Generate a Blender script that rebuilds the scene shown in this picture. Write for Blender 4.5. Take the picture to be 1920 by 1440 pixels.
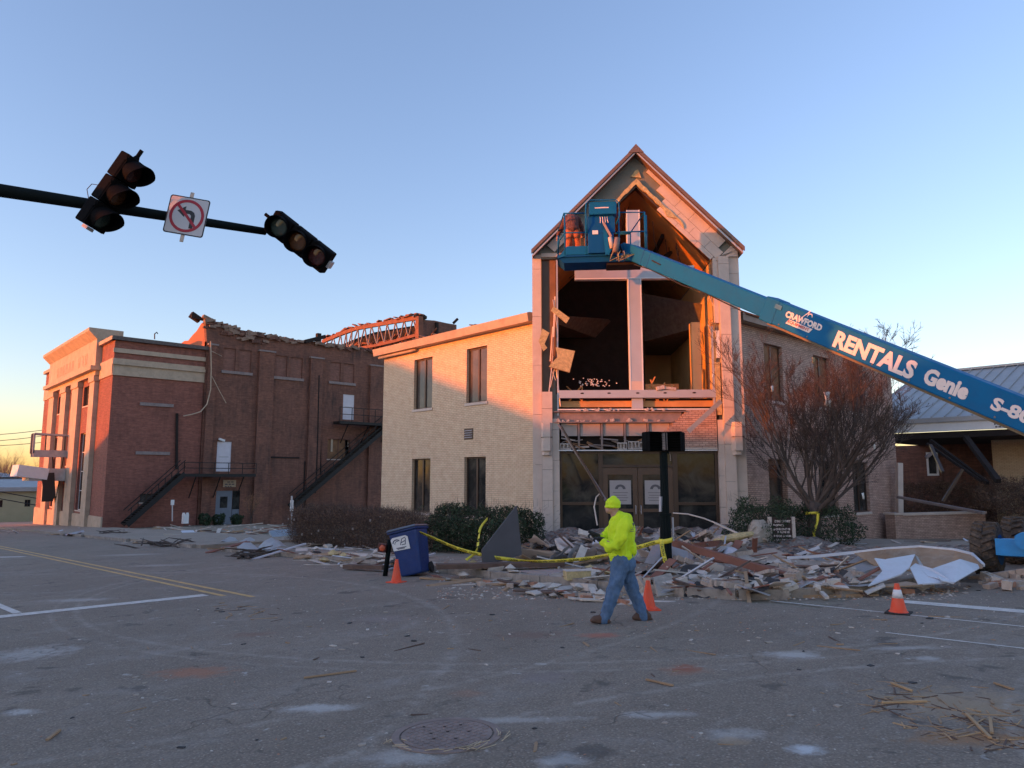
import bpy, math, random
from mathutils import Vector, Matrix, noise
random.seed(7)
S = bpy.context.scene
COL = S.collection
R = math.radians
for o in list(bpy.data.objects): bpy.data.objects.remove(o)

# ------------------------------------------------------------------ camera
CAM_H = 1.7
FPX = 1360.0
PITCH = R(7.37)
AZ_X = R(47.6)                       # heading -> +X axis (clockwise)
HD = Vector((math.cos(AZ_X), math.sin(AZ_X), 0))
RT = Vector((math.sin(AZ_X), -math.cos(AZ_X), 0))
cam_d = bpy.data.cameras.new('camera')
cam = bpy.data.objects.new('camera', cam_d); COL.objects.link(cam)
S.camera = cam
cam_d.sensor_fit = 'HORIZONTAL'; cam_d.sensor_width = 36
cam_d.lens = FPX / 1920 * 36
cam_d.clip_start = 0.05; cam_d.clip_end = 3000
cam.location = (0, 0, CAM_H)
FW = HD * math.cos(PITCH) + Vector((0, 0, math.sin(PITCH)))
UP = RT.cross(FW)
cam.rotation_euler = Matrix((RT, UP, -FW)).transposed().to_euler()

# ------------------------------------------------------------------ light
SUN_B = R(19); SUN_E = R(3.5)
SDIR = Vector((-math.cos(SUN_B) * math.cos(SUN_E), math.sin(SUN_B) * math.cos(SUN_E), math.sin(SUN_E)))
w = bpy.data.worlds.new('World'); S.world = w; w.use_nodes = True
nt = w.node_tree; nt.nodes.clear()
wo = nt.nodes.new('ShaderNodeOutputWorld'); bg = nt.nodes.new('ShaderNodeBackground')
sky = nt.nodes.new('ShaderNodeTexSky'); sky.sky_type = 'NISHITA'; sky.sun_disc = False
sky.sun_elevation = SUN_E
sky.sun_rotation = math.atan2(SDIR.x, SDIR.y)
sky.altitude = 0; sky.air_density = 1.0; sky.dust_density = 0.5; sky.ozone_density = 2.0
bg.inputs['Strength'].default_value = 0.14
gm = nt.nodes.new('ShaderNodeGamma'); gm.inputs['Gamma'].default_value = 0.9
tn = nt.nodes.new('ShaderNodeMix'); tn.data_type = 'RGBA'; tn.blend_type = 'MULTIPLY'; tn.inputs[0].default_value = 1; tn.inputs[7].default_value = (0.97, 0.86, 1.0, 1)
nt.links.new(sky.outputs[0], gm.inputs[0]); nt.links.new(gm.outputs[0], tn.inputs[6]); nt.links.new(tn.outputs[2], bg.inputs[0]); nt.links.new(bg.outputs[0], wo.inputs[0])
sun_d = bpy.data.lights.new('sun', 'SUN'); sun_d.energy = 1.25; sun_d.angle = R(0.6); sun_d.color = (1.0, 0.20, 0.002)
sun = bpy.data.objects.new('sun', sun_d); COL.objects.link(sun)
sun.rotation_euler = SDIR.to_track_quat('Z', 'Y').to_euler()
sun.location = (-20, 10, 30)
S.view_settings.view_transform = 'Standard'; S.view_settings.look = 'None'
S.view_settings.gamma = 1.0; S.view_settings.use_curve_mapping = False
S.view_settings.exposure = 2.34

# ------------------------------------------------------------------ helpers
def clamp(a, lo, hi): return max(lo, min(hi, a))
def G(x, y):
    return -0.035 * clamp(y, -40, 150) - 0.045 * clamp(x - 24, 0, 15)
CO = Vector((0, 0, CAM_H))
def ray(px, py):
    return (RT * ((px - 960) / FPX) + UP * ((720 - py) / FPX) + FW).normalized()
def on_plane(px, py, p0, n):
    d = ray(px, py); t = (Vector(p0) - CO).dot(Vector(n)) / d.dot(Vector(n)); return CO + d * t
def onX(px, py, X): return on_plane(px, py, (X, 0, 0), (1, 0, 0))
def onY(px, py, Y): return on_plane(px, py, (0, Y, 0), (0, 1, 0))
def onD(px, py, D): return on_plane(px, py, HD * D, HD)
def onG(px, py, h=0.0):
    d = ray(px, py); t = 1.0; p = CO.copy()
    lo, hi = 0.5, 400.0
    for _ in range(60):
        m = (lo + hi) / 2; p = CO + d * m
        if p.z > G(p.x, p.y) + h: lo = m
        else: hi = m
    return CO + d * hi

class MB:
    def __init__(s): s.v = []; s.f = []; s.mi = []; s.cur = 0
    def add(s, vs, fs):
        n = len(s.v); s.v += [Vector(v) for v in vs]
        for f in fs: s.f.append([n + i for i in f]); s.mi.append(s.cur)
        return s
    def box(s, x0, y0, z0, x1, y1, z1):
        if x0 > x1: x0, x1 = x1, x0
        if y0 > y1: y0, y1 = y1, y0
        if z0 > z1: z0, z1 = z1, z0
        v = [(x0,y0,z0),(x1,y0,z0),(x1,y1,z0),(x0,y1,z0),(x0,y0,z1),(x1,y0,z1),(x1,y1,z1),(x0,y1,z1)]
        return s.add(v, [(0,3,2,1),(4,5,6,7),(0,1,5,4),(1,2,6,5),(2,3,7,6),(3,0,4,7)])
    def obox(s, c, size, rot=None):
        a, b, d = [q / 2 for q in size]; c = Vector(c)
        v = [Vector(p) for p in [(-a,-b,-d),(a,-b,-d),(a,b,-d),(-a,b,-d),(-a,-b,d),(a,-b,d),(a,b,d),(-a,b,d)]]
        if rot is not None: v = [rot @ p for p in v]
        return s.add([p + c for p in v], [(0,3,2,1),(4,5,6,7),(0,1,5,4),(1,2,6,5),(2,3,7,6),(3,0,4,7)])
    def bar(s, p, q, w, h, up=(0, 0, 1)):
        p = Vector(p); q = Vector(q); d = (q - p).normalized(); up = Vector(up)
        sd = d.cross(up)
        if sd.length < 1e-4: sd = d.cross(Vector((1, 0, 0)))
        sd.normalize(); u = sd.cross(d)
        o = []
        for e in (p, q):
            for a, b in ((-1,-1),(1,-1),(1,1),(-1,1)): o.append(e + sd * (a * w / 2) + u * (b * h / 2))
        return s.add(o, [(3,2,1,0),(4,5,6,7),(0,1,5,4),(1,2,6,5),(2,3,7,6),(3,0,4,7)])
    def tube(s, pts, r, n=8, caps=True, sq=1.0):
        pts = [Vector(p) for p in pts]
        if not isinstance(r, (list, tuple)): r = [r] * len(pts)
        base = len(s.v); prev = None
        for i, p in enumerate(pts):
            if i == 0: d = pts[1] - p
            elif i == len(pts) - 1: d = p - pts[i-1]
            else: d = pts[i+1] - pts[i-1]
            d.normalize()
            if prev is None:
                a = d.cross(Vector((0, 0, 1)))
                if a.length < 1e-3: a = d.cross(Vector((1, 0, 0)))
            else: a = prev - d * prev.dot(d)
            a.normalize(); prev = a; b = d.cross(a)
            for k in range(n):
                t = 2 * math.pi * k / n
                s.v.append(p + a * (math.cos(t) * r[i]) + b * (math.sin(t) * r[i] * sq))
        for i in range(len(pts) - 1):
            for k in range(n):
                s.f.append([base+i*n+k, base+i*n+(k+1)%n, base+(i+1)*n+(k+1)%n, base+(i+1)*n+k]); s.mi.append(s.cur)
        if caps:
            s.f.append([base+k for k in range(n)][::-1]); s.mi.append(s.cur)
            s.f.append([base+(len(pts)-1)*n+k for k in range(n)]); s.mi.append(s.cur)
        return s
    def prism(s, poly, vec):
        poly = [Vector(p) for p in poly]; vec = Vector(vec); n = len(poly)
        nr = Vector((0, 0, 0))
        for i in range(n): nr += poly[i].cross(poly[(i+1) % n])
        if nr.dot(vec) < 0: poly = poly[::-1]
        fs = [list(range(n))[::-1], list(range(n, 2*n))]
        for i in range(n): j = (i+1) % n; fs.append([i, j, n+j, n+i])
        return s.add(poly + [p + vec for p in poly], fs)
    def poly(s, pts): return s.add(pts, [list(range(len(pts)))])
    def lathe(s, prof, n=24, c=(0, 0, 0), M=None):
        base = len(s.v); c = Vector(c)
        for r_, z in prof:
            for k in range(n):
                t = 2*math.pi*k/n; p = Vector((r_*math.cos(t), r_*math.sin(t), z))
                s.v.append((M @ p if M is not None else p) + c)
        for i in range(len(prof)-1):
            for k in range(n):
                s.f.append([base+i*n+k, base+i*n+(k+1)%n, base+(i+1)*n+(k+1)%n, base+(i+1)*n+k]); s.mi.append(s.cur)
        s.f.append([base+k for k in range(n)][::-1]); s.mi.append(s.cur)
        s.f.append([base+(len(prof)-1)*n+k for k in range(n)]); s.mi.append(s.cur)
        return s
    def ell(s, c, r, n=10, M=None):
        base = len(s.v); c = Vector(c); m = n//2
        rows = []
        for i in range(1, m):
            th = math.pi*i/m
            for k in range(n):
                t = 2*math.pi*k/n
                p = Vector((r[0]*math.sin(th)*math.cos(t), r[1]*math.sin(th)*math.sin(t), -r[2]*math.cos(th)))
                s.v.append((M @ p if M is not None else p) + c)
        for sg in (-1, 1):
            p = Vector((0, 0, sg*r[2])); s.v.append((M @ p if M is not None else p) + c)
        b0 = base + (m-1)*n
        for i in range(m-2):
            for k in range(n):
                s.f.append([base+i*n+k, base+i*n+(k+1)%n, base+(i+1)*n+(k+1)%n, base+(i+1)*n+k]); s.mi.append(s.cur)
        for k in range(n):
            s.f.append([b0, base+(k+1)%n, base+k]); s.mi.append(s.cur)
            s.f.append([b0+1, base+(m-2)*n+k, base+(m-2)*n+(k+1)%n]); s.mi.append(s.cur)
        return s
    def mesh(s, name, smooth=False, xf=None, inv=None, uv=True):
        me = bpy.data.meshes.new(name)
        vs = s.v
        uvd = None
        if uv:
            uvd = []
            for f in s.f:
                nr = Vector((0, 0, 0)); q = [vs[i] for i in f]
                for i in range(1, len(q)-1): nr += (q[i]-q[0]).cross(q[i+1]-q[0])
                ax, ay, az = abs(nr.x), abs(nr.y), abs(nr.z)
                for p in q:
                    if az >= ax and az >= ay: uvd += [p.x, p.y]
                    elif ax >= ay: uvd += [p.y, p.z]
                    else: uvd += [p.x, p.z]
        if xf is not None: vs = [xf @ p for p in vs]
        if inv is not None: vs = [inv @ p for p in vs]
        me.from_pydata([tuple(p) for p in vs], [], s.f)
        if uvd is not None:
            l = me.uv_layers.new(name='UVMap'); l.data.foreach_set('uv', uvd)
        me.update()
        if smooth: me.polygons.foreach_set('use_smooth', [True]*len(me.polygons))
        return me
    def build(s, name, mats, parent=None, smooth=False, xf=None, local=False, bevel=0, uv=True, auto=False):
        """world coordinates by default; xf maps the build frame to the world; local=True keeps parent coordinates"""
        if not isinstance(mats, (list, tuple)): mats = [mats]
        inv = None; org = None
        if parent is not None:
            if not local: inv = WM[parent.name].inverted()
        elif not local:
            vs = [xf @ p for p in s.v] if xf is not None else s.v
            xs = [p.x for p in vs]; ys = [p.y for p in vs]; zs = [p.z for p in vs]
            org = Vector(((min(xs)+max(xs))/2, (min(ys)+max(ys))/2, min(zs)))
            inv = Matrix.Translation(-org)
        me = s.mesh(name, smooth, xf, inv, uv)
        for m in mats: me.materials.append(m)
        if len(mats) > 1: me.polygons.foreach_set('material_index', s.mi)
        o = bpy.data.objects.new(name, me); COL.objects.link(o)
        if parent is not None:
            o.parent = parent; WM[o.name] = WM[parent.name].copy()
        else:
            if org is not None: o.location = org
            WM[o.name] = Matrix.Translation(org) if org is not None else Matrix.Identity(4)
        if bevel:
            b = o.modifiers.new('bevel', 'BEVEL'); b.width = bevel; b.segments = 2; b.limit_method = 'ANGLE'; b.angle_limit = R(40)
        if auto:
            me.polygons.foreach_set('use_smooth', [True]*len(me.polygons))
            e = o.modifiers.new('edges', 'EDGE_SPLIT'); e.split_angle = R(35)
        return o
WM = {}
def tag(o, label=None, cat=None, group=None, kind=None):
    if label: o['label'] = label
    if cat: o['category'] = cat
    if group: o['group'] = group
    if kind: o['kind'] = kind
    return o
def thing(name, loc, label, cat, group=None, rotz=0.0, M=None):
    o = bpy.data.objects.new(name, None); COL.objects.link(o); o.empty_display_size = 0.2
    if M is None: M = Matrix.Translation(Vector(loc)) @ Matrix.Rotation(rotz, 4, 'Z')
    o.matrix_world = M; WM[o.name] = M.copy()
    tag(o, label, cat, group); return o
def dup(o, M, label=None, group=None):
    """copy of a thing (and its parts and sub-parts) placed with matrix M"""
    def rec(src, par):
        c = src.copy(); COL.objects.link(c)
        if par is not None: c.parent = par
        for ch in src.children: rec(ch, c)
        return c
    r = rec(o, None); r.matrix_world = M; WM[r.name] = M.copy()
    if label: r['label'] = label
    if group: r['group'] = group
    return r

# ------------------------------------------------------------------ materials
def newmat(name):
    m = bpy.data.materials.new(name); m.use_nodes = True
    nt = m.node_tree; b = nt.nodes['Principled BSDF']
    return m, nt, b
def N(nt, t, **kw):
    n = nt.nodes.new(t)
    for k, v in kw.items(): setattr(n, k, v)
    return n
def coords(nt, kind='Object', scale=(1, 1, 1)):
    tc = N(nt, 'ShaderNodeTexCoord'); mp = N(nt, 'ShaderNodeMapping')
    mp.inputs['Scale'].default_value = scale
    nt.links.new(tc.outputs[kind], mp.inputs[0]); return mp.outputs[0]
def worldpos(nt):
    g = N(nt, 'ShaderNodeNewGeometry'); return g.outputs['Position']
def rgb(c): return (c[0], c[1], c[2], 1)
def mixc(nt, fac, a, b, mode='MIX'):
    n = N(nt, 'ShaderNodeMix', data_type='RGBA', blend_type=mode); L = nt.links
    for s_, v in ((0, fac), (6, a), (7, b)):
        if hasattr(v, 'is_linked') or hasattr(v, 'links'): L.new(v, n.inputs[s_])
        elif s_ == 0: n.inputs[0].default_value = v
        else: n.inputs[s_].default_value = rgb(v)
    return n.outputs[2]
def ntex(nt, vec, scale, detail=4, rough=0.55, dist=0.0):
    n = N(nt, 'ShaderNodeTexNoise'); n.inputs['Scale'].default_value = scale; n.inputs['Detail'].default_value = detail
    n.inputs['Roughness'].default_value = rough; n.inputs['Distortion'].default_value = dist
    nt.links.new(vec, n.inputs['Vector']); return n.outputs[0]
def ramp(nt, fac, a, b, inv=False):
    n = N(nt, 'ShaderNodeMapRange'); n.inputs[1].default_value = a; n.inputs[2].default_value = b
    if inv: n.inputs[3].default_value = 1; n.inputs[4].default_value = 0
    n.clamp = True; nt.links.new(fac, n.inputs[0]); return n.outputs[0]
def math_(nt, op, a, b=None):
    n = N(nt, 'ShaderNodeMath', operation=op)
    for i, v in enumerate((a, b)):
        if v is None: continue
        if hasattr(v, 'links'): nt.links.new(v, n.inputs[i])
        else: n.inputs[i].default_value = v
    return n.outputs[0]
def bump(nt, b, h, dist=0.01, st=1.0):
    n = N(nt, 'ShaderNodeBump'); n.inputs['Distance'].default_value = dist; n.inputs['Strength'].default_value = st
    nt.links.new(h, n.inputs['Height']); nt.links.new(n.outputs[0], b.inputs['Normal']); return n
MATS = {}
def mat(name, col, rough=0.6, metal=0.0, var=0.25, vscale=3.0, bmp=0.004, bscale=30.0, dirt=None, dirt_amt=0.0, coat=0.0, spec=0.5):
    """general painted/weathered surface: colour variation, fine relief, roughness variation and optional dirt"""
    if name in MATS: return MATS[name]
    m, nt, b = newmat(name); v = coords(nt, 'Object')
    n1 = ntex(nt, v, vscale, 6, 0.6)
    dark = [c * (1 - var) for c in col]; lite = [min(1, c * (1 + var * 0.6)) for c in col]
    c = mixc(nt, ramp(nt, n1, 0.3, 0.7), dark, lite)
    if dirt is not None:
        n2 = ntex(nt, v, vscale * 2.3, 8, 0.7, 0.4)
        c = mixc(nt, math_(nt, 'MULTIPLY', ramp(nt, n2, 0.45, 0.75), dirt_amt), c, dirt)
    nt.links.new(c, b.inputs['Base Color'])
    r = ramp(nt, ntex(nt, v, vscale * 4, 4), 0.2, 0.8); mr = N(nt, 'ShaderNodeMapRange')
    mr.inputs[3].default_value = max(0.02, rough - 0.12); mr.inputs[4].default_value = min(1, rough + 0.12)
    nt.links.new(r, mr.inputs[0]); nt.links.new(mr.outputs[0], b.inputs['Roughness'])
    b.inputs['Metallic'].default_value = metal; b.inputs['Coat Weight'].default_value = coat
    b.inputs['Specular IOR Level'].default_value = spec
    if bmp: bump(nt, b, ntex(nt, v, bscale, 5, 0.6), bmp)
    MATS[name] = m; return m
def brick_mat(name, c1, c2, mortar, crs_amt=0.75, bw=0.203, rh=0.0677, ms=0.009, stain=(0.1, 0.08, 0.07), stain_amt=0.35, bd=0.006, rough=0.85):
    m, nt, b = newmat(name); L = nt.links
    tc = N(nt, 'ShaderNodeTexCoord'); uv = tc.outputs['UV']
    br = N(nt, 'ShaderNodeTexBrick'); L.new(uv, br.inputs[0])
    br.inputs['Scale'].default_value = 1.0; br.inputs['Brick Width'].default_value = bw; br.inputs['Row Height'].default_value = rh
    br.inputs['Mortar Size'].default_value = ms; br.inputs['Mortar Smooth'].default_value = 0.3; br.inputs['Bias'].default_value = 0.0
    br.inputs[1].default_value = rgb(c1); br.inputs[2].default_value = rgb(c2); br.inputs[3].default_value = rgb(mortar)
    big = ntex(nt, uv, 0.45, 6, 0.65, 0.3); mid = ntex(nt, uv, 3.5, 5, 0.6)
    st = N(nt, 'ShaderNodeMapping'); L.new(uv, st.inputs[0]); st.inputs['Scale'].default_value = (2.2, 0.25, 1)
    streak = ntex(nt, st.outputs[0], 1.2, 6, 0.7)
    f = math_(nt, 'MULTIPLY', math_(nt, 'MULTIPLY', ramp(nt, big, 0.35, 0.7), ramp(nt, streak, 0.35, 0.7)), stain_amt * 1.8)
    c = mixc(nt, f, br.outputs[0], stain)
    c = mixc(nt, 0.5, c, mixc(nt, ramp(nt, mid, 0.3, 0.7), (0.35, 0.35, 0.35), (0.65, 0.65, 0.65)), 'OVERLAY')
    cs = N(nt, 'ShaderNodeMapping'); L.new(uv, cs.inputs[0]); cs.inputs['Scale'].default_value = (0.7, 6.0, 1)
    crs = ntex(nt, cs.outputs[0], 1.6, 5, 0.75)
    c = mixc(nt, crs_amt, c, mixc(nt, ramp(nt, crs, 0.3, 0.7), (0.30, 0.30, 0.30), (0.68, 0.68, 0.68)), 'OVERLAY')
    L.new(c, b.inputs['Base Color']); b.inputs['Roughness'].default_value = rough
    h = math_(nt, 'ADD', math_(nt, 'SUBTRACT', 1.0, br.outputs[1]), math_(nt, 'MULTIPLY', ntex(nt, uv, 60, 3), 0.35))
    bump(nt, b, h, bd); MATS[name] = m; return m
def glass_mat(name, col=(0.015, 0.017, 0.018), rough=0.06, dust=0.25, dustc=(0.25, 0.23, 0.2)):
    m, nt, b = newmat(name); v = coords(nt, 'Object')
    n1 = ntex(nt, v, 1.5, 6, 0.65, 0.5)
    c = mixc(nt, math_(nt, 'MULTIPLY', ramp(nt, n1, 0.4, 0.75), dust), col, dustc)
    nt.links.new(c, b.inputs['Base Color'])
    mr = N(nt, 'ShaderNodeMapRange'); mr.inputs[3].default_value = rough; mr.inputs[4].default_value = rough + 0.25
    nt.links.new(ramp(nt, n1, 0.45, 0.8), mr.inputs[0]); nt.links.new(mr.outputs[0], b.inputs['Roughness'])
    bump(nt, b, ntex(nt, v, 1.2, 2), 0.01, 0.3); b.inputs['Specular IOR Level'].default_value = 0.32
    MATS[name] = m; return m
def text_mb(txt, size, M, depth=0.004, bold=0.0, sx=1.0, align='LEFT', shear=0.0):
    """lettering: a text curve turned to mesh; returns an MB in the frame M (x right, y up, z out)"""
    cu = bpy.data.curves.new('t', 'FONT'); cu.body = txt; cu.size = size; cu.offset = bold; cu.extrude = depth
    cu.align_x = align; cu.resolution_u = 3; cu.shear = shear
    ob = bpy.data.objects.new('t', cu); COL.objects.link(ob)
    bpy.context.view_layer.update()
    dg = bpy.context.evaluated_depsgraph_get(); me = bpy.data.meshes.new_from_object(ob.evaluated_get(dg))
    mb = MB(); mb.add([M @ Vector((v.co.x * sx, v.co.y, v.co.z)) for v in me.vertices], [list(p.vertices) for p in me.polygons])
    bpy.data.objects.remove(ob); bpy.data.curves.remove(cu); bpy.data.meshes.remove(me)
    return mb
def frame(o, x, y):
    """matrix with origin o, x axis x, y axis y (orthonormalised)"""
    x = Vector(x).normalized(); y = Vector(y); z = x.cross(y).normalized(); y = z.cross(x)
    return Matrix((( x.x, y.x, z.x, o[0]), (x.y, y.y, z.y, o[1]), (x.z, y.z, z.z, o[2]), (0, 0, 0, 1)))
# ------------------------------------------------------------------ shared materials
M_CREAM = brick_mat('cream_brick', (0.72, 0.53, 0.355), (0.78, 0.59, 0.405), (0.52, 0.375, 0.25), crs_amt=0.2, stain_amt=0.12, stain=(0.45, 0.32, 0.19))
M_PINKB = brick_mat('buff_and_shaded_cream_brick', (0.50, 0.32, 0.25), (0.60, 0.40, 0.31), (0.24, 0.15, 0.12), stain_amt=0.3, stain=(0.20, 0.11, 0.085))  # on the right wing: the cream brick with its shade put into the colour
M_RED = brick_mat('red_brick', (0.29, 0.095, 0.065), (0.37, 0.13, 0.09), (0.22, 0.11, 0.085), bw=0.22, rh=0.072, ms=0.012, stain_amt=0.4, stain=(0.10, 0.045, 0.035))
M_DRED = brick_mat('sooty_red_brick', (0.22, 0.090, 0.058), (0.31, 0.125, 0.08), (0.18, 0.095, 0.07), bw=0.22, rh=0.072, ms=0.012, stain_amt=0.7, stain=(0.065, 0.04, 0.034))
M_STONE = mat('limestone_cladding', (0.66, 0.54, 0.46), 0.75, var=0.10, vscale=1.2, bmp=0.002, bscale=60, dirt=(0.38, 0.29, 0.23), dirt_amt=0.35)
M_TRIMST = mat('cornice_stone', (0.52, 0.40, 0.29), 0.8, var=0.14, vscale=0.8, bmp=0.01, bscale=8, dirt=(0.2, 0.16, 0.12), dirt_amt=0.5)
M_SHEATH = mat('weathered_sheathing', (0.20, 0.21, 0.18), 0.85, var=0.3, vscale=1.3, bmp=0.006, bscale=12, dirt=(0.32, 0.22, 0.15), dirt_amt=0.4)
M_COPPER = mat('bronze_roof_metal', (0.22, 0.135, 0.10), 0.5, metal=0.3, var=0.15, vscale=1.5, bmp=0.001)
M_BRONZE = mat('bronze_aluminium', (0.085, 0.052, 0.036), 0.42, metal=0.35, var=0.15, vscale=2)
M_ALU = mat('grey_aluminium', (0.50, 0.48, 0.50), 0.42, metal=0.25, var=0.06, vscale=2, bmp=0.001)
M_WHITE = mat('white_trim', (0.78, 0.76, 0.74), 0.5, var=0.06)
M_STEEL = mat('primed_steel_beam', (0.26, 0.21, 0.20), 0.65, metal=0.2, var=0.25, vscale=3, dirt=(0.45, 0.30, 0.24), dirt_amt=0.5)
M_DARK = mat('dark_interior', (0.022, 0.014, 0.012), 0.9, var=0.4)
M_WOODC = mat('ceiling_wood', (0.66, 0.33, 0.12), 0.55, var=0.2, vscale=2)
M_PLAST = mat('cream_plaster', (0.66, 0.46, 0.24), 0.8, var=0.15, vscale=1.5)
M_INSUL = mat('yellow_foam_insulation', (0.62, 0.46, 0.22), 0.9, var=0.3, vscale=9, bmp=0.01, bscale=30, dirt=(0.2, 0.16, 0.12), dirt_amt=0.6)
M_GYP = mat('gypsum_board', (0.44, 0.36, 0.32), 0.85, var=0.12, vscale=2)
M_SHING = mat('grey_shingles', (0.14, 0.115, 0.105), 0.9, var=0.35, vscale=6, bmp=0.02, bscale=9)
M_MORT = mat('pale_mortar', (0.55, 0.47, 0.42), 0.9, var=0.25, vscale=12, bmp=0.02, bscale=30)
M_GLASS = glass_mat('dark_glass')
M_GLASSL = glass_mat('curtained_glass', (0.085, 0.075, 0.068), 0.08, 0.5, (0.22, 0.18, 0.15))
M_BOARD = mat('brown_plywood', (0.25, 0.125, 0.06), 0.8, var=0.35, vscale=2.5, bmp=0.003)

def wall(mb, fr, u0, u1, z0, z1, th, holes):
    """masonry wall in frame fr (u, depth, z) with real openings"""
    us = sorted(set([u0, u1] + [h[0] for h in holes] + [h[1] for h in holes]))
    zs = sorted(set([z0, z1] + [h[2] for h in holes] + [h[3] for h in holes]))
    for i in range(len(us)-1):
        run = None
        for j in range(len(zs)-1):
            cu = (us[i]+us[i+1])/2; cz = (zs[j]+zs[j+1])/2
            inside = any(h[0] < cu < h[1] and h[2] < cz < h[3] for h in holes)
            if not inside:
                if run is None: run = zs[j]
                if j == len(zs)-2: fr(mb, us[i], 0, run, us[i+1], th, zs[j+1]); run = None
            elif run is not None: fr(mb, us[i], 0, run, us[i+1], th, zs[j]); run = None
def frX(X0): return lambda mb, u0, d0, z0, u1, d1, z1: mb.box(X0+d0, u0, z0, X0+d1, u1, z1)      # face looks to -X
def frY(Y0): return lambda mb, u0, d0, z0, u1, d1, z1: mb.box(u0, Y0+d0, z0, u1, Y0+d1, z1)      # face looks to -Y

def casement(fr, par, u0, u1, z0, z1, glass, frame_m=None, rec=0.12, sill=True, mull=True, xf=None, board=None):
    f = frame_m or M_BRONZE; t = 0.055
    mb = MB()
    fr(mb, u0, rec, z0, u0+t, rec+0.08, z1); fr(mb, u1-t, rec, z0, u1, rec+0.08, z1)
    fr(mb, u0+t, rec, z0, u1-t, rec+0.08, z0+t); fr(mb, u0+t, rec, z1-t, u1-t, rec+0.08, z1)
    w_ = mb.build('window', f, par, xf=xf)
    um = (u0+u1)/2
    if mull:
        mb = MB(); fr(mb, um-0.04, rec-0.01, z0+t, um+0.04, rec+0.07, z1-t); mb.build('mullion', f, w_, xf=xf)
        spans = [(u0+t, um-0.04), (um+0.04, u1-t)]
    else: spans = [(u0+t, u1-t)]
    for a, b in spans:
        mb = MB(); fr(mb, a, rec+0.03, z0+t, b, rec+0.045, z1-t)
        mb.build('board' if board else 'pane', board or glass, w_, xf=xf)
    if sill:
        mb = MB(); fr(mb, u0-0.06, -0.04, z0-0.10, u1+0.06, rec, z0-0.002); mb.build('sill', M_STONE, par, xf=xf)
    return w_

# ------------------------------------------------------------------ church
s2 = 1 / math.sqrt(2)
XL = Vector((s2, -s2, 0)); YL = Vector((s2, s2, 0))
TO = Vector((18.71, 14.49, 0))
TM = Matrix(((XL.x, YL.x, 0, TO.x), (XL.y, YL.y, 0, TO.y), (0, 0, 1, 0), (0, 0, 0, 1)))
TMI = TM.inverted()
def tl(px, py, yo=0.0):
    q = TMI @ on_plane(px, py, TO + YL * yo, YL); return q.x, q.z
church = thing('church', (TO.x, TO.y, -0.5), 'tornado damaged cream brick church with a torn open gabled entrance tower at the corner', 'church')
WX, WY = 16.9, 12.6
LY0, LY1 = 17.3, 26.75
RX0, RX1 = 21.6, 35.0
LH = [(23.2, 24.46, 4.45, 6.5), (19.85, 21.04, 4.45, 6.5), (23.25, 24.5, 0.35, 2.46), (19.9, 21.12, 0.35, 2.46)]
mb = MB(); wall(mb, frX(WX), LY0, LY1, -1.3, 6.95, 0.3, LH)
mb.box(WX+0.3, LY1-0.3, -1.3, WX+10, LY1, 6.95); mb.box(WX+9.7, LY0+3, -1.3, WX+10, LY1-0.3, 6.95)
mb.build('brick_wall', M_CREAM, church)
def ux(px, py, Y=WY): return onY(px, py, Y).x
RH = []
for a, b in ((1434, 1468), (1526, 1556), (1588, 1617)): RH.append((ux(a, 700), ux(b, 700), 4.40, 6.42))
RD = (ux(1442, 900), ux(1476, 900), -0.45, 2.35)
RL = [(ux(1537, 920), ux(1571, 920), 0.3, 2.35), (ux(1600, 920), ux(1630, 920), 0.3, 2.35)]
mb = MB(); wall(mb, frY(WY), RX0, RX1, -1.6, 6.95, 0.3, RH + [RD] + RL)
mb.box(RX1-0.3, WY+0.3, -1.6, RX1, WY+10, 6.95); mb.box(RX0+4, WY+9.7, -1.6, RX1-0.3, WY+10, 6.95)
mb.build('brick_wall', M_PINKB, church)
for i, h in enumerate(LH): casement(frX(WX), church, *h, M_GLASSL if i < 2 else M_GLASS)
for h in RH: casement(frY(WY), church, *h, M_GLASS, board=M_BOARD)
for h in RL: casement(frY(WY), church, *h, M_GLASS)
mb = MB(); mb.box(RD[0], WY+0.2, RD[2], RD[1], WY+0.26, RD[3]); d_ = mb.build('door', M_BRONZE, church)
mb = MB(); mb.box(RD[0]+0.12, WY+0.19, 0.7, RD[1]-0.12, WY+0.198, 2.15); mb.build('pane', M_GLASS, d_)
mb = MB(); mb.box(RD[0]+0.06, WY+0.14, 0.45, RD[0]+0.09, WY+0.2, 0.7); mb.build('handle', M_ALU, d_)
# eaves, fascias, gutters, roofs
mb = MB(); mb.prism([(WX-0.36, LY0, 6.93), (WX-0.42, LY0, 7.22), (WX-0.30, LY0, 7.26), (WX+0.4, LY0, 7.26), (WX+0.4, LY0, 6.95), (WX-0.30, LY0, 6.95)], (0, LY1+0.3-LY0, 0)); mb.build('fascia', M_TRIMST, church)
mb = MB(); mb.tube([(WX-0.2, LY1+0.1, 6.86), (WX-0.2, LY1-2.4, 6.86), (WX-0.12, LY1-2.55, 6.9)], 0.055, 8); mb.build('gutter_pipe', M_TRIMST, church)
mb = MB(); mb.box(RX0, WY-0.34, 6.90, RX1+0.3, WY-0.26, 7.16); mb.build('fascia', M_COPPER, church)
mb = MB(); mb.box(RX0, WY-0.26, 6.93, RX1+0.3, WY+0.4, 6.97); mb.build('soffit', M_TRIMST, church)
mb = MB(); e = 7.17
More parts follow.
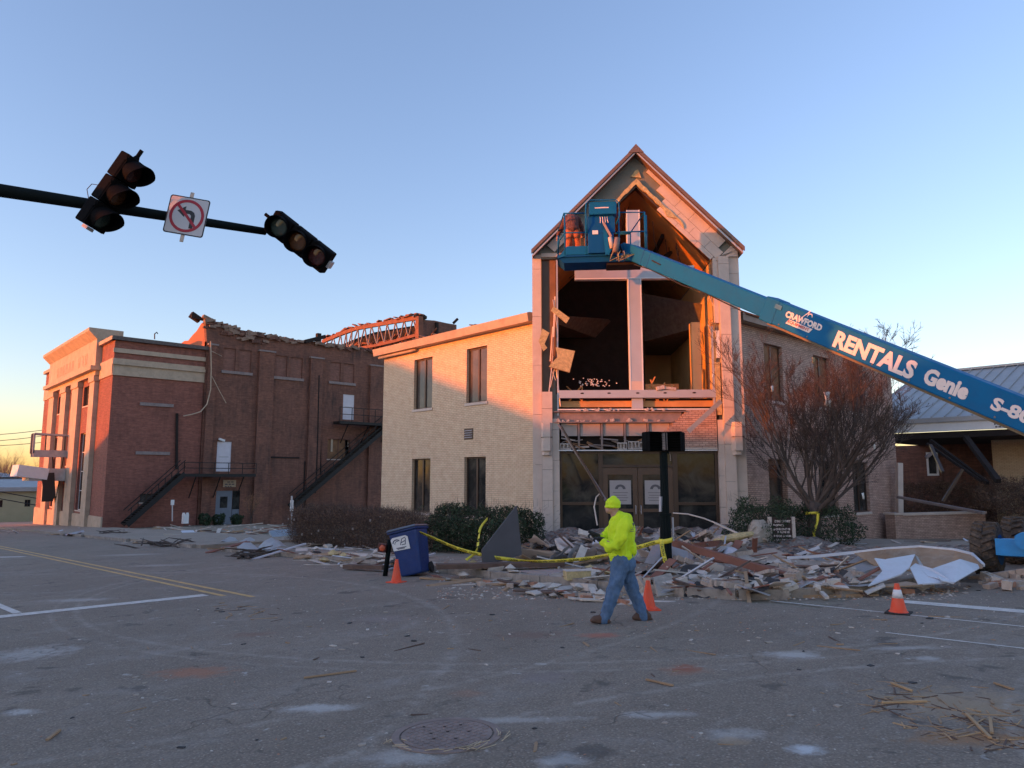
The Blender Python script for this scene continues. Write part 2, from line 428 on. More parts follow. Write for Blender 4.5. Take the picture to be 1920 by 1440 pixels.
mb.add([(RX0+0.2, WY-0.40, e), (RX1+0.35, WY-0.40, e), (RX1+0.35, WY+10.3, e), (RX0+3, WY+10.3, e), (RX0+0.9, WY+5, e+1.9), (RX1-5, WY+5, e+1.9),
        (RX0+0.2, WY-0.40, e-0.05), (RX1+0.35, WY-0.40, e-0.05), (RX1+0.35, WY+10.3, e-0.05), (RX0+3, WY+10.3, e-0.05)],
       [(0,1,5,4), (1,2,5), (2,3,4,5), (3,0,4), (6,7,1,0), (7,8,2,1), (8,9,3,2), (9,6,0,3), (9,8,7,6)])
mb.build('roof', M_SHING, church)
mb = MB(); e = 7.265
mb.add([(WX-0.2, LY0+0.2, e), (WX-0.2, LY1+0.3, e), (WX+10.3, LY1+0.3, e), (WX+10.3, LY0+3, e), (WX+5, LY0+1, e+0.7), (WX+5, LY1-4, e+0.7)],
       [(0,4,5,1), (1,5,2), (2,5,4,3), (3,4,0), (0,1,2,3)])
mb.build('roof', M_SHING, church)
rr = random.Random(3)
mb = MB()
for k in range(16):
    y = rr.uniform(LY0+0.5, LY1-0.5); mb.obox((WX-0.1+rr.uniform(0, .2), y, 7.29), (rr.uniform(.1, .3), rr.uniform(.2, .8), 0.04), Matrix.Rotation(rr.uniform(-.4, .4), 3, 'X') @ Matrix.Rotation(rr.uniform(-.5, .5), 3, 'Z'))
tag(mb.build('roof_scraps', M_SHING, church), kind='stuff')
# louvre vent
a = onX(872, 806, WX); b = onX(886, 822, WX)
mb = MB(); mb.box(WX-0.012, b.y-0.04, b.z-0.04, WX-0.002, a.y+0.04, a.z+0.04); vt = mb.build('vent', M_BRONZE, church)
for k in range(4):
    z = b.z + (a.z-b.z)*(k+0.5)/4
    mb = MB(); mb.obox((WX-0.03, (a.y+b.y)/2, z), (0.05, a.y-b.y-0.02, 0.012), Matrix.Rotation(R(-35), 3, 'Y')); mb.build('slat', M_ALU, vt)

# ---- tower in its own frame (x right, y inward, z up)
T = dict(xf=TM)
# concrete/steel core behind the cladding
mb = MB()
mb.box(-3.30, 0.10, -0.6, -2.58, 0.5, 4.4); mb.box(2.62, 0.10, -0.6, 3.34, 0.5, 9.1)
mb.box(-3.30, 0.28, 4.4, -2.62, 0.5, 9.05)
mb.build('column_core', M_SHEATH, church, **T)
mb = MB(); mb.box(-3.30, 0.5, -0.6, -2.64, 9, 8.96); mb.box(2.64, 0.5, -0.6, 3.34, 9, 8.96); mb.box(-2.63, 8.7, -0.6, 2.63, 9, 8.96)
mb.prism([(-2.63, 8.7, 8.96), (2.63, 8.7, 8.96), (0.1, 8.7, 11.5)], (0, 0.3, 0))
mb.build('side_wall', M_PLAST, church, **T)
mb = MB(); mb.box(-2.63, 0.3, 4.0, 2.63, 8.69, 4.2); mb.build('balcony_floor', M_WOODC, church, **T)
mb = MB(); mb.box(-2.55, 5.2, 4.21, 1.0, 5.3, 9.9); mb.build('back_partition', M_DARK, church, **T)  # near-black sheet, the unlit depth of the hall put into its colour
mb = MB(); mb.box(-2.635, 0.6, 4.21, -2.56, 8.6, 8.9); mb.build('shade_lining', M_DARK, church, **T)  # added dark lining, the unlit left side painted in
mb = MB(); mb.box(2.05, 1.2, 4.21, 2.35, 1.6, 7.0); mb.build('wall_pier', M_PLAST, church, **T)
mb = MB(); mb.box(0.7, 3.0, 4.21, 1.9, 3.12, 5.1); mb.build('railing_panel', M_WOODC, church, **T)
# roof slabs
for sg in (-1, 1):
    mb = MB(); ex = 3.36 if sg < 0 else 3.50; ez = 9.14
    mb.prism([(0.10, -0.30, 12.66), (sg*ex, -0.30, ez+0.02), (sg*ex, -0.30, ez-0.18), (0.10, -0.30, 12.46)], (0, 9.6, 0))
    mb.build('roof', M_COPPER, church, **T)
    mb = MB(); mb.prism([(0.10, -0.36, 12.69), (sg*(ex+0.04), -0.36, ez+0.02), (sg*(ex+0.04), -0.36, ez-0.12), (0.10, -0.36, 12.54)], (0, 0.058, 0))
    mb.build('roof_edge', M_COPPER, church, **T)
    mb = MB(); mb.prism([(0.10, -0.325, 12.51), (sg*ex, -0.325, ez-0.14), (sg*(ex-0.02), -0.325, ez-0.19), (0.10, -0.325, 12.45)], (0, 0.024, 0))
    mb.build('edge_flashing', M_ALU, church, **T)
mb = MB(); mb.prism([(-0.16, -0.375, 12.44), (0.36, -0.375, 12.44), (0.10, -0.375, 12.74)], (0, 0.012, 0)); mb.build('ridge_cap', M_COPPER, church, **T)
# ceiling under the roof
for sg in (-1, 1):
    mb = MB(); mb.prism([(0.10, 0.36, 11.50), (sg*2.62, 0.36, 8.98), (sg*2.62, 0.36, 9.10), (0.10, 0.36, 11.64)], (0, 8.5, 0)); mb.build('ceiling', M_WOODC, church, **T)
    mb = MB(); mb.bar((sg*1.25, 1.7, 10.24), (sg*1.25, 8.5, 10.24), 0.10, 0.16); mb.build('purlin', M_DARK, church, **T)
for y in (2.2, 3.4, 4.8):
    mb = MB(); mb.tube([(1.55, y, 10.0), (1.55, y, 9.75)], 0.02, 6); mb.tube([(1.62, y, 9.8), (1.4, y-0.12, 9.6)], [0.07, 0.10], 10)
    mb.build('spotlight', M_DARK, church, **T)
# gable band: sheathing between the roof and the opening
def slope_pt(sg, t, off):   # t along the slope 0 at apex..1 at eave, off from outer line inward
    L = math.hypot(3.45, 3.55); ux_, uz_ = sg*3.45/L, -3.55/L
    nx_, nz_ = -sg*3.55/L, -3.45/L
    x = 0.10 + sg*3.42*t + nx_*off; z = 12.64 - 3.50*t + nz_*off; return x, z
for sg in (-1, 1):
    ox = 2.58*sg
    mb = MB()
    poly = [(0.10, 0.04, 12.55), (sg*3.34, 0.04, 9.2), (sg*3.34, 0.04, 8.95), (ox, 0.04, 8.95), (0.12, 0.04, 11.52)]
    mb.prism(poly, (0, 0.12, 0)); mb.build('sheathing', M_SHEATH, church, **T)
    # dark recess line along the inner edge
    mb = MB(); mb.prism([(0.12, -0.02, 11.56), (ox-sg*0.0, -0.02, 9.02), (ox-sg*0.09, -0.02, 8.86), (0.12, -0.02, 11.38)], (0, 0.32, 0)); mb.build('inner_edge_frame', M_BRONZE, church, **T)
# right-hand gable cladding panels still in place
def band_panel(sg, t0, t1, o0, o1, y0=-0.05, m=None):
    g = 0.005
    pts = [slope_pt(sg, t0+g/5, o0+g), slope_pt(sg, t1-g/5, o0+g), slope_pt(sg, t1-g/5, o1-g), slope_pt(sg, t0+g/5, o1-g)]
    mb = MB(); mb.prism([(p[0], y0, p[1]) for p in pts], (0, 0.05, 0)); mb.build('stone_panel', m or M_STONE, church, **T)
rows = [(0.16, 0.48), (0.48, 0.80)]
band_panel(1, 0.30, 0.47, 0.14, 0.48); band_panel(1, 0.16, 0.30, 0.14, 0.26)
for k, (a, b) in enumerate([(0.385, 0.53), (0.53, 0.67), (0.67, 0.81), (0.81, 0.925)]):
    band_panel(1, a, b, 0.48, 0.80)
for a, b in [(0.47, 0.60), (0.60, 0.74), (0.74, 0.88)]: band_panel(1, a, b, 0.14, 0.48)
for a, b in [(0.40, 0.57), (0.57, 0.75), (0.75, 0.90)]: band_panel(1, a, b, 0.80, 0.96)
for a, b in [(0.62, 0.78), (0.78, 0.90)]: band_panel(-1, a, b, 0.14, 0.48)
mb = MB(); mb.prism([(slope_pt(1, .93, .15)[0], -0.05, slope_pt(1, .93, .15)[1]), (3.38, -0.05, 9.15), (3.38, -0.05, 8.92), (2.72, -0.05, 8.92), (slope_pt(1, .93, .9)[0], -0.05, slope_pt(1, .93, .9)[1])], (0, 0.05, 0)); mb.build('stone_panel', M_STONE, church, **T)
# torn yellow insulation and trim along the inner gable
def ragged(mb, pts_a, pts_b, y0, dep, rnd, amp=0.05):
    for i in range(len(pts_a)-1):
        q = [pts_a[i], pts_a[i+1], pts_b[i+1], pts_b[i]]
        mb.prism([(p[0], y0, p[1]) for p in q], (0, dep, 0))
rr = random.Random(5)
for sg, t1 in ((1, 0.62), (-1, 0.55)):
    A = []; B = []
    n = 14
    for i in range(n+1):
        t = t1*i/n; cx = 0.12 + sg*2.46*t; cz = 11.56 - 2.56*t
        A.append((cx + rr.uniform(-.01, .01), cz + 0.05 + rr.uniform(0, 0.05))); B.append((cx, cz - 0.06 - rr.uniform(0, 0.07) - (0.14*math.sin(i*0.9) if sg > 0 and i > 8 else 0)))
    mb = MB(); ragged(mb, A, B, -0.10, 0.06, rr); mb.build('torn_insulation', M_INSUL, church, **T)
mb = MB(); mb.prism([(-0.05, -0.02, 11.75), (0.3, -0.02, 11.7), (0.2, -0.02, 12.0), (0.1, -0.02, 11.95)], (0, 0.05, 0)); mb.build('torn_insulation', M_INSUL, church, **T)
# columns: three upright strips of stone panels each
def strip(x0, x1, y0, z0, z1, h, off, m=M_STONE, th=0.06, skip=()):
    z = z0; first = True; k = 0
    while z < z1 - 0.05:
        hh = (off if first and off else h); first = False
        ze = min(z1, z + hh)
        if k not in skip:
            mb = MB(); mb.box(x0+0.003, y0, z+0.005, x1-0.003, y0+th, ze-0.005); mb.build('stone_panel', m, church, **T)
        z = ze; k += 1
# left
strip(-3.38, -3.08, 0.02, -0.6, 9.1, 1.62, 1.1, th=0.08)
strip(-3.08, -2.74, -0.12, -0.6, 4.47, 0.98, 0.6, th=0.22)
strip(-2.74, -2.52, -0.04, -0.6, 3.6, 0.98, 0.9, th=0.14)
# right
strip(3.06, 3.42, 0.02, -0.6, 9.14, 1.18, 0.7, th=0.08)
strip(2.72, 3.06, -0.12, -0.6, 8.92, 1.18, 1.0, th=0.22)
strip(2.53, 2.72, -0.04, -0.6, 3.55, 0.98, 0.4, th=0.14)
strip(2.56, 2.72, -0.04, 6.7, 8.9, 1.18, 0.9, th=0.12)
# exposed studs and insulation where panels are gone (right, above the lintel)
rr = random.Random(9)
mb = MB(); z = 3.7
while z < 5.4:
    zz = z + rr.uniform(.25, .5); mb.obox((2.62+rr.uniform(-.02, .02), 0.02, (z+zz)/2), (0.15, 0.12, zz-z), Matrix.Rotation(rr.uniform(-.05, .05), 3, 'Y')); z = zz
mb.build('exposed_insulation', M_INSUL, church, **T)
mb = MB(); mb.box(2.44, 0.0, 3.9, 2.50, 0.12, 6.6); mb.build('window_jamb', M_ALU, church, **T)
mb = MB(); mb.box(-2.58, 0.0, 3.7, -2.53, 0.14, 8.9); mb.build('window_jamb', M_ALU, church, **T)
mb = MB(); mb.box(2.58, -0.05, 5.55, 2.70, 0.05, 6.45); mb.build('loose_trim', M_WHITE, church, **T)
# left: dark recess with torn strips
mb = MB(); mb.box(-3.06, 0.16, 4.5, -2.80, 0.2, 9.0); mb.build('backing_board', M_BRONZE, church, **T)
mb = MB(); mb.box(-2.80, 0.12, 5.2, -2.60, 0.2, 9.0); mb.build('backing_board', M_BOARD, church, **T)
mb = MB(); mb.box(-3.08, -0.02, 9.0, -2.4, 0.06, 9.13); mb.build('lintel_strip', M_STONE, church, **T)
for k in range(9):
    x = -3.0 + rr.uniform(0, .42); z = 5.2 + rr.uniform(0, 3.2); ln = rr.uniform(.3, 1.5)
    mb = MB(); mb.bar((x, 0.06+rr.uniform(0, .06), z), (x+rr.uniform(-.18, .18), rr.uniform(-.05, .08), z-ln), rr.uniform(.02, .06), 0.012)
    mb.build('torn_strip', rr.choice([M_STONE, M_ALU, M_BOARD, M_STONE]), church, **T)
# light boxes on the columns: faceted stone brackets
for x in (-2.93, 3.10):
    br = MB(); br.prism([(x-0.17, -0.12, 2.55), (x+0.17, -0.12, 2.55), (x+0.11, -0.36, 2.55), (x-0.11, -0.36, 2.55)], (0, 0, 0.9)); bo = br.build('wall_bracket', M_STONE, church, **T)
    br = MB(); br.prism([(x-0.15, -0.12, 2.42), (x+0.15, -0.12, 2.42), (x+0.08, -0.28, 2.42), (x-0.08, -0.28, 2.42)], (0, 0, 0.12)); br.build('bracket_foot', M_STONE, bo, **T)
    br = MB(); br.box(x-0.18, -0.37, 2.98, x+0.18, -0.12, 2.99); br.build('bracket_joint', M_DARK, bo, **T)
# cross-shaped mullion
def member(x0, z0, x1, z1, edge='v'):
    mb = MB(); mb.box(x0, 0.10, z0, x1, 0.30, z1); c_ = mb.build('cross_beam', M_ALU, church, **T)
    if edge == 'v': rs = [(x0-0.012, z0, x0+0.025, z1), (x1-0.025, z0, x1+0.012, z1)]
    else: rs = [(x0, z0-0.012, x1, z0+0.025), (x0, z1-0.025, x1, z1+0.012)]
    for r_ in rs:
        mb = MB(); mb.box(r_[0], 0.085, r_[1], r_[2], 0.31, r_[3]); mb.build('bright_edge', M_WHITE, c_, **T)
member(-0.20, 4.52, 0.22, 8.245); member(-0.20, 8.675, 0.22, 10.62)
member(-1.96, 8.26, 1.98, 8.66, 'h')
mb = MB(); mb.box(-0.19, 0.095, 4.53, 0.21, 0.0999, 4.82); mb.build('board', M_STONE, church, **T)
# middle: sill beam, lower beams, gypsum row
mb = MB(); mb.box(-2.52, -0.02, 4.27, 2.52, 0.16, 4.52); sb = mb.build('sill_beam', M_ALU, church, **T)
for x in (-1.77, -0.9, 0.02, 0.9, 1.83):
    mb = MB(); mb.ell((x, -0.02, 4.42), (0.06, 0.02, 0.025), 10); mb.build('bolt_hole', M_DARK, sb, **T)
mb = MB(); mb.box(-2.5, 0.35, 3.93, 2.5, 0.4, 4.27); mb.build('gap_shade', M_DARK, church, **T)  # dark sheet closing the gap, its shade put into the colour
mb = MB(); mb.box(-0.16, 0.1, 3.93, 0.2, 0.24, 4.26); mb.build('stub_post', M_ALU, church, **T)
mb = MB(); mb.box(-2.56, -0.04, 3.87, 2.44, 0.3, 3.91); mb.build('window_sill_trim', M_WHITE, church, **T)
mb = MB(); mb.box(-2.70, 0.0, 3.49, 1.4, 0.05, 3.80); mb.box(-2.70, -0.10, 3.80, 1.55, 0.3, 3.83); mb.box(-2.70, -0.10, 3.46, 1.1, 0.3, 3.49); mb.build('steel_beam', M_STEEL, church, **T)
for k in range(34):
    x = rr.choice([rr.uniform(-2.0, -0.6), rr.uniform(-2.6, 1.3)]); s = rr.uniform(.03, .10)
    mb = MB(); mb.obox((x, -0.05, rr.choice([3.50, 3.845])+s/3), (s*1.4, s, s*0.8), Matrix.Rotation(rr.uniform(-1, 1), 3, 'Y')); mb.build('mortar_lump', M_MORT, church, **T)
xs = [-2.5, -1.89, -1.15, -0.41, 0.33, 1.07]
for i in range(len(xs)-1):
    mb = MB(); mb.box(xs[i]+0.045, 0.08, 3.04, xs[i+1]-0.045, 0.12, 3.455); mb.build('gypsum_panel', M_GYP, church, **T)
    mb = MB(); mb.box(xs[i+1]-0.03, 0.03, 2.62, xs[i+1]+0.03, 0.11, 3.455); mb.build('metal_stud', M_STEEL, church, **T)
mb = MB(); mb.box(-2.5, 0.3, 2.6, 2.5, 0.34, 3.46); mb.build('gap_shade', M_DARK, church, **T)  # second dark sheet, shade behind the gypsum row painted in
for k in range(26):
    x = rr.uniform(-2.4, 0.5); ln = rr.uniform(.15, .7)
    mb = MB(); mb.obox((x, 0.1+rr.uniform(-.08, .1), 2.68+rr.uniform(0, .3)), (ln, 0.1, rr.uniform(.02, .07)), Matrix.Rotation(rr.uniform(-.5, .5), 3, 'Y')); mb.build('torn_strip', rr.choice([M_DARK, M_STEEL, M_GYP, M_BOARD]), church, **T)
def core_block(x0, x1, z0, z1, n):
    mb = MB(); t = 0.035; y0, y1 = -0.06, 0.16; n = max(1, n)
    w_ = (x1-x0)
    mb.box(x0, y0, z0, x1, y1, z0+t); mb.box(x0, y0, z1-t, x1, y1, z1); mb.box(x0+.01, y0+0.12, z0+t, x1-.01, y0+0.13, z1-t)
    for i in range(n+1):
        xx = x0 + w_*i/n; mb.box(max(x0, xx-t/2), y0, z0+t, min(x1, xx+t/2), y1-.1, z1-t)
    mb.build('hollow_block', M_MORT, church, **T)
core_block(-2.50, -2.14, 2.60, 2.80, 3); core_block(-0.66, -0.36, 2.60, 2.82, 3)
core_block(-0.32, 0.02, 2.61, 2.86, 3); core_block(0.03, 0.4, 2.62, 2.84, 3)
mb = MB(); mb.box(-2.55, -0.06, 2.555, 2.5, 0.2, 2.59); mb.build('lintel_angle', M_WHITE, church, **T)
# surviving brick patch with a stepped broken edge
mb = MB(); z = 2.66
r0 = 0.55
while z < 3.86:
    tt = (z-2.66)/1.2; x0 = 0.35 + 1.25*tt*(1.0 if tt < .5 else 1.02) + rr.uniform(-.05, .05)
    mb.box(x0, -0.05, z, 2.50, 0.07, min(z+0.0677, 3.87)); z += 0.0677
mb.build('brick_patch', M_PINKB, church, **T)
for k in range(4):
    mb = MB(); mb.box(0.55+k*0.49, -0.07, 2.60, 1.03+k*0.49, 0.07, 2.655); mb.build('stone_course', M_STONE, church, **T)
# storefront
SF = M_BRONZE
def fr_bar(x0, z0, x1, z1, nm='door_frame', y0=0.12, y1=0.26): 
    mb = MB(); mb.box(x0, y0, z0, x1, y1, z1); return mb.build(nm, SF, church, **T)
fr_bar(-2.52, -0.5, -2.44, 2.55); fr_bar(2.44, -0.5, 2.52, 2.55); fr_bar(-2.44, 2.47, 2.44, 2.55)
fr_bar(-1.27, -0.5, -1.13, 2.47); fr_bar(1.09, -0.5, 1.25, 2.47)
fr_bar(-1.13, 2.03, 1.09, 2.12)
for x0, x1 in ((-2.44, -1.27), (1.25, 2.44)):
    fr_bar(x0, 0.84, x1, 0.93, y0=0.125, y1=0.255); fr_bar(x0, -0.5, x1, -0.38, y0=0.125, y1=0.255)
    for z0, z1 in ((0.93, 2.47), (-0.38, 0.84)):
        mb = MB(); mb.box(x0, 0.18, z0, x1, 0.192, z1); mb.build('glass_pane', M_GLASS, church, **T)
mb = MB(); mb.box(-1.13, 0.18, 2.12, 1.09, 0.192, 2.47); mb.build('glass_pane', M_GLASS, church, **T)
M_DOOR = mat('brown_door', (0.12, 0.07, 0.045), 0.45, metal=0.2, var=0.12)
M_PAPER = mat('poster_paper', (0.42, 0.38, 0.37), 0.8, var=0.05)
M_INK = mat('grey_ink', (0.12, 0.11, 0.12), 0.7, var=0.05)
for x0, x1, hs in ((-1.13, -0.03, 1), (-0.015, 1.09, -1)):
    t = 0.15; y0, y1 = 0.14, 0.19
    mb = MB(); mb.box(x0, y0, -0.42, x0+t, y1, 2.02); mb.box(x1-t, y0, -0.42, x1, y1, 2.02); mb.box(x0+t, y0, 1.80, x1-t, y1, 2.02); mb.box(x0+t, y0, -0.42, x1-t, y1, 0.10); mb.box(x0+t, y0, 0.62, x1-t, y1, 0.72)
    d_ = mb.build('entrance_door', M_DOOR, church, **T)
    for z0, z1 in ((0.72, 1.80), (0.10, 0.62)):
        mb = MB(); mb.box(x0+t, 0.16, z0, x1-t, 0.168, z1); mb.build('pane', M_GLASS, d_, **T)
    mb = MB(); cx = (x0+x1)/2; mb.box(cx-0.34, 0.150, 0.86, cx+0.34, 0.156, 1.62); mb.build('poster', M_PAPER, d_, **T)
    mb = MB()
    arc = [(cx+0.17*math.cos(a), 0.146, 1.36+0.15*math.sin(a)) for a in [math.pi*i/10 for i in range(11)]] + [(cx+0.08*math.cos(a), 0.146, 1.36+0.09*math.sin(a)) for a in [math.pi-math.pi*i/8 for i in range(9)]]
    for i in range(10):
        a0, a1 = math.pi*i/10, math.pi*(i+1)/10
        mb.prism([(cx+0.17*math.cos(a0), 0.147, 1.34+0.15*math.sin(a0)), (cx+0.17*math.cos(a1), 0.147, 1.34+0.15*math.sin(a1)), (cx+0.08*math.cos(a1), 0.147, 1.34+0.08*math.sin(a1)), (cx+0.08*math.cos(a0), 0.147, 1.34+0.08*math.sin(a0))], (0, 0.002, 0))
    for i in range(4): mb.box(cx-0.24+0.03*(i%2), 0.147, 1.22-0.08*i, cx+0.24-0.04*(i%2), 0.149, 1.235-0.08*i)
    mb.build('printed_emblem', M_INK, d_, **T)
    mb = MB(); hx = x1-0.075 if hs > 0 else x0+0.075
    mb.tube([(hx, 0.14, 0.55), (hx, 0.08, 0.57), (hx, 0.08, 0.80), (hx, 0.14, 0.82)], 0.014, 6); mb.build('handle', M_ALU, d_, **T)
mb = MB(); mb.box(-2.6, 0.3, -0.6, 2.6, 8.6, -0.42); mb.build('entrance_floor', M_STONE, church, **T)
# small white flowers and rubble on the balcony edge
mb = MB()
for k in range(60): mb.ell((-1.35+rr.gauss(0, .28), 0.4+rr.uniform(0, .2), 4.72+abs(rr.gauss(0, .12))), (0.025, .02, .02), 6)
tag(mb.build('flowers', M_WHITE, church, **T), kind='stuff')
mb = MB(); mb.obox((1.0, 0.0, 4.57), (0.5, 0.15, 0.08), Matrix.Rotation(.1, 3, 'Y')); mb.obox((0.75, 0.0, 4.58), (0.25, 0.2, 0.12), Matrix.Rotation(-.2, 3, 'Y')); mb.build('mortar_lump', M_MORT, church, **T)

# torn wires and laths hanging in the opening
rw = random.Random(64)
for k in range(12):
    x = rw.uniform(-2.3, 2.4); zt_ = 11.2 - abs(x)*.95 - rw.uniform(0, .3); y = rw.uniform(.15, 1.4); L_ = rw.uniform(.4, 1.7)
    mb = MB(); mb.tube([(x, y, zt_), (x+rw.uniform(-.1, .1), y, zt_-L_*.4), (x+rw.uniform(-.25, .25), y+.1, zt_-L_*.75), (x+rw.uniform(-.3, .3), y, zt_-L_)], .011, 4, caps=False); mb.build('hanging_wire', M_DARK, church, **T)
for k in range(10):
    z = rw.uniform(4.9, 8.6); mb = MB(); mb.bar((2.56, .02+rw.uniform(0, .1), z), (2.40+rw.uniform(-.1, .1), -.02, z+rw.uniform(-.5, .5)), .03, .015); mb.build('torn_strip', rw.choice([M_INSUL, M_WHITE, M_STONE]), church, **T)
for k in range(8):
    x = rw.uniform(-2.2, 1.0); mb = MB(); mb.bar((x, .2, 4.2), (x+rw.uniform(-.5, .5), .9, 4.2+rw.uniform(.4, .9)), .04, .03); mb.build('broken_lath', M_WOODC, church, **T)
# ------------------------------------------------------------------ ground, road, kerbs, markings
def asphalt():
    m, nt, b = newmat('worn_asphalt'); L = nt.links; v = worldpos(nt)
    fine = ntex(nt, v, 48, 4, 0.75); mid = ntex(nt, v, 9, 5, 0.6); big = ntex(nt, v, 0.35, 6, 0.6, 0.5)
    c = mixc(nt, ramp(nt, big, 0.3, 0.7), (0.255, 0.196, 0.145), (0.345, 0.266, 0.198))
    c = mixc(nt, math_(nt, 'MULTIPLY', ramp(nt, mid, 0.35, 0.65), 0.35), c, (0.165, 0.127, 0.095))
    sp = N(nt, 'ShaderNodeTexVoronoi'); sp.inputs['Scale'].default_value = 34; L.new(v, sp.inputs['Vector'])
    c = mixc(nt, math_(nt, 'MULTIPLY', ramp(nt, sp.outputs['Distance'], 0.10, 0.38, True), 0.62), c, (0.50, 0.41, 0.33))
    c = mixc(nt, math_(nt, 'MULTIPLY', ramp(nt, fine, 0.44, 0.58), 0.55), c, (0.13, 0.103, 0.082))
    # pale plaster dust, streaked along the traffic
    mp = N(nt, 'ShaderNodeMapping'); L.new(v, mp.inputs[0]); mp.inputs['Rotation'].default_value = (0, 0, R(20)); mp.inputs['Scale'].default_value = (0.9, 2.0, 1)
    d1 = ntex(nt, mp.outputs[0], 0.75, 8, 0.68, 0.6); d2 = ntex(nt, v, 3.2, 8, 0.75)
    f = math_(nt, 'MULTIPLY', ramp(nt, d1, 0.50, 0.72), ramp(nt, d2, 0.40, 0.66))
    c = mixc(nt, math_(nt, 'MULTIPLY', f, 0.60), c, (0.42, 0.37, 0.33))
    d3 = ntex(nt, v, 5.5, 5, 0.6, 0.3)
    c = mixc(nt, math_(nt, 'MULTIPLY', ramp(nt, d3, 0.66, 0.70), 0.55), c, (0.55, 0.50, 0.45))
    # dark oil spots and patches
    d4 = ntex(nt, v, 1.9, 5, 0.6, 0.2)
    c = mixc(nt, math_(nt, 'MULTIPLY', ramp(nt, d4, 0.62, 0.68), 0.6), c, (0.07, 0.06, 0.052))
    d5 = ntex(nt, v, 6.5, 8, 0.72, 0.3)
    # individual dust marks: (pixel x, pixel y, radius x, radius y, colour, strength)
    for px, py, rx, ry, col, st in MARKS:
        p = onG(px, py)
        sb = N(nt, 'ShaderNodeVectorMath', operation='SUBTRACT'); L.new(v, sb.inputs[0]); sb.inputs[1].default_value = p
        dt = N(nt, 'ShaderNodeVectorMath', operation='MULTIPLY'); 
        ro = N(nt, 'ShaderNodeMapping'); L.new(sb.outputs[0], ro.inputs[0]); ro.vector_type = 'POINT'
        ro.inputs['Rotation'].default_value = (0, 0, R(90) - AZ_X + R(0)); 
        L.new(ro.outputs[0], dt.inputs[0]); dt.inputs[1].default_value = (1/(rx*.62), 1/(ry*1.7), 0)
        ln = N(nt, 'ShaderNodeVectorMath', operation='LENGTH'); L.new(dt.outputs[0], ln.inputs[0])
        e = math_(nt, 'ADD', ln.outputs['Value'], math_(nt, 'MULTIPLY', math_(nt, 'SUBTRACT', d5, 0.5), 2.6))
        c = mixc(nt, math_(nt, 'MULTIPLY', ramp(nt, e, 0.35, 1.15, True), st), c, col)
    d6 = ntex(nt, v, 8.0, 4, 0.6, 0.5); mp2 = N(nt, 'ShaderNodeMapping'); L.new(v, mp2.inputs[0]); mp2.inputs['Rotation'].default_value = (0, 0, R(-25)); mp2.inputs['Scale'].default_value = (5.0, 1.3, 1)
    d7 = ntex(nt, mp2.outputs[0], 2.2, 5, 0.6, 0.2)
    c = mixc(nt, math_(nt, 'MULTIPLY', ramp(nt, d7, 0.66, 0.70), 0.5), c, (0.07, 0.06, 0.052))
    c = mixc(nt, math_(nt, 'MULTIPLY', ramp(nt, d6, 0.70, 0.73), 0.6), c, (0.10, 0.085, 0.075))
    # swept tyre arcs and scratches
    for cx_, cy_, r0_, w_, st_ in ((2.0, -6.0, 10.6, .05, .45), (-3.0, 14.0, 11.0, .07, .35), (12.0, 12.0, 9.2, .05, .4), (12.0, 12.0, 9.55, .04, .3), (8.0, -3.5, 5.4, .04, .35), (5.0, 20.0, 14.5, .06, .3)):
        sb = N(nt, 'ShaderNodeVectorMath', operation='SUBTRACT'); L.new(v, sb.inputs[0]); sb.inputs[1].default_value = (cx_, cy_, 0)
        ml = N(nt, 'ShaderNodeVectorMath', operation='MULTIPLY'); L.new(sb.outputs[0], ml.inputs[0]); ml.inputs[1].default_value = (1, 1, 0)
        ln = N(nt, 'ShaderNodeVectorMath', operation='LENGTH'); L.new(ml.outputs[0], ln.inputs[0])
        e = math_(nt, 'ABSOLUTE', math_(nt, 'SUBTRACT', ln.outputs['Value'], r0_))
        fk = math_(nt, 'MULTIPLY', ramp(nt, e, w_*.3, w_*1.6, True), ramp(nt, d5, .42, .6))
        c = mixc(nt, math_(nt, 'MULTIPLY', fk, st_), c, (.50, .43, .36))
    # cracks
    wv = N(nt, 'ShaderNodeVectorMath', operation='ADD'); L.new(v, wv.inputs[0])
    nz = N(nt, 'ShaderNodeTexNoise'); nz.inputs['Scale'].default_value = 1.5; L.new(v, nz.inputs['Vector'])
    sc = N(nt, 'ShaderNodeVectorMath', operation='SCALE'); L.new(nz.outputs['Color'], sc.inputs[0]); sc.inputs['Scale'].default_value = 0.9; L.new(sc.outputs[0], wv.inputs[1])
    vo = N(nt, 'ShaderNodeTexVoronoi', feature='DISTANCE_TO_EDGE'); vo.inputs['Scale'].default_value = 0.42; L.new(wv.outputs[0], vo.inputs['Vector'])
    ck = math_(nt, 'MULTIPLY', ramp(nt, vo.outputs['Distance'], 0.0008, 0.005, True), ramp(nt, ntex(nt, v, 0.5, 2), 0.45, 0.6))
    c = mixc(nt, math_(nt, 'MULTIPLY', ck, 0.4), c, (0.08, 0.065, 0.052))
    L.new(c, b.inputs['Base Color']); b.inputs['Roughness'].default_value = 0.85; b.inputs['Specular IOR Level'].default_value = 0.35
    h = math_(nt, 'ADD', math_(nt, 'MULTIPLY', fine, 0.6), math_(nt, 'MULTIPLY', sp.outputs['Distance'], 0.6))
    h = math_(nt, 'SUBTRACT', h, math_(nt, 'MULTIPLY', ck, 1.5))
    bump(nt, b, h, 0.008, 0.9); return m
OR = (0.42, 0.17, 0.09); WH = (0.62, 0.57, 0.52); TN = (0.40, 0.28, 0.17); DK = (0.02, 0.02, 0.02)
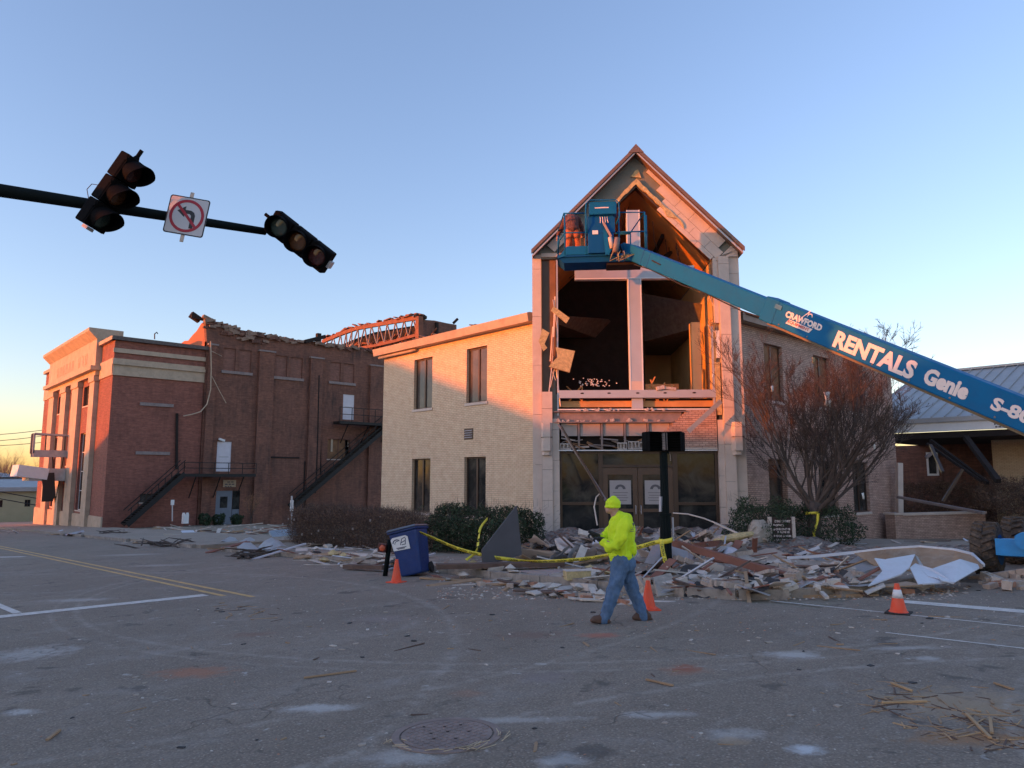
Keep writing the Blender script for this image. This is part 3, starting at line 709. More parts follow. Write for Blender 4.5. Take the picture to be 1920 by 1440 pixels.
MARKS = [(365, 1260, .75, .16, OR, .7), (1125, 1191, .45, .10, (0.46, .16, .10), .8), (1285, 1254, .24, .09, (.26, .06, .04), .9), (1285, 1256, .42, .14, OR, .45),
         (60, 1225, .8, .3, WH, .45), (595, 1328, .55, .08, WH, .6), (1515, 1405, .22, .07, (.6, .59, .58), .9), (1490, 1228, .5, .12, WH, .6), (1370, 1378, .4, .08, WH, .4),
         (1740, 1235, .25, .07, WH, .5), (1020, 1270, .5, .15, (.26, .2, .18), .5), (40, 1335, .3, .06, WH, .6), (1800, 1320, 1.0, .30, TN, .7), (1840, 1385, .8, .10, (.35, .18, .08), .8),
         (760, 1420, .5, .1, WH, .4), (720, 1160, .8, .2, (.3, .23, .2), .6), (150, 1125, 1.2, .15, WH, .35), (1230, 1340, .5, .06, WH, .5), (1050, 1425, .3, .08, WH, .5),
         (1375, 1390, .2, .06, TN, .6), (475, 1190, .5, .12, (.25, .12, .08), .5), (1000, 1190, .8, .15, (.22, .12, .09), .5), (250, 1040, 2.0, .3, WH, .3), (1700, 1215, .8, .06, WH, .4),
         (880, 1300, .25, .08, OR, .3), (950, 1350, 1.0, .05, WH, .35), (300, 1060, 1.5, .25, WH, .3)]
M_ASPH = asphalt()
def ground_mat():
    m, nt, b = newmat('dirt_and_dead_grass'); v = worldpos(nt)
    a = ntex(nt, v, 0.6, 8, 0.7, 0.4); f = ntex(nt, v, 14, 6, 0.7)
    c = mixc(nt, ramp(nt, a, 0.35, 0.65), (0.24, 0.19, 0.14), (0.14, 0.13, 0.075))
    c = mixc(nt, ramp(nt, f, 0.35, 0.7), c, (0.34, 0.28, 0.22))
    nt.links.new(c, b.inputs['Base Color']); b.inputs['Roughness'].default_value = 0.95
    bump(nt, b, f, 0.03); return m
M_GROUND = ground_mat()
def walk_mat():
    m, nt, b = newmat('dusty_concrete'); v = worldpos(nt); L = nt.links
    a = ntex(nt, v, 0.9, 8, 0.7, 0.4); f = ntex(nt, v, 26, 6, 0.7)
    c = mixc(nt, ramp(nt, a, 0.3, 0.7), (0.29, 0.23, 0.175), (0.40, 0.32, 0.25))
    c = mixc(nt, math_(nt, 'MULTIPLY', ramp(nt, f, 0.4, 0.7), 0.6), c, (0.20, 0.165, 0.135))
    d = ntex(nt, v, 2.2, 8, 0.75); c = mixc(nt, math_(nt, 'MULTIPLY', ramp(nt, d, 0.56, 0.66), 0.6), c, (0.10, 0.075, 0.055))
    L.new(c, b.inputs['Base Color']); b.inputs['Roughness'].default_value = 0.9
    bump(nt, b, math_(nt, 'ADD', f, d), 0.02); return m
M_WALK = walk_mat()
BX = [-400, -120, -40, -6, 0, 6, 12, 18, 24, 28, 32, 36, 39, 60, 120, 300, 600, 900]
BY = [-400, -120, -40, -10, 0, 8, 16, 24, 32, 48, 64, 90, 120, 150, 220, 400, 900, 1600]
def sheet(name, xs, ys, h, m, inside=None):
    mb = MB(); idx = {}
    for i, x in enumerate(xs):
        for j, y in enumerate(ys): idx[i, j] = len(mb.v); mb.v.append(Vector((x, y, G(x, y) + h)))
    for i in range(len(xs)-1):
        for j in range(len(ys)-1):
            if inside and not inside((xs[i]+xs[i+1])/2, (ys[j]+ys[j+1])/2): continue
            mb.f.append([idx[i, j], idx[i+1, j], idx[i+1, j+1], idx[i, j+1]]); mb.mi.append(0)
    return tag(mb.build(name, m), kind='structure')
RW0, RW1 = -2.2, 10.5        # left street, kerb to kerb (runs along Y)
CW0, CW1 = -7.5, 5.0         # cross street (runs along X)
def cuts(base, *extra): return sorted(set(list(base) + list(extra)))
gx = cuts(BX, RW0, RW1); gy = cuts(BY, CW0, CW1)
sheet('ground', cuts(BX), cuts(BY), -0.02, M_GROUND)
sheet('road', cuts([x for x in gx if x <= 300]), cuts([y for y in gy if y <= 400]), 0.0, M_ASPH, lambda x, y: (RW0 < x < RW1) or (CW0 < y < CW1))
KH = 0.13
# pavement slabs of the four corners; the church corner is rounded
def corner_fan(cx, cy, r, a0, a1, n=8): return [(cx + r*math.cos(a0+(a1-a0)*i/n), cy + r*math.sin(a0+(a1-a0)*i/n)) for i in range(n+1)]
M_KERB = mat('kerb_concrete', (0.36, 0.30, 0.25), 0.9, var=0.25, vscale=2.5, bmp=0.01, bscale=15, dirt=(0.10, 0.08, 0.07), dirt_amt=0.7)
def raised(name, outline, m, h=KH, base=-0.1):
    """outline: ground polygon counter-clockwise, raised by h, cut along Y so that it follows the slope"""
    mb = MB(); n = len(outline)
    top = [Vector((x, y, G(x, y) + h)) for x, y in outline]; bot = [Vector((x, y, G(x, y) + base)) for x, y in outline]
    mb.add(top + bot, [list(range(n))] + [[i, n+i, n+(i+1) % n, (i+1) % n] for i in range(n)])
    return tag(mb.build(name, m), kind='structure')
rad = 3.0
fan = corner_fan(RW1+rad, CW1+rad, rad, math.pi*1.5, math.pi, 10)      # from bottom to left
yard = [(RW1+rad, CW1)] ; 
out = [(RW1, 27.5)] + [p for p in fan[::-1]] + [(24, CW1), (24, WY+0.5), (WX+1, WY+0.5), (WX+1, 27.5)]
raised('pavement', out, M_WALK)
raised('pavement', [(24, CW1), (36, CW1), (36, CW1+2.2), (24, CW1+2.2)], M_WALK)
raised('pavement', [(RW1, 29.5), (15.5, 29.5), (15.5, 62), (RW1, 62)], M_WALK)
raised('pavement', [(RW1, 62.01), (15.0, 62.01), (15.0, 105), (RW1, 105)], M_WALK)
raised('pavement', [(-5.4, CW1+2), (RW0, CW1+2), (RW0, 105), (-5.4, 105)], M_WALK)
# kerb stones along the church corner and the left street
kerb_path = [(RW1, 60 - 1.5*i) for i in range(int((60-CW1-rad)/1.5)+1)]
fanp = corner_fan(RW1+rad, CW1+rad, rad, math.pi, math.pi*1.5, 6)
kerb_path = [p for p in kerb_path if p[1] > CW1+rad+0.4] + fanp + [(RW1+rad+1.5*i, CW1) for i in range(1, 12)]
rk = random.Random(11)
kerb = thing('kerb', (RW1, 14, G(RW1, 14)), 'broken concrete kerb running round the church corner', 'kerb'); kerb['kind'] = 'structure'; del kerb['category']; del kerb['label']
for i in range(len(kerb_path)-1):
    p, q = kerb_path[i], kerb_path[i+1]
    if 27.5 < p[1] < 30.5: continue
    p3 = Vector((p[0], p[1], G(*p)+0.055)); q3 = Vector((q[0], q[1], G(*q)+0.055)); d = (q3-p3)*0.006
    sd = (q3-p3).cross(Vector((0, 0, 1))).normalized() * 0.085
    if rk.random() < 0.12: continue
    mb = MB(); mb.bar(p3+d+sd*0.99, q3-d+sd, 0.165, 0.19+rk.uniform(-.012, .012)); mb.build('kerb_stone', M_KERB, kerb)
# painted markings
M_YEL = mat('worn_yellow_paint', (0.68, 0.41, 0.15), 0.8, var=0.25, vscale=4, bmp=0.001, dirt=(0.22, 0.17, 0.12), dirt_amt=0.6)
M_WPT = mat('worn_white_paint', (0.72, 0.65, 0.58), 0.8, var=0.2, vscale=5, bmp=0.001, dirt=(0.25, 0.20, 0.16), dirt_amt=0.6)
def stripe(name, p, q, w, m, h=0.004):
    p = Vector((p[0], p[1])); q = Vector((q[0], q[1])); d = (q-p).normalized(); s = Vector((-d.y, d.x))*w/2
    n = max(1, int((q-p).length/6)); mb = MB(); pts = []
    for i in range(n+1):
        c = p + (q-p)*i/n
        for e in (c+s, c-s): mb.v.append(Vector((e.x, e.y, G(e.x, e.y)+h)))
    for i in range(n): mb.f.append([2*i, 2*i+1, 2*i+3, 2*i+2]); mb.mi.append(0)
    return tag(mb.build(name, m), kind='structure')
stripe('yellow_line', (5.72, 13.3), (5.36, 118), 0.11, M_YEL); stripe('yellow_line', (5.42, 13.9), (5.12, 118), 0.11, M_YEL)
stripe('stop_line', (-1.6, 14.35), (5.25, 14.35), 0.34, M_WPT); stripe('lane_line', (2.3, 14.6), (1.95, 23), 0.13, M_WPT)
stripe('stop_line', (11.95, 4.4), (12.0, -2.2), 0.30, M_WPT); stripe('lane_line', (9.3, 3.6), (9.28, -6), 0.05, M_WPT)
stripe('lane_line', (10.85, 5.9), (10.7, 2.4), 0.05, M_WPT)
a = onG(0, 1042); b = onG(45, 1044)
stripe('lane_line', (a.x-1.5, a.y+.5), (b.x, b.y), 0.35, M_WPT)
# manhole in the foreground
p = onG(838, 1378)
M_IRON = mat('rusty_iron', (0.29, 0.21, 0.175), 0.8, metal=0.0, var=0.35, vscale=6, bmp=0.004, bscale=60, dirt=(0.2, .14, .12), dirt_amt=.6)
M_STRAW = mat('straw', (.55, .42, .27), .8, var=.3)
mh = thing('manhole_cover', (p.x, p.y, p.z), 'rusty round iron manhole cover with straw round its rim, flush in the foreground road', 'manhole cover')
sl = Matrix.Translation(p) @ Matrix.Rotation(math.atan(-0.035), 4, 'X')
mb = MB(); mb.lathe([(0.0, .001), (.33, .001), (.33, .008), (.0, .008)], 40); mb.build('lid', M_IRON, mh, xf=sl)
mb = MB()
for k in range(40):
    a0, a1 = 2*math.pi*k/40, 2*math.pi*(k+1)/40
    mb.prism([(.345*math.cos(a0), .345*math.sin(a0), 0.001), (.345*math.cos(a1), .345*math.sin(a1), 0.001), (.40*math.cos(a1), .40*math.sin(a1), 0.001), (.40*math.cos(a0), .40*math.sin(a0), 0.001)], (0, 0, .006))
mb.build('rim', M_IRON, mh, xf=sl)
mb = MB()
for i in range(-5, 6):
    for j in range(-5, 6):
        x, y = i*.055, j*.055
        if x*x+y*y < .3**2: mb.box(x-.016, y-.016, .008, x+.016, y+.016, .012)
tag(mb.build('tread_studs', M_IRON, mh, xf=sl), kind='stuff')
for i, j in ((1,2),(-2,1),(2,-2),(-1,-3),(3,1),(0,0),(-3,-1),(-1,4)):
    mb = MB(); mb.lathe([(0, .0121), (.012, .0121), (.012, .0129), (0, .0129)], 8, (i*.055+.027, j*.055+.027, 0)); mb.build('pick_hole', M_DARK, mh, xf=sl)

rs_ = random.Random(3)
for k in range(26):
    a = rs_.uniform(1.7, 4.6) if k < 34 else rs_.uniform(0, 6.28); r_ = rs_.uniform(.33, .45); c = Vector((r_*math.cos(a+AZ_X), r_*math.sin(a+AZ_X), .012)); b_ = a + AZ_X + rs_.uniform(-.6, .6) + 1.57; L_ = rs_.uniform(.04, .14)
    mb = MB(); mb.bar(c, c+Vector((math.cos(b_)*L_, math.sin(b_)*L_, rs_.uniform(0, .02))), .005, .004); mb.build('straw', M_STRAW, mh, xf=sl)
# ------------------------------------------------------------------ brick hall up the left street
BXF = 15.0; BYS = 63.3
bg0 = G(BXF, BYS) - 0.2
def fy(px, py=850): return onX(px, py, BXF).y
def fz(px, py): return onX(px, py, BXF).z
def sx(px, py): return onY(px, py, BYS).x
def sz(px, py): return onY(px, py, BYS).z
hall = thing('brick_hall', (BXF, BYS, bg0), 'long red brick hall with pale stone cornice and torn off roof, up the left street', 'hall')
YE = fy(75)
zt = sz(214, 630)                       # parapet of the front block
AX = sx(384, 690); AE = sx(722, 800) + 14
zb0, zb1 = sz(212, 703), sz(212, 671)
# front block: side wall
mb = MB(); wall(mb, frY(BYS), BXF+0.452, AX, bg0-3, zt-0.3, 0.4, [(sx(262, 935), sx(288, 935), sz(270, 942), sz(270, 926))])
mb.build('brick_wall', M_RED, hall)
mb = MB(); mb.box(BXF-0.02, BYS-0.06, zb0+0.12, AX, BYS-0.001, zb1-0.5); mb.build('stone_band', M_TRIMST, hall)
mb = MB(); mb.box(BXF-0.12, BYS-0.22, zb1-0.5, AX, BYS-0.001, zb1-0.25); mb.box(BXF-0.05, BYS-0.12, zb0, AX, BYS-0.001, zb0+0.12); mb.build('band_moulding', M_TRIMST, hall)
mb = MB(); mb.box(BXF-0.05, BYS-0.08, zb1-0.25, AX, BYS-0.001, zb1); mb.build('stone_band', M_TRIMST, hall)
z_l = sz(214, 652)
mb = MB(); mb.box(BXF-0.1, BYS-0.12, z_l-0.35, AX, BYS-0.001, z_l); mb.build('stone_band', M_TRIMST, hall)
mb = MB(); mb.box(BXF-0.25, BYS-0.3, zt-0.3, AX+0.2, BYS+0.5, zt); mb.build('coping', M_SHING, hall)
mb = MB(); mb.box(BXF+0.5, BYS+0.4, zt-1.6, AX, YE-0.5, zt-1.4); mb.build('roof_deck', M_SHING, hall)
for a, b in (((262, 757), (325, 760)), ((254, 849), (318, 851))):
    mb = MB(); x0 = sx(*a); x1 = sx(*b); z = sz(*a); mb.box(x0, BYS-0.1, z-0.13, x1, BYS-0.001, z+0.13); mb.build('stone_bar', M_STEEL, hall)
casement(frY(BYS), hall, sx(262, 935), sx(288, 935), sz(270, 942), sz(270, 926), M_GLASSL)
# facade with pilasters, deep window bays, entablature
U = [fy(p) for p in (199, 176, 167, 148, 145, 134, 122, 114, 113, 99, 92, 75)]
near, p3b, p3a = BYS, U[1], U[2]
bays = [(fy(167), fy(146)), (fy(134), fy(123)), (fy(113.5), fy(100))]
zc0 = onX(176, 745, BXF).z; 
zwt = onX(167, 712, BXF).z              # head of the window bays
zl = bg0
tw0, tw1 = onX(158, 762, BXF).z, onX(158, 727, BXF).z
lw0, lw1 = onX(157, 958, BXF).z, onX(157, 812, BXF).z
holes = []
for i, (a, b) in enumerate(bays):
    m = (b-a)*0.14
    holes.append((a+m, b-m, tw0, tw1))
    if i == 1: holes.append((a+m, b-m, bg0, bg0+3.6)); holes.append((a+m, b-m, bg0+5.2, lw1))
    else: holes.append((a+m, b-m, lw0, lw1))
mb = MB(); wall(mb, frX(BXF), BYS, YE, bg0-3, zt-0.3, 0.45, holes); mb.box(BXF+0.45, YE-0.4, bg0-3, AX, YE, zt-1.0); mb.build('brick_wall', M_RED, hall)
for i, h in enumerate(holes):
    top = abs(h[2]-tw0) < .01
    w_ = casement(frX(BXF), hall, h[0], h[1], h[2], h[3], M_GLASS if not top else M_DARK, frame_m=M_WHITE if not top else M_BRONZE, rec=0.2, sill=not (i == 2), mull=not top)
    if not top:
        n = max(2, int((h[3]-h[2])/1.6))
        for k in range(1, n):
            z = h[2] + (h[3]-h[2])*k/n; mb = MB(); mb.box(BXF+0.21, h[0]+.05, z-0.03, BXF+0.29, h[1]-.05, z+0.03); mb.build('glazing_bar', M_WHITE, w_)
    else:
        mb = MB(); mb.bar((BXF+.25, h[0]+.3, h[3]), (BXF+.3, h[1]-.4, h[2]), .12, .05); mb.build('broken_board', M_BOARD, w_)
pil = [(U[1], U[2]), (fy(146), fy(134)), (fy(123), fy(113.5)), (fy(100), fy(91))]
for a, b in pil:
    mb = MB(); mb.box(BXF-0.35, a, bg0-1, BXF-0.001, b, zwt); p_ = mb.build('pilaster', M_TRIMST, hall)
    mb = MB(); mb.box(BXF-0.45, a-0.12, zwt-0.5, BXF-0.001, b+0.12, zwt-0.02); mb.build('capital', M_TRIMST, p_)
cen0, cen1 = U[1]-0.3, fy(91)+0.3
ze0 = zwt; ze1 = onX(183, 690, BXF).z
ztc = onX(186, 622, BXF).z
mb = MB(); mb.box(BXF-0.40, cen0, ze0, BXF-0.001, cen1, ze1-0.35); mb.build('frieze', M_TRIMST, hall)
mb = MB(); mb.box(BXF-0.85, cen0-0.3, ze1-0.35, BXF-0.001, cen1+0.3, ze1); mb.build('cornice', M_TRIMST, hall)
mb = MB(); mb.box(BXF-0.45, cen0, ze1, BXF+0.8, cen1, ztc-0.9); mb.build('attic', M_TRIMST, hall)
mb = MB(); mb.prism([(BXF-0.45, cen0-0.05, ztc-0.9), (BXF-1.0, cen0-0.05, ztc-0.35), (BXF-1.1, cen0-0.05, ztc-0.25), (BXF-1.1, cen0-0.05, ztc), (BXF+1.5, cen0-0.05, ztc), (BXF+1.5, cen0-0.05, ztc-0.9)], (0, cen1-cen0+0.1, 0)); mb.build('cornice', M_TRIMST, hall)
for a, b in ((BYS, cen0), (cen1, YE)):
    mb = MB(); mb.box(BXF-0.10, a, zb0, BXF-0.001, b, zb1); mb.build('stone_band', M_TRIMST, hall)
    mb = MB(); mb.box(BXF-0.3, a-0.25 if a == BYS else a, zt-0.3, BXF+.5, b, zt); mb.build('coping', M_TRIMST, hall)
mb = MB(); mb.box(BXF-0.12, BYS-0.01, bg0-1, BXF-0.001, YE, bg0+1.1); mb.build('plinth', M_TRIMST, hall)
# worn carved inscription on the attic (barely legible in the photo: rows of weathered strokes)
rr = random.Random(21)
mb = MB(); u = cen0 + 3.0; za = (ze1 + ztc - 0.9)/2 - 0.2
while u < cen1 - 3.0:
    if rr.random() < .8:
        hgt = 0.95; x = BXF-0.47
        mb.box(x, u, za-hgt/2, x+0.03, u+0.14, za+hgt/2)
        k = rr.randrange(3)
        if k != 0: mb.box(x, u+0.14, za+hgt/2-0.14, x+0.03, u+0.6, za+hgt/2)
        if k != 1: mb.box(x, u+0.5, za-hgt/2, x+0.03, u+0.64, za+hgt/2-0.14 if k else za+hgt/2)
        if k != 2: mb.box(x, u+0.14, za-0.07, x+0.03, u+0.5, za+0.07)
    u += 1.25
tag(mb.build('worn_inscription', mat('weathered_bronze', (0.46, 0.345, 0.24), 0.8), hall), kind='stuff')
# entrance: open steel marquee frame, canopy, torn dark awning
mqx0 = BXF-0.4; mqx1 = onY(66, 830, bays[1][0]).x
ya, yb = fy(134), fy(127)
M_MARQ = mat('weathered_white_metal', (0.45, 0.42, 0.40), 0.6, var=0.2)
mar = thing('marquee_sign', (mqx0, ya, bg0+5), 'empty rectangular white metal sign skeleton sticking out over the pavement from the brick hall', 'sign')
Ym = bays[1][0] + 0.5
def mp(px, py): p = onY(px, py, Ym); return Vector((p.x, Ym, p.z))
q = [mp(65, 813), mp(136, 817), mp(134, 851), mp(62, 850)]
for a, b, w_ in ((q[0], q[1], .16), (q[1], q[2], .16), (q[2], q[3], .6), (q[3], q[0], .16)):
    for dy in (0, 1.1):
        mb = MB(); o = Vector((0, dy, 0)); mb.bar(a+o, b+o, .15, w_); mb.build('frame_bar', M_MARQ if w_ > .2 or dy == 0 else M_STEEL, mar)
for k in (.3, .55, .8):
    a = q[0].lerp(q[1], k); b = q[3].lerp(q[2], k); mb = MB(); mb.bar(a, b, .1, .1); mb.build('frame_bar', M_BRONZE, mar)
for k in (.2, .5):
    a = q[3].lerp(q[2], k+.3); b = Vector((BXF-0.3, Ym+3, a.z-4.5)); mb = MB(); mb.bar(a, b, .1, .1); mb.build('brace', M_BRONZE, mar)
cz = onY(90, 890, Ym).z
can = thing('canopy', (BXF, Ym, cz-.6), 'flat grey entrance canopy of the brick hall with torn dark cloth hanging from it', 'canopy')
x_tip = onY(31, 890, Ym).x
mb = MB(); mb.box(onY(52, 890, Ym).x, Ym-0.6, cz-.55, BXF-.36, Ym+2.5, cz+.55); mb.build('canopy_slab', M_MARQ, can)
mb = MB(); mb.obox((x_tip+1.1, Ym+.93, cz+.2), (2.3, 3.3, 1.0), Matrix.Rotation(R(8), 3, 'Y')); mb.build('bent_end', M_WHITE, can)
mb = MB()
qq = [(77, 887), (102, 886), (104, 928), (99, 940), (78, 941), (80, 912)]
mb.prism([(onY(a, b, Ym-.7).x, Ym-.7, onY(a, b, Ym-.7).z) for a, b in qq], (0, .06, 0)); mb.build('torn_cloth', mat('black_tarp', (0.04, 0.025, 0.02), 0.6, var=.5, vscale=1), can)
# ---- auditorium: taller block with broken parapet
prof = [(384, 597), (390, 596), (398, 603), (410, 604), (425, 611), (432, 610), (450, 619), (470, 622), (500, 629), (520, 631), (545, 637), (575, 640), (592, 641), (600, 645), (620, 646), (650, 651), (680, 652), (700, 657), (722, 660)]
pts = [(sx(a, b), sz(a, b)) for a, b in prof]; pts.append((AE, pts[-1][1]-0.3))
wins = [(418, 470, 655, 697), (515, 566, 669, 708), (618, 663, 681, 717)]
ah = []
for a, b, c, d in wins: ah.append((sx(a, (c+d)/2), sx(b, (c+d)/2), sz((a+b)/2, d), sz((a+b)/2, c)))
AY = BYS - 0.12
zcut = min(p[1] for p in pts) - 0.9
doorL = (sx(405, 860), sx(432, 860), sz(418, 884), sz(418, 828)); doorU = (sx(642, 760), sx(663, 760), sz(652, 787), sz(652, 740))
doorG = (sx(403, 950), sx(448, 950), bg0+0.1, sz(425, 920)); winS = (sx(613, 842), sx(655, 842), sz(634, 861), sz(634, 824))
mb = MB(); wall(mb, frY(AY), AX, AE, bg0-3, zcut, 0.5, ah + [doorL, doorU, doorG, winS]); mb.build('brick_wall', M_DRED, hall)
mb = MB(); poly = [(AX, AY, zcut)] + [(x, AY, z) for x, z in pts] + [(AE, AY, zcut)]; mb.prism(poly, (0, .5, 0)); mb.build('brick_wall', M_DRED, hall)
# rubble core showing at the broken edge
rr = random.Random(31)
M_RUBC = mat('broken_brick_core', (0.30, 0.20, 0.15), 0.95, var=0.4, vscale=3, bmp=0.03, bscale=6)
for i in range(110):
    k = rr.randrange(len(pts)-2); t = rr.random(); x = pts[k][0]*(1-t)+pts[k+1][0]*t; z = pts[k][1]*(1-t)+pts[k+1][1]*t
    s = rr.uniform(.2, .5); mb = MB(); mb.obox((x, AY-rr.uniform(-.1, .12), z-rr.uniform(-.05, .9)*(1 if x < pts[8][0] else .3)), (s*1.6, s, s*.6), Matrix.Rotation(rr.uniform(-.4, .4), 3, 'Y')); mb.build('broken_brick', rr.choice([M_RUBC, M_DRED, M_RUBC]), hall)
# west wall of the auditorium above the low roof, its sunlit orange put into the colour, ragged top
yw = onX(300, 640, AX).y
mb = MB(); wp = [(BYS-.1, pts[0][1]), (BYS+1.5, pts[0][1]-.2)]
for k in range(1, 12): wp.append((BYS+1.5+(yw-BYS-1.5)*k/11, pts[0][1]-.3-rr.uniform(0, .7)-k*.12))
mb.prism([(AX, BYS-.1, bg0)] + [(AX, y, z) for y, z in wp] + [(AX, yw, bg0)], (.5, 0, 0)); mb.build('brick_wall', mat('sun_orange_brick', (0.46, 0.16, 0.08), .9, var=.15, vscale=.6), hall)
mb = MB(); mb.box(AX+.5, yw-.4, bg0, AE, yw, zcut-1); mb.build('brick_wall', M_DRED, hall)
for a, b in ((384, 399), (480, 508), (577, 600), (690, 716)):
    mb = MB(); x0, x1 = sx(a, 760), sx(b, 760); mb.box(x0, AY-.28, bg0-3, x1, AY-.001, sz((a+b)/2, 648+(a-384)*.13)); p_ = mb.build('pilaster', M_DRED, hall)
    mb = MB(); zz = sz((a+b)/2, 648+(a-384)*.13); mb.box(x0-.1, AY-.34, zz, x1+.1, AY-.001, zz+.15); mb.build('capital', M_STEEL, p_)
M_INFILL = brick_mat('infill_brick', (.25, .10, .075), (.32, .14, .10), (.2, .12, .09), bw=.22, rh=.072, ms=.012, stain_amt=.3, stain=(.1, .05, .04))
for (x0, x1, z0, z1) in ah:
    mb = MB(); um = (x0+x1)/2; mb.box(x0, AY+.12, z0, um-.18, AY+.3, z1); mb.box(um+.18, AY+.12, z0, x1, AY+.3, z1); tag(mb.build('bricked_window', M_INFILL, hall))
    mb = MB(); mb.box(um-.18, AY+.02, z0, um+.18, AY+.3, z1); mb.build('brick_pier', M_DRED, hall)
    mb = MB(); mb.box(x0-.15, AY-.12, z0-.25, x1+.15, AY+.1, z0-.001); mb.build('sill', M_STEEL, hall)
M_DW = mat('pale_painted_door', (0.66, 0.62, 0.66), .6, var=.08)
for (x0, x1, z0, z1) in (doorL, doorU):
    mb = MB(); mb.box(x0, AY+.05, z0, x1, AY+.12, z1); d_ = mb.build('door', M_DW, hall)
    mb = MB(); mb.box(x0+.2, AY+.035, z0+1.2, x1-.2, AY+.049, z0+1.3); mb.build('handle', M_ALU, d_)
M_GDOOR = mat('grey_blue_door', (0.17, 0.19, 0.23), .6, var=.1)
x0, x1, z0, z1 = doorG; xm = x0+(x1-x0)*.68
mb = MB(); mb.box(x0, AY+.05, z0, xm, AY+.15, z1); d_ = mb.build('door', M_GDOOR, hall)
mb = MB(); mb.box(x0+(xm-x0)*.27, AY+.035, z0+(z1-z0)*.5, x0+(xm-x0)*.72, AY+.049, z1-.5); mb.build('pane', M_GLASS, d_)
mb = MB(); mb.box(xm+.05, AY+.05, z0+(z1-z0)*.45, x1, AY+.08, z1); mb.build('pane', M_GLASS, hall)
mb = MB(); mb.box(xm+.05, AY+.05, z0, x1, AY+.12, z0+(z1-z0)*.45); mb.build('door_panel', M_GDOOR, hall)
sgn = (sx(417, 906), sx(441, 906), sz(430, 913), sz(430, 900))
mb = MB(); mb.box(sgn[0], AY-.06, sgn[2], sgn[1], AY-.005, sgn[3]); sg_ = mb.build('name_plate', M_TRIMST, hall)
mb = MB()
for r_ in range(3):
    xx = sgn[0]+.15+.2*(r_ == 0)
    while xx < sgn[1]-.3: wl = rr.uniform(.1, .25); z = sgn[3]-.17-r_*.2; mb.box(xx, AY-.065, z-.05, xx+wl, AY-.061, z+.05); xx += wl+.08
tag(mb.build('faded_lettering', M_INK, sg_), kind='stuff')
x0, x1, z0, z1 = winS
casement(frY(AY), hall, x0, x1, z0, z1, M_BOARD, frame_m=M_DRED, rec=.15)
for k in range(5):
    mb = MB(); xx = rr.uniform(x0+.3, x1-.3); mb.box(xx, AY+.1, z0+rr.uniform(.1, 1), xx+.2, AY+.14, z0+rr.uniform(1.2, 2.2)); mb.build('boarding', rr.choice([M_TRIMST, M_DARK]), hall)
def side_tube(name, pl, r, m, y=None, par=hall):
    y = AY-.15 if y is None else y
    mb = MB(); mb.tube([tuple(onY(a, b, y)) for a, b in pl], r, 6); return mb.build(name, m, par)
side_tube('drain_pipe', [(597, 704), (595, 800), (592, 895), (590, 925)], .17, M_DARK)
side_tube('drain_pipe', [(332, 775), (331, 880)], .11, M_DARK, BYS-.12)
side_tube('drain_pipe', [(601, 825), (601, 890)], .07, M_DARK)
side_tube('sagging_cable', [(395, 640), (396, 690), (395, 730), (388, 758), (376, 772), (360, 777), (344, 780)], .05, M_TRIMST, AY-.5)
side_tube('sagging_cable', [(396, 658), (410, 665), (416, 668), (404, 662)], .03, M_TRIMST, AY-.5)
side_tube('sagging_cable', [(397, 705), (410, 730), (424, 756)], .03, M_TRIMST, AY-.5)
mb = MB(); mb.obox((sx(413, 825), AY-.2, sz(413, 825)), (.5, .3, .16), Matrix.Rotation(.3, 3, 'Y')); mb.build('wall_lamp', M_WHITE, hall)
for a in ((505, 857, 560), (0, 0, 0))[:1]:
    mb = MB(); mb.box(sx(505, 857), AY-.05, sz(505, 859), sx(560, 857), AY-.001, sz(505, 856)); mb.build('lintel', M_DARK, hall)
for a in (568, 727):
    mb = MB(); mb.box(sx(a, 900), AY-.05, sz(a, 942), sx(a+2, 900), AY-.001, sz(a, 865)); mb.build('joint_cover', M_DARK, hall)
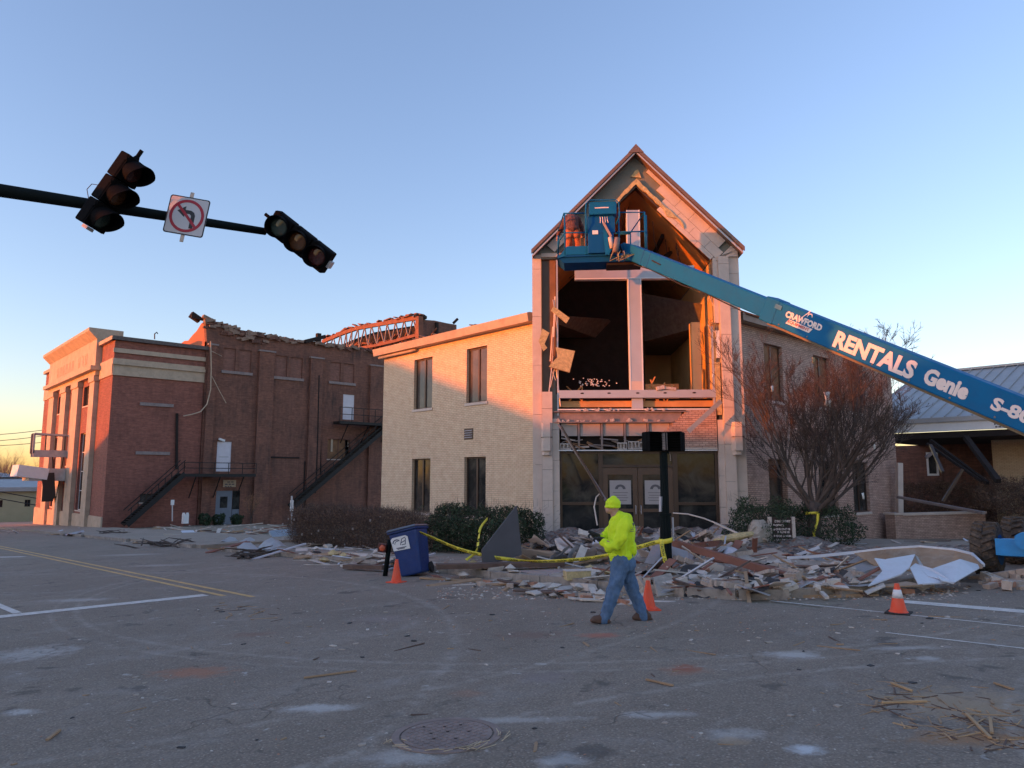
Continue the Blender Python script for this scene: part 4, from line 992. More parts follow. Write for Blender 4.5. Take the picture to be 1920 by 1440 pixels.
# ---- fire escapes
M_FE = mat('black_iron', (0.022, 0.02, 0.02), .6, metal=.3, var=.3)
def fire_escape(plat, rail_px, stair, ntread, side):
    (pa, pb) = plat; y0 = AY-.35; y1 = AY-1.6
    A = onY(pa[0], pa[1], y1); B = onY(pb[0], pb[1], y1)
    zp = A.z; x0, x1 = min(A.x, B.x), max(A.x, B.x)
    fe = MB(); fe.box(x0, y1, zp-.25, x1, y0, zp); f_ = fe.build('fire_escape', M_FE, hall)
    zr = onY(pa[0], rail_px, y1).z
    for zz in (zr, (zr+zp)/2):
        mb = MB(); mb.bar((x0, y1, zz), (x1, y1, zz), .06, .06); mb.build('rail', M_FE, f_)
    n = max(3, int((x1-x0)/1.1))
    for k in range(n+1):
        mb = MB(); xx = x0+(x1-x0)*k/n; mb.bar((xx, y1, zp), (xx, y1, zr), .05, .05, up=(1, 0, 0)); mb.build('baluster', M_FE, f_)
    for xx in (x0+1, (x0+x1)/2, x1-1):
        mb = MB(); mb.bar((xx, y1+.1, zp-.2), (xx, AY-.05, zp-2.0), .07, .07, up=(1, 0, 0)); mb.build('bracket', M_FE, f_)
    (sa, sb_) = stair
    P = onY(sa[0], sa[1], y1); Q = onY(sb_[0], sb_[1], y1); P.z = zp
    for yy in (y1, y0):
        mb = MB(); a = P.copy(); b = Q.copy(); a.y = b.y = yy; mb.bar(a, b, .08, .38); mb.build('stringer', M_FE, f_)
        for h in ((1.1, .6) if yy == y1 else (1.1,)):
            mb = MB(); mb.bar(a+Vector((0, 0, h)), b+Vector((0, 0, h)), .06, .06); mb.build('rail', M_FE, f_)
    for k in range(ntread):
        t = (k+.5)/ntread; c = P.lerp(Q, t); mb = MB(); mb.box(c.x-.2, y1+.04, c.z-.03, c.x+.2, y0-.04, c.z+.03); mb.build('tread', M_FE, f_)
        if k % 3 == 0: mb = MB(); c.y = y1; mb.bar(c, c+Vector((0, 0, 1.1)), .05, .05, up=(1, 0, 0)); mb.build('baluster', M_FE, f_)
fire_escape(((345, 888), (480, 888)), 867, ((347, 886), (238, 985)), 26, 0)
fire_escape(((637, 789), (745, 791)), 763, ((735, 793), (553, 950)), 34, 0)
# ---- roof trusses standing open on the far part of the hall
TX2 = 44.0
tr = thing('roof_truss', (TX2, 75, zt), 'rusty curved steel roof truss standing open to the sky above the brick hall', 'roof truss')
M_RUST = mat('rusty_truss_steel', (0.24, 0.085, 0.045), .75, var=.3, vscale=1.5)
def tp(px, py, X=TX2): return onX(px, py, X)
top = [(605, 641), (640, 626), (668, 616), (700, 610), (740, 603), (783, 596)]
bot = [(605, 648), (640, 660), (660, 655), (705, 648), (740, 640), (783, 628)]
tpp = [tp(*p) for p in top]; bpp = [tp(*p) for p in bot]
def lerp_path(pp, t):
    f = t*(len(pp)-1); i = min(int(f), len(pp)-2); return pp[i].lerp(pp[i+1], f-i)
for pp, w_, nm in ((tpp, .45, 'top_chord'), (bpp, .32, 'bottom_chord')):
    for i in range(len(pp)-1): mb = MB(); mb.bar(pp[i], pp[i+1], .3, w_, up=(0, 0, 1)); mb.build(nm, M_RUST, tr)
n = 13
for k in range(n):
    a = lerp_path(tpp, (k+.5)/n); b = lerp_path(bpp, k/n); c = lerp_path(bpp, (k+1)/n)
    mb = MB(); mb.bar(a, b, .1, .12, up=(1, 0, 0)); mb.build('web_member', M_STEEL, tr); mb = MB(); mb.bar(a, c, .1, .12, up=(1, 0, 0)); mb.build('web_member', M_STEEL, tr)
mb = MB(); mb.bar(tp(786, 594), tp(786, 665), .6, .6, up=(1, 0, 0)); mb.build('end_post', M_RUST, tr)
for k in range(34):
    t = rr.random(); a = lerp_path(tpp, t) + Vector((rr.uniform(-.2, .6), 0, rr.uniform(.1, .55))); s = rr.uniform(.3, 1.6)
    mb = MB(); mb.obox(a, (.5, s, .12), Matrix.Rotation(rr.uniform(-.4, .4), 3, 'X')); mb.build('torn_decking', M_RUST if rr.random() < .7 else M_DRED, tr)
for k in range(40):
    t = rr.uniform(.25, 1); a = lerp_path(bpp, t) + Vector((rr.uniform(.3, 2.2), 0, rr.uniform(0, .9))); mb = MB(); mb.obox(a, (.15, rr.uniform(.5, 3), .15), Matrix.Rotation(rr.uniform(-.9, .9), 3, 'X')); mb.build('torn_decking', rr.choice([M_RUST, M_RUST, M_DARK]), tr)
mb = MB(); a = tp(605, 640); b = tp(783, 594); mb.box(TX2+3, b.y, zcut-2, TX2+3.3, a.y, b.z+.2); 
mb = MB(); pl = [tuple(p + Vector((2.5, 0, -.12))) for p in tpp] + [tuple(Vector((TX2+2.5, tpp[-1].y, zcut-3))), tuple(Vector((TX2+2.5, tpp[0].y, zcut-3)))]; mb.prism(pl, (.3, 0, 0)); mb.build('dark_backing', M_DARK, tr)  # dark backing plane added behind the truss webs
q0 = onX(786, 596, TX2+.4); x1 = onY(856, 606, q0.y).x
pp = [onY(788, 599, q0.y), onY(815, 601, q0.y), onY(838, 606, q0.y), onY(856, 609, q0.y), onY(856, 680, q0.y), onY(788, 680, q0.y)]
mb = MB(); mb.prism([tuple(p) for p in pp], (0, .6, 0)); mb.build('stage_wall', M_DRED, hall)
mb = MB(); mb.ell(tuple(onY(788, 594, q0.y)), (.9, .5, .35), 10); mb.build('roof_ventilator', M_DARK, hall)
mb = MB(); mb.bar(onY(850, 606, q0.y), onY(858, 598, q0.y), .2, .25); mb.build('broken_beam', M_DARK, hall)
mb = MB(); mb.obox(onY(590, 636, AY-.1), (2.2, .5, .35), Matrix.Rotation(-.35, 3, 'Y')); mb.obox(onY(597, 634, AY-.1), (.4, .4, .9)); mb.build('broken_beam', M_DARK, hall)
mb = MB(); mb.obox(onY(366, 595, BYS+1), (.9, .5, .5), Matrix.Rotation(.5, 3, 'Y')); mb.obox(onY(374, 597, BYS+.6), (1.4, .3, .25), Matrix.Rotation(.1, 3, 'Y')); mb.build('broken_beam', M_DARK, hall)
mb = MB(); mb.tube([tuple(onY(a, b, BYS+2)) for a, b in ((290, 636), (290, 626), (294, 623), (296, 626))], .05, 5); mb.build('conduit', M_FE, hall)

# ------------------------------------------------------------------ far left: houses, truck, wires
def sidingm(name, c):
    m, nt, b = newmat(name); v = coords(nt, 'Object')
    sp = N(nt, 'ShaderNodeSeparateXYZ'); nt.links.new(v, sp.inputs[0])
    f = math_(nt, 'FRACT', math_(nt, 'MULTIPLY', sp.outputs[2], 5.0)); cc = mixc(nt, ramp(nt, ntex(nt, v, .6, 5), .3, .7), [q*.85 for q in c], c)
    nt.links.new(cc, b.inputs['Base Color']); b.inputs['Roughness'].default_value = .75; bump(nt, b, f, .02); return m
M_SID = sidingm('pale_yellow_siding', (0.50, 0.43, 0.26)); M_SIDW = sidingm('white_siding', (.6, .58, .55))
M_MROOF = mat('grey_metal_roof', (0.40, 0.39, 0.385), .5, metal=.2, var=.12, vscale=.8)
YB = 118.0
def yb(px, py, Y=YB): return onY(px, py, Y)
a = yb(-90, 915); b = yb(84, 915); gz = G(0, YB)
hs = thing('long_house', (a.x, YB, gz), 'long low pale yellow house with dark windows at the far end of the left street', 'house')
mb = MB(); wz1 = a.z-.5; hl = []
for p, q_ in ((-40, -28), (46, 57), (-6, 5)): hl.append((yb(p, 945).x, yb(q_, 945).x, yb(50, 950).z, yb(50, 937).z))
hl = sorted(hl); wall(mb, frY(YB), a.x, b.x, gz-1.5, wz1, .3, hl); mb.box(a.x, YB+.3, gz-1.5, b.x, YB+9, wz1); mb.build('siding_wall', M_SID, hs)
for h in hl: casement(frY(YB), hs, *h, M_GLASS, sill=False)
mb = MB(); mb.prism([(a.x-.5, YB-.6, wz1), (a.x-.5, YB-.6, wz1+.55), (a.x-.5, YB+4.5, wz1+1.6), (a.x-.5, YB+9.6, wz1+.55), (a.x-.5, YB+9.6, wz1)], (b.x-a.x+1, 0, 0)); mb.build('roof', M_MROOF, hs)
Y2 = 150.0; a = onY(-90, 880, Y2); b = onY(20, 898, Y2); gz2 = G(0, Y2)
h2 = thing('white_house', (a.x, Y2, gz2), 'white house with a pale grey metal gable roof beyond the long yellow house', 'house')
mb = MB(); mb.box(a.x, Y2, gz2-1, b.x, Y2+10, b.z); mb.build('siding_wall', M_SIDW, h2)
mb = MB(); pk = onY(2, 881, Y2); mb.prism([(a.x-1, Y2-.6, b.z), (b.x+2.2, Y2-.6, b.z), (pk.x-1.5, Y2+4, pk.z), (a.x+5, Y2+4, pk.z)], (0, .3, .01)); mb.add([(a.x-1, Y2-.6, b.z+.3), (b.x+2.2, Y2-.6, b.z+.3), (pk.x-1.5, Y2+5, pk.z), (a.x+5, Y2+5, pk.z), (a.x-1, Y2+10.6, b.z+.3), (b.x+2.2, Y2+10.6, b.z+.3)], [(0, 1, 2, 3), (3, 2, 5, 4), (1, 5, 2), (4, 0, 3)]); mb.build('roof', M_MROOF, h2)
mb = MB(); mb.box(b.x-3.5, Y2-.05, gz2+1.2, b.x-2.3, Y2-.001, gz2+3.2); mb.build('window', M_GLASS, h2)
Y3 = 165.0; a = onY(20, 905, Y3); b = onY(76, 905, Y3)
h3 = thing('dark_roofed_house', (a.x, Y3, G(0, Y3)), 'low house with a wide dark roof between the white house and the brick hall', 'house')
mb = MB(); mb.box(a.x, Y3, G(0, Y3)-1, b.x+6, Y3+9, a.z+.5); mb.build('siding_wall', M_SID, h3)
zr = onY(50, 893, Y3).z; mb = MB(); mb.add([(a.x-1, Y3-1, a.z+.5), (b.x+7, Y3-1, a.z+.5), (b.x+5, Y3+5, zr), (a.x+1, Y3+5, zr), (a.x-1, Y3+10, a.z+.5), (b.x+7, Y3+10, a.z+.5)], [(0, 1, 2, 3), (3, 2, 5, 4), (1, 5, 2), (4, 0, 3), (0, 4, 5, 1)]); mb.build('roof', M_SHING, h3)
# old truck chassis parked by the yellow house
M_RUB = mat('tyre_rubber', (0.02, 0.019, 0.018), .85, var=.3, vscale=8, dirt=(.12, .09, .07), dirt_amt=.5)
M_CHROM = mat('dull_rim', (.35, .33, .31), .4, metal=.5)
tc = onG(40, 971); tk = thing('truck', tuple(tc), 'small dark flatbed truck with big wheels parked before the long yellow house', 'truck')
Xa = RT*1.0
def tkp(l, d, z): return tc + RT*l + HD*d + Vector((0, 0, z))
mb = MB(); mb.bar(tkp(-2.6, .7, 1.0), tkp(3.4, .7, 1.0), 1.9, .35); mb.build('bed', M_FE, tk)
mb = MB(); mb.bar(tkp(-2.5, .7, 1.7), tkp(-.9, .7, 1.7), 1.8, 1.1); mb.build('cab', mat('dark_green_paint', (.03, .04, .035), .4), tk)
mb = MB(); mb.bar(tkp(-2.1, -.22, 1.85), tkp(-1.3, -.22, 1.85), .03, .5); mb.build('window', M_GLASS, tk)
mb = MB(); mb.bar(tkp(-.5, .4, 1.45), tkp(2.6, .4, 1.3), .5, .25); mb.build('load', M_WHITE, tk)
for l in (-1.4, 2.2):
    for d in (-.2, 1.6):
        mb = MB(); mb.tube([tkp(l, d, .65), tkp(l, d+.35, .65)], .65, 20); w_ = mb.build('wheel', M_RUB, tk)
        mb = MB(); mb.tube([tkp(l, d-.02, .65), tkp(l, d+.37, .65)], .3, 14); mb.build('rim', M_CHROM, w_)
# overhead wires along the left street
M_WIRE = mat('black_wire', (.03, .03, .03), .7)
for j, (y0_, y1_, lab) in enumerate(((802, 806, 'topmost of the overhead wires crossing the yellow sky at the left edge'), (815, 817, 'middle one of the overhead wires crossing the yellow sky at the left edge'), (817, 829, 'lowest of the overhead wires, drooping at the left edge of the sky'))):
    a = onY(-220, y0_-6, 140); b = onY(84, y1_, 140); mb = MB(); mb.tube([a.lerp(b, t/10) - Vector((0, 0, 1.2*math.sin(math.pi*t/10))) for t in range(11)], .045, 4, caps=False)
    tag(mb.build('overhead_wire', M_WIRE), lab, 'wire')
for j, (p0, p1, lab) in enumerate((((-40, 915), (72, 935), 'upper dark cable slanting before the long yellow house'), ((-40, 928), (72, 948), 'lower dark cable slanting before the long yellow house'))):
    a = onY(*p0, 100); b = onY(*p1, 100); mb = MB(); mb.tube([a.lerp(b, t/6) for t in range(7)], .05, 4, caps=False); tag(mb.build('overhead_wire', M_WIRE), lab, 'wire')

# ------------------------------------------------------------------ unseen row added across the left street, roof lines shaped to cast the shade
te = math.tan(SUN_E)/math.cos(SUN_B); tb = math.tan(SUN_B)
def caster(wx, wy, wz, X): d = wx - X; return wy + d*tb, wz + d*te
XC = -36.0
def shade_block(y0, y1, z0, z1, depth, label, m, eave_over=0.0):
    gb = G(XC, (y0+y1)/2); t = thing('shade_building', (XC, y0, gb-1), label, 'building')
    mb = MB(); zt_ = min(z0, z1)
    hl = []; n = max(1, int((y1-y0)/3.5)); 
    for k in range(n):
        c = y0 + (y1-y0)*(k+.5)/n; hl.append((c-.9, c+.9, gb+.6, gb+2.4))
        if zt_ > gb+6.2: hl.append((c-.6, c+.6, gb+4.0, gb+5.6))
    def fr(mb, u0, d0, q0, u1, d1, q1): mb.box(XC-d0, u0, q0, XC-d1, u1, q1)
    wall(mb, fr, y0, y1, gb-2, zt_, .4, hl)
    if abs(z1-z0) > .1: mb.prism([(XC, y0, zt_), (XC, y1, zt_), (XC, y1 if z1 > z0 else y0, max(z0, z1))], (-.4, 0, 0))
    mb.box(XC-depth, y0, gb-2, XC-.4, y0+.4, zt_); mb.box(XC-depth, y1-.4, gb-2, XC-.4, y1, zt_); mb.box(XC-depth, y0+.4, gb-2, XC-depth+.4, y1-.4, zt_)
    mb.build('brick_wall', m, t)
    for h in hl: casement(fr, t, *h, M_GLASS, rec=.15)
    mb = MB(); mb.prism([(XC+.25, y0, z0-.02), (XC+.25, y1, z1-.02), (XC+.25, y1, z1+.16), (XC+.25, y0, z0+.16)], (-depth-.4, 0, 0)); mb.build('roof', M_SHING, t)
    return t
yA, zA = caster(WX, 17.3, 3.35, XC); yB, zB = caster(WX, 26.75, 6.55, XC)
shade_block(CW1-1.0, yA-6, zA+.45, zA+.4, 20, 'long low brick shade block added unseen on the corner across the left street', M_RED)
shade_block(yA-6+.02, yA, zA-.25, zA-.2, 7, 'narrow low brick shade block added unseen beside the corner one across the left street', M_PINKB)
shade_block(yA+.02, yB+1, zA, zB+.3, 5, 'cream brick shade block added unseen, roof rising away from the junction across the left street', M_CREAM)
shade_block(yB+1.02, yB+17, zB+.3, zB-.4, 6, 'red brick shade block added unseen beyond the rising roof across the left street', M_RED)
yC, zC = caster(BXF, 63, 5.5, XC)
shade_block(yB+17.02, yC, zC-1.0, zC-.5, 6, 'buff brick shade block added unseen halfway up the left street opposite the hall', M_PINKB)
shade_block(yC+.02, yC+16, zC-.5, zC-5, 6, 'cream shade block added unseen with a falling roof line opposite the hall', M_CREAM)
# ------------------------------------------------------------------ low building with the metal canopy roof, right
KX = 38.0
can2 = thing('canopy_building', (KX, 8, G(KX, 8)), 'low building with a standing seam metal roof and a collapsed porch on the right', 'building')
def kx(px, py, X=KX): return onX(px, py, X)
ze = kx(1800, 782).z; RXr = KX + 8.5; zr = onX(1865, 689, RXr).z
yL, yR = 15.2, -6.0
ys = []; y = yL
while y > yR: ys.append(y); y -= 0.56
for i in range(len(ys)-1):
    a, b = ys[i], ys[i+1]+0.02
    mb = MB(); mb.prism([(KX-.5, a, ze), (KX-.5, b, ze), (RXr, b, zr), (RXr, a, zr)], (0, 0, -0.03)); rp = mb.build('roof_panel', M_MROOF, can2)
    mb = MB(); mb.bar((KX-.5, a, ze+.03), (RXr, a, zr+.03), .035, .07); mb.build('standing_seam', M_MROOF, rp)
mb = MB(); mb.bar((RXr, yL, zr+.06), (RXr, yR, zr+.06), .35, .12); mb.build('ridge_cap', M_MROOF, can2)
zf0 = kx(1800, 808).z
mb = MB(); mb.box(KX-.52, yR, ze-.22, KX-.40, yL, ze-.02); mb.build('gutter', M_MROOF, can2)
mb = MB(); mb.box(KX-.40, yR, zf0, KX-.30, yL, ze-.05); fs = mb.build('fascia', M_WHITE, can2)
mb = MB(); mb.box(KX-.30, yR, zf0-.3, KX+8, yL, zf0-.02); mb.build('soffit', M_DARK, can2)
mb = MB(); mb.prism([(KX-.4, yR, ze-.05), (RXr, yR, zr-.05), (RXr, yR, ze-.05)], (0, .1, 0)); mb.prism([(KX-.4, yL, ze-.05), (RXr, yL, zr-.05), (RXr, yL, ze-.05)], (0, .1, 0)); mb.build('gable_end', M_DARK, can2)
rr = random.Random(77); mb = MB()
for r_ in range(3):
    p = kx(1871 if r_ != 1 else 1869, 791+5*r_); q = kx(1902 if r_ == 1 else 1893, 790+5*r_); yy = p.y
    while yy > q.y: w_ = rr.uniform(.05, .12); mb.box(KX-.412, yy-w_, p.z-.035, KX-.402, yy, p.z+.035); yy -= w_+.04
tag(mb.build('faded_lettering', M_INK, fs), kind='stuff')
wx = KX + 4.0; e = onX(1861, 860, wx).y; zb = G(KX, 6)-.6
mb = MB(); mb.box(wx, yR, zb, wx+.3, e, zf0-.3); mb.build('side_wall', M_CREAM, can2)
bx = KX + 7.5; mb = MB(); mb.box(bx, e-1, zb, bx+.3, yL+3, zf0-.3); mb.build('back_wall', M_DRED, can2)
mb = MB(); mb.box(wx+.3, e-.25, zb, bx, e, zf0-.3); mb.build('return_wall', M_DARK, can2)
w0 = onX(1741, 852, bx); w1 = onX(1757, 888, bx)
mb = MB(); mb.box(bx-.06, w1.y-.12, w1.z-.12, bx-.001, w0.y+.12, w0.z+.12); fw = mb.build('window', M_WHITE, can2)
mb = MB(); mb.box(bx-.08, w1.y, w1.z, bx-.061, w0.y, w0.z); mb.build('pane', M_GLASS, fw)
def px_bar(name, a, b, w_, h, m, par=None, lab=None, cat=None, grp=None):
    mb = MB(); mb.bar(onD(*a), onD(*b), w_, h); o = mb.build(name, m, par)
    if lab: tag(o, lab, cat, grp)
    return o
for a, b, w_, m in (((1745, 826, 34), (1852, 906, 31), .14, M_DARK), ((1738, 832, 33.5), (1840, 902, 31), .10, M_DARK), ((1811, 820, 33), (1872, 902, 30), .2, M_DARK), ((1745, 835, 33), (1768, 886, 31), .12, M_BRONZE),
                    ((1805, 880, 31), (1768, 940, 31), .10, M_BRONZE), ((1736, 858, 33), (1752, 846, 33), .12, M_STEEL)):
    px_bar('fallen_post', a, b, w_, w_, m, can2)
px_bar('white_board', (1684, 932, 31), (1845, 962, 28), .22, .1, M_STEEL, None, 'long bent grey rail lying above the low brick wall before the collapsed porch', 'rail')
px_bar('porch_post', (1687, 962, 32), (1686, 868, 32), .22, .22, M_STONE, None, 'pale upright post standing at the right end of the church wing', 'post')
# low brick wall with stone coping and a pier
d68 = HD*math.cos(R(68)) + RT*math.sin(R(68))
A = onD(1694, 1012, 31.0); A.z = -1.05; B = A + d68*((onD(1845, 965, 33).dot(RT) - A.dot(RT)) / math.sin(R(68)))
lw = thing('garden_wall', tuple(A), 'low buff brick wall with a stone coping and an end pier, right of the church', 'wall')
n68 = Vector((-d68.y, d68.x, 0)); FW68 = Matrix(((d68.x, n68.x, 0, A.x), (d68.y, n68.y, 0, A.y), (0, 0, 1, 0), (0, 0, 0, 1)))
Lw = (B-A).length
mb = MB(); mb.box(0, 0, -1.6, Lw, .3, .12); mb.build('brick_wall', M_PINKB, lw, xf=FW68)
mb = MB(); mb.box(-.02, -.05, .122, Lw+.05, .35, .22); mb.build('coping', M_STONE, lw, xf=FW68)
mb = MB(); mb.box(-.5, -.08, -1.6, -.02, .4, .16); p_ = mb.build('pier', M_PINKB, lw, xf=FW68)
mb = MB(); mb.box(-.55, -.12, .16, -.021, .45, .24); mb.build('coping', M_STONE, p_, xf=FW68)

# ------------------------------------------------------------------ vegetation
def leafm(name, a, b, rough=.7):
    m, nt, bs = newmat(name); oi = N(nt, 'ShaderNodeNewGeometry'); L = nt.links
    f = oi.outputs['Random Per Island']; c = mixc(nt, f, a, b); L.new(c, bs.inputs['Base Color']); bs.inputs['Roughness'].default_value = rough
    bs.inputs['Specular IOR Level'].default_value = .3; return m
M_EVG = leafm('evergreen_leaf', (0.018, 0.032, 0.016), (0.055, 0.085, 0.040))
M_BRN = leafm('dry_brown_leaf', (0.09, 0.053, 0.037), (0.26, 0.155, 0.10))
M_TWG = leafm('grey_twig', (0.045, 0.032, 0.027), (0.13, 0.09, 0.07))
M_BARK = mat('tree_bark', (0.095, 0.070, 0.058), .9, var=.35, vscale=6, bmp=.012, bscale=25)
M_TWIGR = leafm('brown_twig', (0.060, 0.045, 0.038), (0.14, 0.10, 0.08))
M_FARW = leafm('far_bare_wood', (0.11, 0.075, 0.065), (0.22, 0.15, 0.12))
def leaf(mb, p, s, rr):
    d = Vector((rr.gauss(0, 1), rr.gauss(0, 1), rr.gauss(0, 1))).normalized(); u = d.orthogonal().normalized(); q = d.cross(u)
    a = rr.uniform(0, 6.28); u, q = u*math.cos(a)+q*math.sin(a), q*math.cos(a)-u*math.sin(a)
    n = len(mb.v); mb.v += [p-u*s, p-q*s*.4, p+u*s, p+q*s*.4]; mb.f.append([n, n+1, n+2, n+3]); mb.mi.append(mb.cur)
def twig(mb, p, q, r):
    d = (q-p); u = d.orthogonal().normalized()*r; w_ = d.normalized().cross(u); n = len(mb.v)
    for e, k in ((p, 1), (q, .5)):
        for t in range(3): a = t*2.094; mb.v.append(e + (u*math.cos(a) + w_*math.sin(a))*k)
    for t in range(3): j = (t+1) % 3; mb.f.append([n+t, n+j, n+3+j, n+3+t]); mb.mi.append(mb.cur)
def inside_rough(p, lo, hi, rr, sc=.9, amp=.22):
    """box test with a noisy surface"""
    c = (lo+hi)/2; h = (hi-lo)/2
    q = Vector(((p.x-c.x)/h.x, (p.y-c.y)/h.y, (p.z-c.z)/h.z))
    k = (abs(q.x)**4 + abs(q.y)**6 + abs(q.z)**4)**.2
    return k < 1 - amp*.5 + amp*noise.noise(p*sc*2.2), k
def hedge(name, lab, cat, lo, hi, nleaf, ntw, lm, tm, ls, seed, amp=.25, ground=True, core=True, gr=None):
    rr = random.Random(seed); t = thing(name, ((lo.x+hi.x)/2, (lo.y+hi.y)/2, lo.z), lab, cat, gr)
    mb = MB(); k = 0
    while k < nleaf:
        p = Vector((rr.uniform(lo.x, hi.x), rr.uniform(lo.y, hi.y), rr.uniform(lo.z, hi.z)))
        ok, r_ = inside_rough(p, lo, hi, rr, amp=amp)
        if not ok or (r_ < .62 and rr.random() < .8): continue
        leaf(mb, p, ls*rr.uniform(.5, 1.4), rr); k += 1
    tag(mb.build('foliage', lm, t, uv=False), kind='stuff')
    mb = MB(); k = 0
    while k < ntw:
        p = Vector((rr.uniform(lo.x, hi.x), rr.uniform(lo.y, hi.y), rr.uniform(lo.z, hi.z)))
        ok, r_ = inside_rough(p, lo, hi, rr, amp=amp)
        if not ok: continue
        q = p + Vector((rr.gauss(0, .12), rr.gauss(0, .12), rr.uniform(.02, .22))); twig(mb, p, q, rr.uniform(.002, .006)); k += 1
    for k in range(int(ntw*.06)):
        a = rr.choice((0, 1, 2)); p = Vector((lo.x+.08 if a == 0 else rr.uniform(lo.x, hi.x), lo.y+.08 if a == 1 else rr.uniform(lo.y+.2, hi.y-.2), hi.z-.12 if a == 2 else rr.uniform(lo.z+.3, hi.z-.1)))
        d = Vector((-1 if a == 0 else 0, -1 if a == 1 else 0, 1 if a == 2 else .5)) + Vector((rr.gauss(0, .3),)*3); q = p + d.normalized()*rr.uniform(.08, .30); twig(mb, p, q, rr.uniform(.002, .005))
    tag(mb.build('twigs', tm, t, uv=False), kind='stuff')
    return t
gz_ = G(13.3, 22)
hedge('hedge', 'long leafless brown hedge with caught scraps, along the pavement beside the cream wing', 'hedge', Vector((12.6, 17.9, -.95)), Vector((14.1, 27.6, .72)), 36000, 17000, M_BRN, M_TWG, .030, 1, amp=.10)
hedge('evergreen_bush', 'dark evergreen bush between the brown hedge and the church tower', 'bush', Vector((12.8, 14.2, -.7)), Vector((14.9, 18.7, 1.0)), 24000, 2500, M_EVG, M_TWG, .040, 2, amp=.42)
p = onD(1425, 1020, 19.6); hedge('evergreen_bush', 'black green bush squeezed between the right tower column and the directory sign', 'bush', p+Vector((-.9, -.8, -.6)), p+Vector((1.0, 1.0, 1.25)), 7000, 500, M_EVG, M_TWG, .035, 3, amp=.5)
p = onD(1480, 1010, 21.5); hedge('evergreen_bush', 'dark bush behind the directory sign under the church wall', 'bush', p+Vector((-1.5, -.9, -.6)), p+Vector((1.5, 1.1, 1.25)), 9000, 500, M_EVG, M_TWG, .035, 4, amp=.5)
p = onD(1548, 1015, 21.0); hedge('evergreen_bush', 'rounded dark green bush right behind the bare tree trunk', 'bush', p+Vector((-1.1, -1.0, -.7)), p+Vector((1.0, 1.1, 1.15)), 9000, 500, M_EVG, M_TWG, .035, 5, amp=.5)
p = onD(1805, 930, 37.0); hedge('hedge', 'tangled brown hedge below the collapsed porch roof', 'hedge', p+Vector((-2.2, -5.0, -1.8)), p+Vector((2.2, 4.2, .95)), 17000, 9000, M_BRN, M_TWG, .05, 6, amp=.5)
p = onD(1900, 915, 31.0); hedge('evergreen_bush', 'dark bush at the right edge below the cream porch wall', 'bush', p+Vector((-1.6, -1.6, -1.2)), p+Vector((1.4, 1.4, .5)), 5000, 2500, M_BRN, M_TWG, .045, 7, amp=.5)
for px, lab in ((384, 'leftmost of three small round bushes at the foot of the brick hall'), (411, 'middle one of three small round bushes, before the grey hall door'), (444, 'right one of three small round bushes, beside the orange sapling')):
    p = onY(px, 972, BYS-2.4); hedge('round_bush', lab, 'bush', p+Vector((-.5, -.5, -.6)), p+Vector((.5, .5, .5)), 900, 50, M_EVG, M_TWG, .09, px, amp=.3)

def branchy(name, loc, lab, height, spread, seed, limbs, depth, thick, tm, cat='tree', lean=Vector((0, 0, 0)), twig_n=4, grp=None, kids=(3, 5)):
    rr = random.Random(seed); loc = Vector(loc); t = thing(name, tuple(loc), lab, cat, grp)
    th = height*.23
    top = loc + Vector((0, 0, th)) + lean*.05
    mb = MB(); mb.tube([loc-Vector((0, 0, .3)), loc+Vector((0, 0, .1)), loc.lerp(top, .6), top+Vector((0, 0, .15))], [thick*1.35, thick*1.1, thick*.9, thick*.85], 10); mb.build('trunk', M_BARK, t, smooth=True)
    tw = MB()
    def grow(mb, p, d, L_, r, lvl):
        n = 5 if lvl < 2 else 3; pts = [p]; rs = [r]; q = p.copy(); dd = d.copy()
        for i in range(n):
            up = .10 if lvl < 2 else .07
            dd = (dd + Vector((rr.gauss(0, .12), rr.gauss(0, .12), rr.gauss(0, .06)+up))).normalized()
            q = q + dd*L_/n; pts.append(q.copy()); rs.append(r*(1-.72*(i+1)/n))
        if lvl >= 2:
            for i in range(n): twig(tw, pts[i], pts[i+1], max(rs[i], .0055))
        else: mb.tube(pts, rs, 6 if lvl == 0 else 5, caps=False)
        if lvl < depth:
            k = rr.randint(*kids) + (3 if lvl == 0 else 0)
            for j in range(k):
                tt = rr.uniform(.18, 1.0) if lvl else .22 + .78*j/k; idx = min(n-1, int(tt*n)); b0 = pts[idx].lerp(pts[idx+1], tt*n-idx if tt < 1 else 1)
                a = rr.uniform(0, 6.28); o = dd.orthogonal().normalized(); o2 = dd.cross(o)
                nd = (dd*.78 + (o*math.cos(a) + o2*math.sin(a))*rr.uniform(.35, .75) + Vector((0, 0, .12))).normalized()
                grow(mb, b0, nd, L_*rr.uniform(.38, .62)*(1.15-tt*.35), max(rs[idx]*.55, .004), lvl+1)
    for i in range(limbs):
        a = 2*math.pi*i/limbs + rr.uniform(-.25, .25); out = spread*rr.uniform(.35, 1.0) if i % 3 else spread*.2
        d = Vector((math.cos(a)*out, math.sin(a)*out, 1)).normalized() + lean*.12
        mb = MB(); grow(mb, top - Vector((0, 0, rr.uniform(0, th*.35))), d.normalized(), height*rr.uniform(.62, .80), thick*rr.uniform(.24, .42), 0)
        mb.build('limb', M_BARK, t, smooth=True)
    tag(tw.build('crown', tm, t, uv=False), kind='stuff'); return t
tb_ = onG(1525, 1033)
branchy('bare_tree', tb_, 'bare vase shaped tree with a white bag in its twigs, beside the directory sign', 5.3, 2.0, 12, 12, 4, .19, M_TWIGR, lean=Vector((1.9, -1.6, 0)), kids=(4, 6))
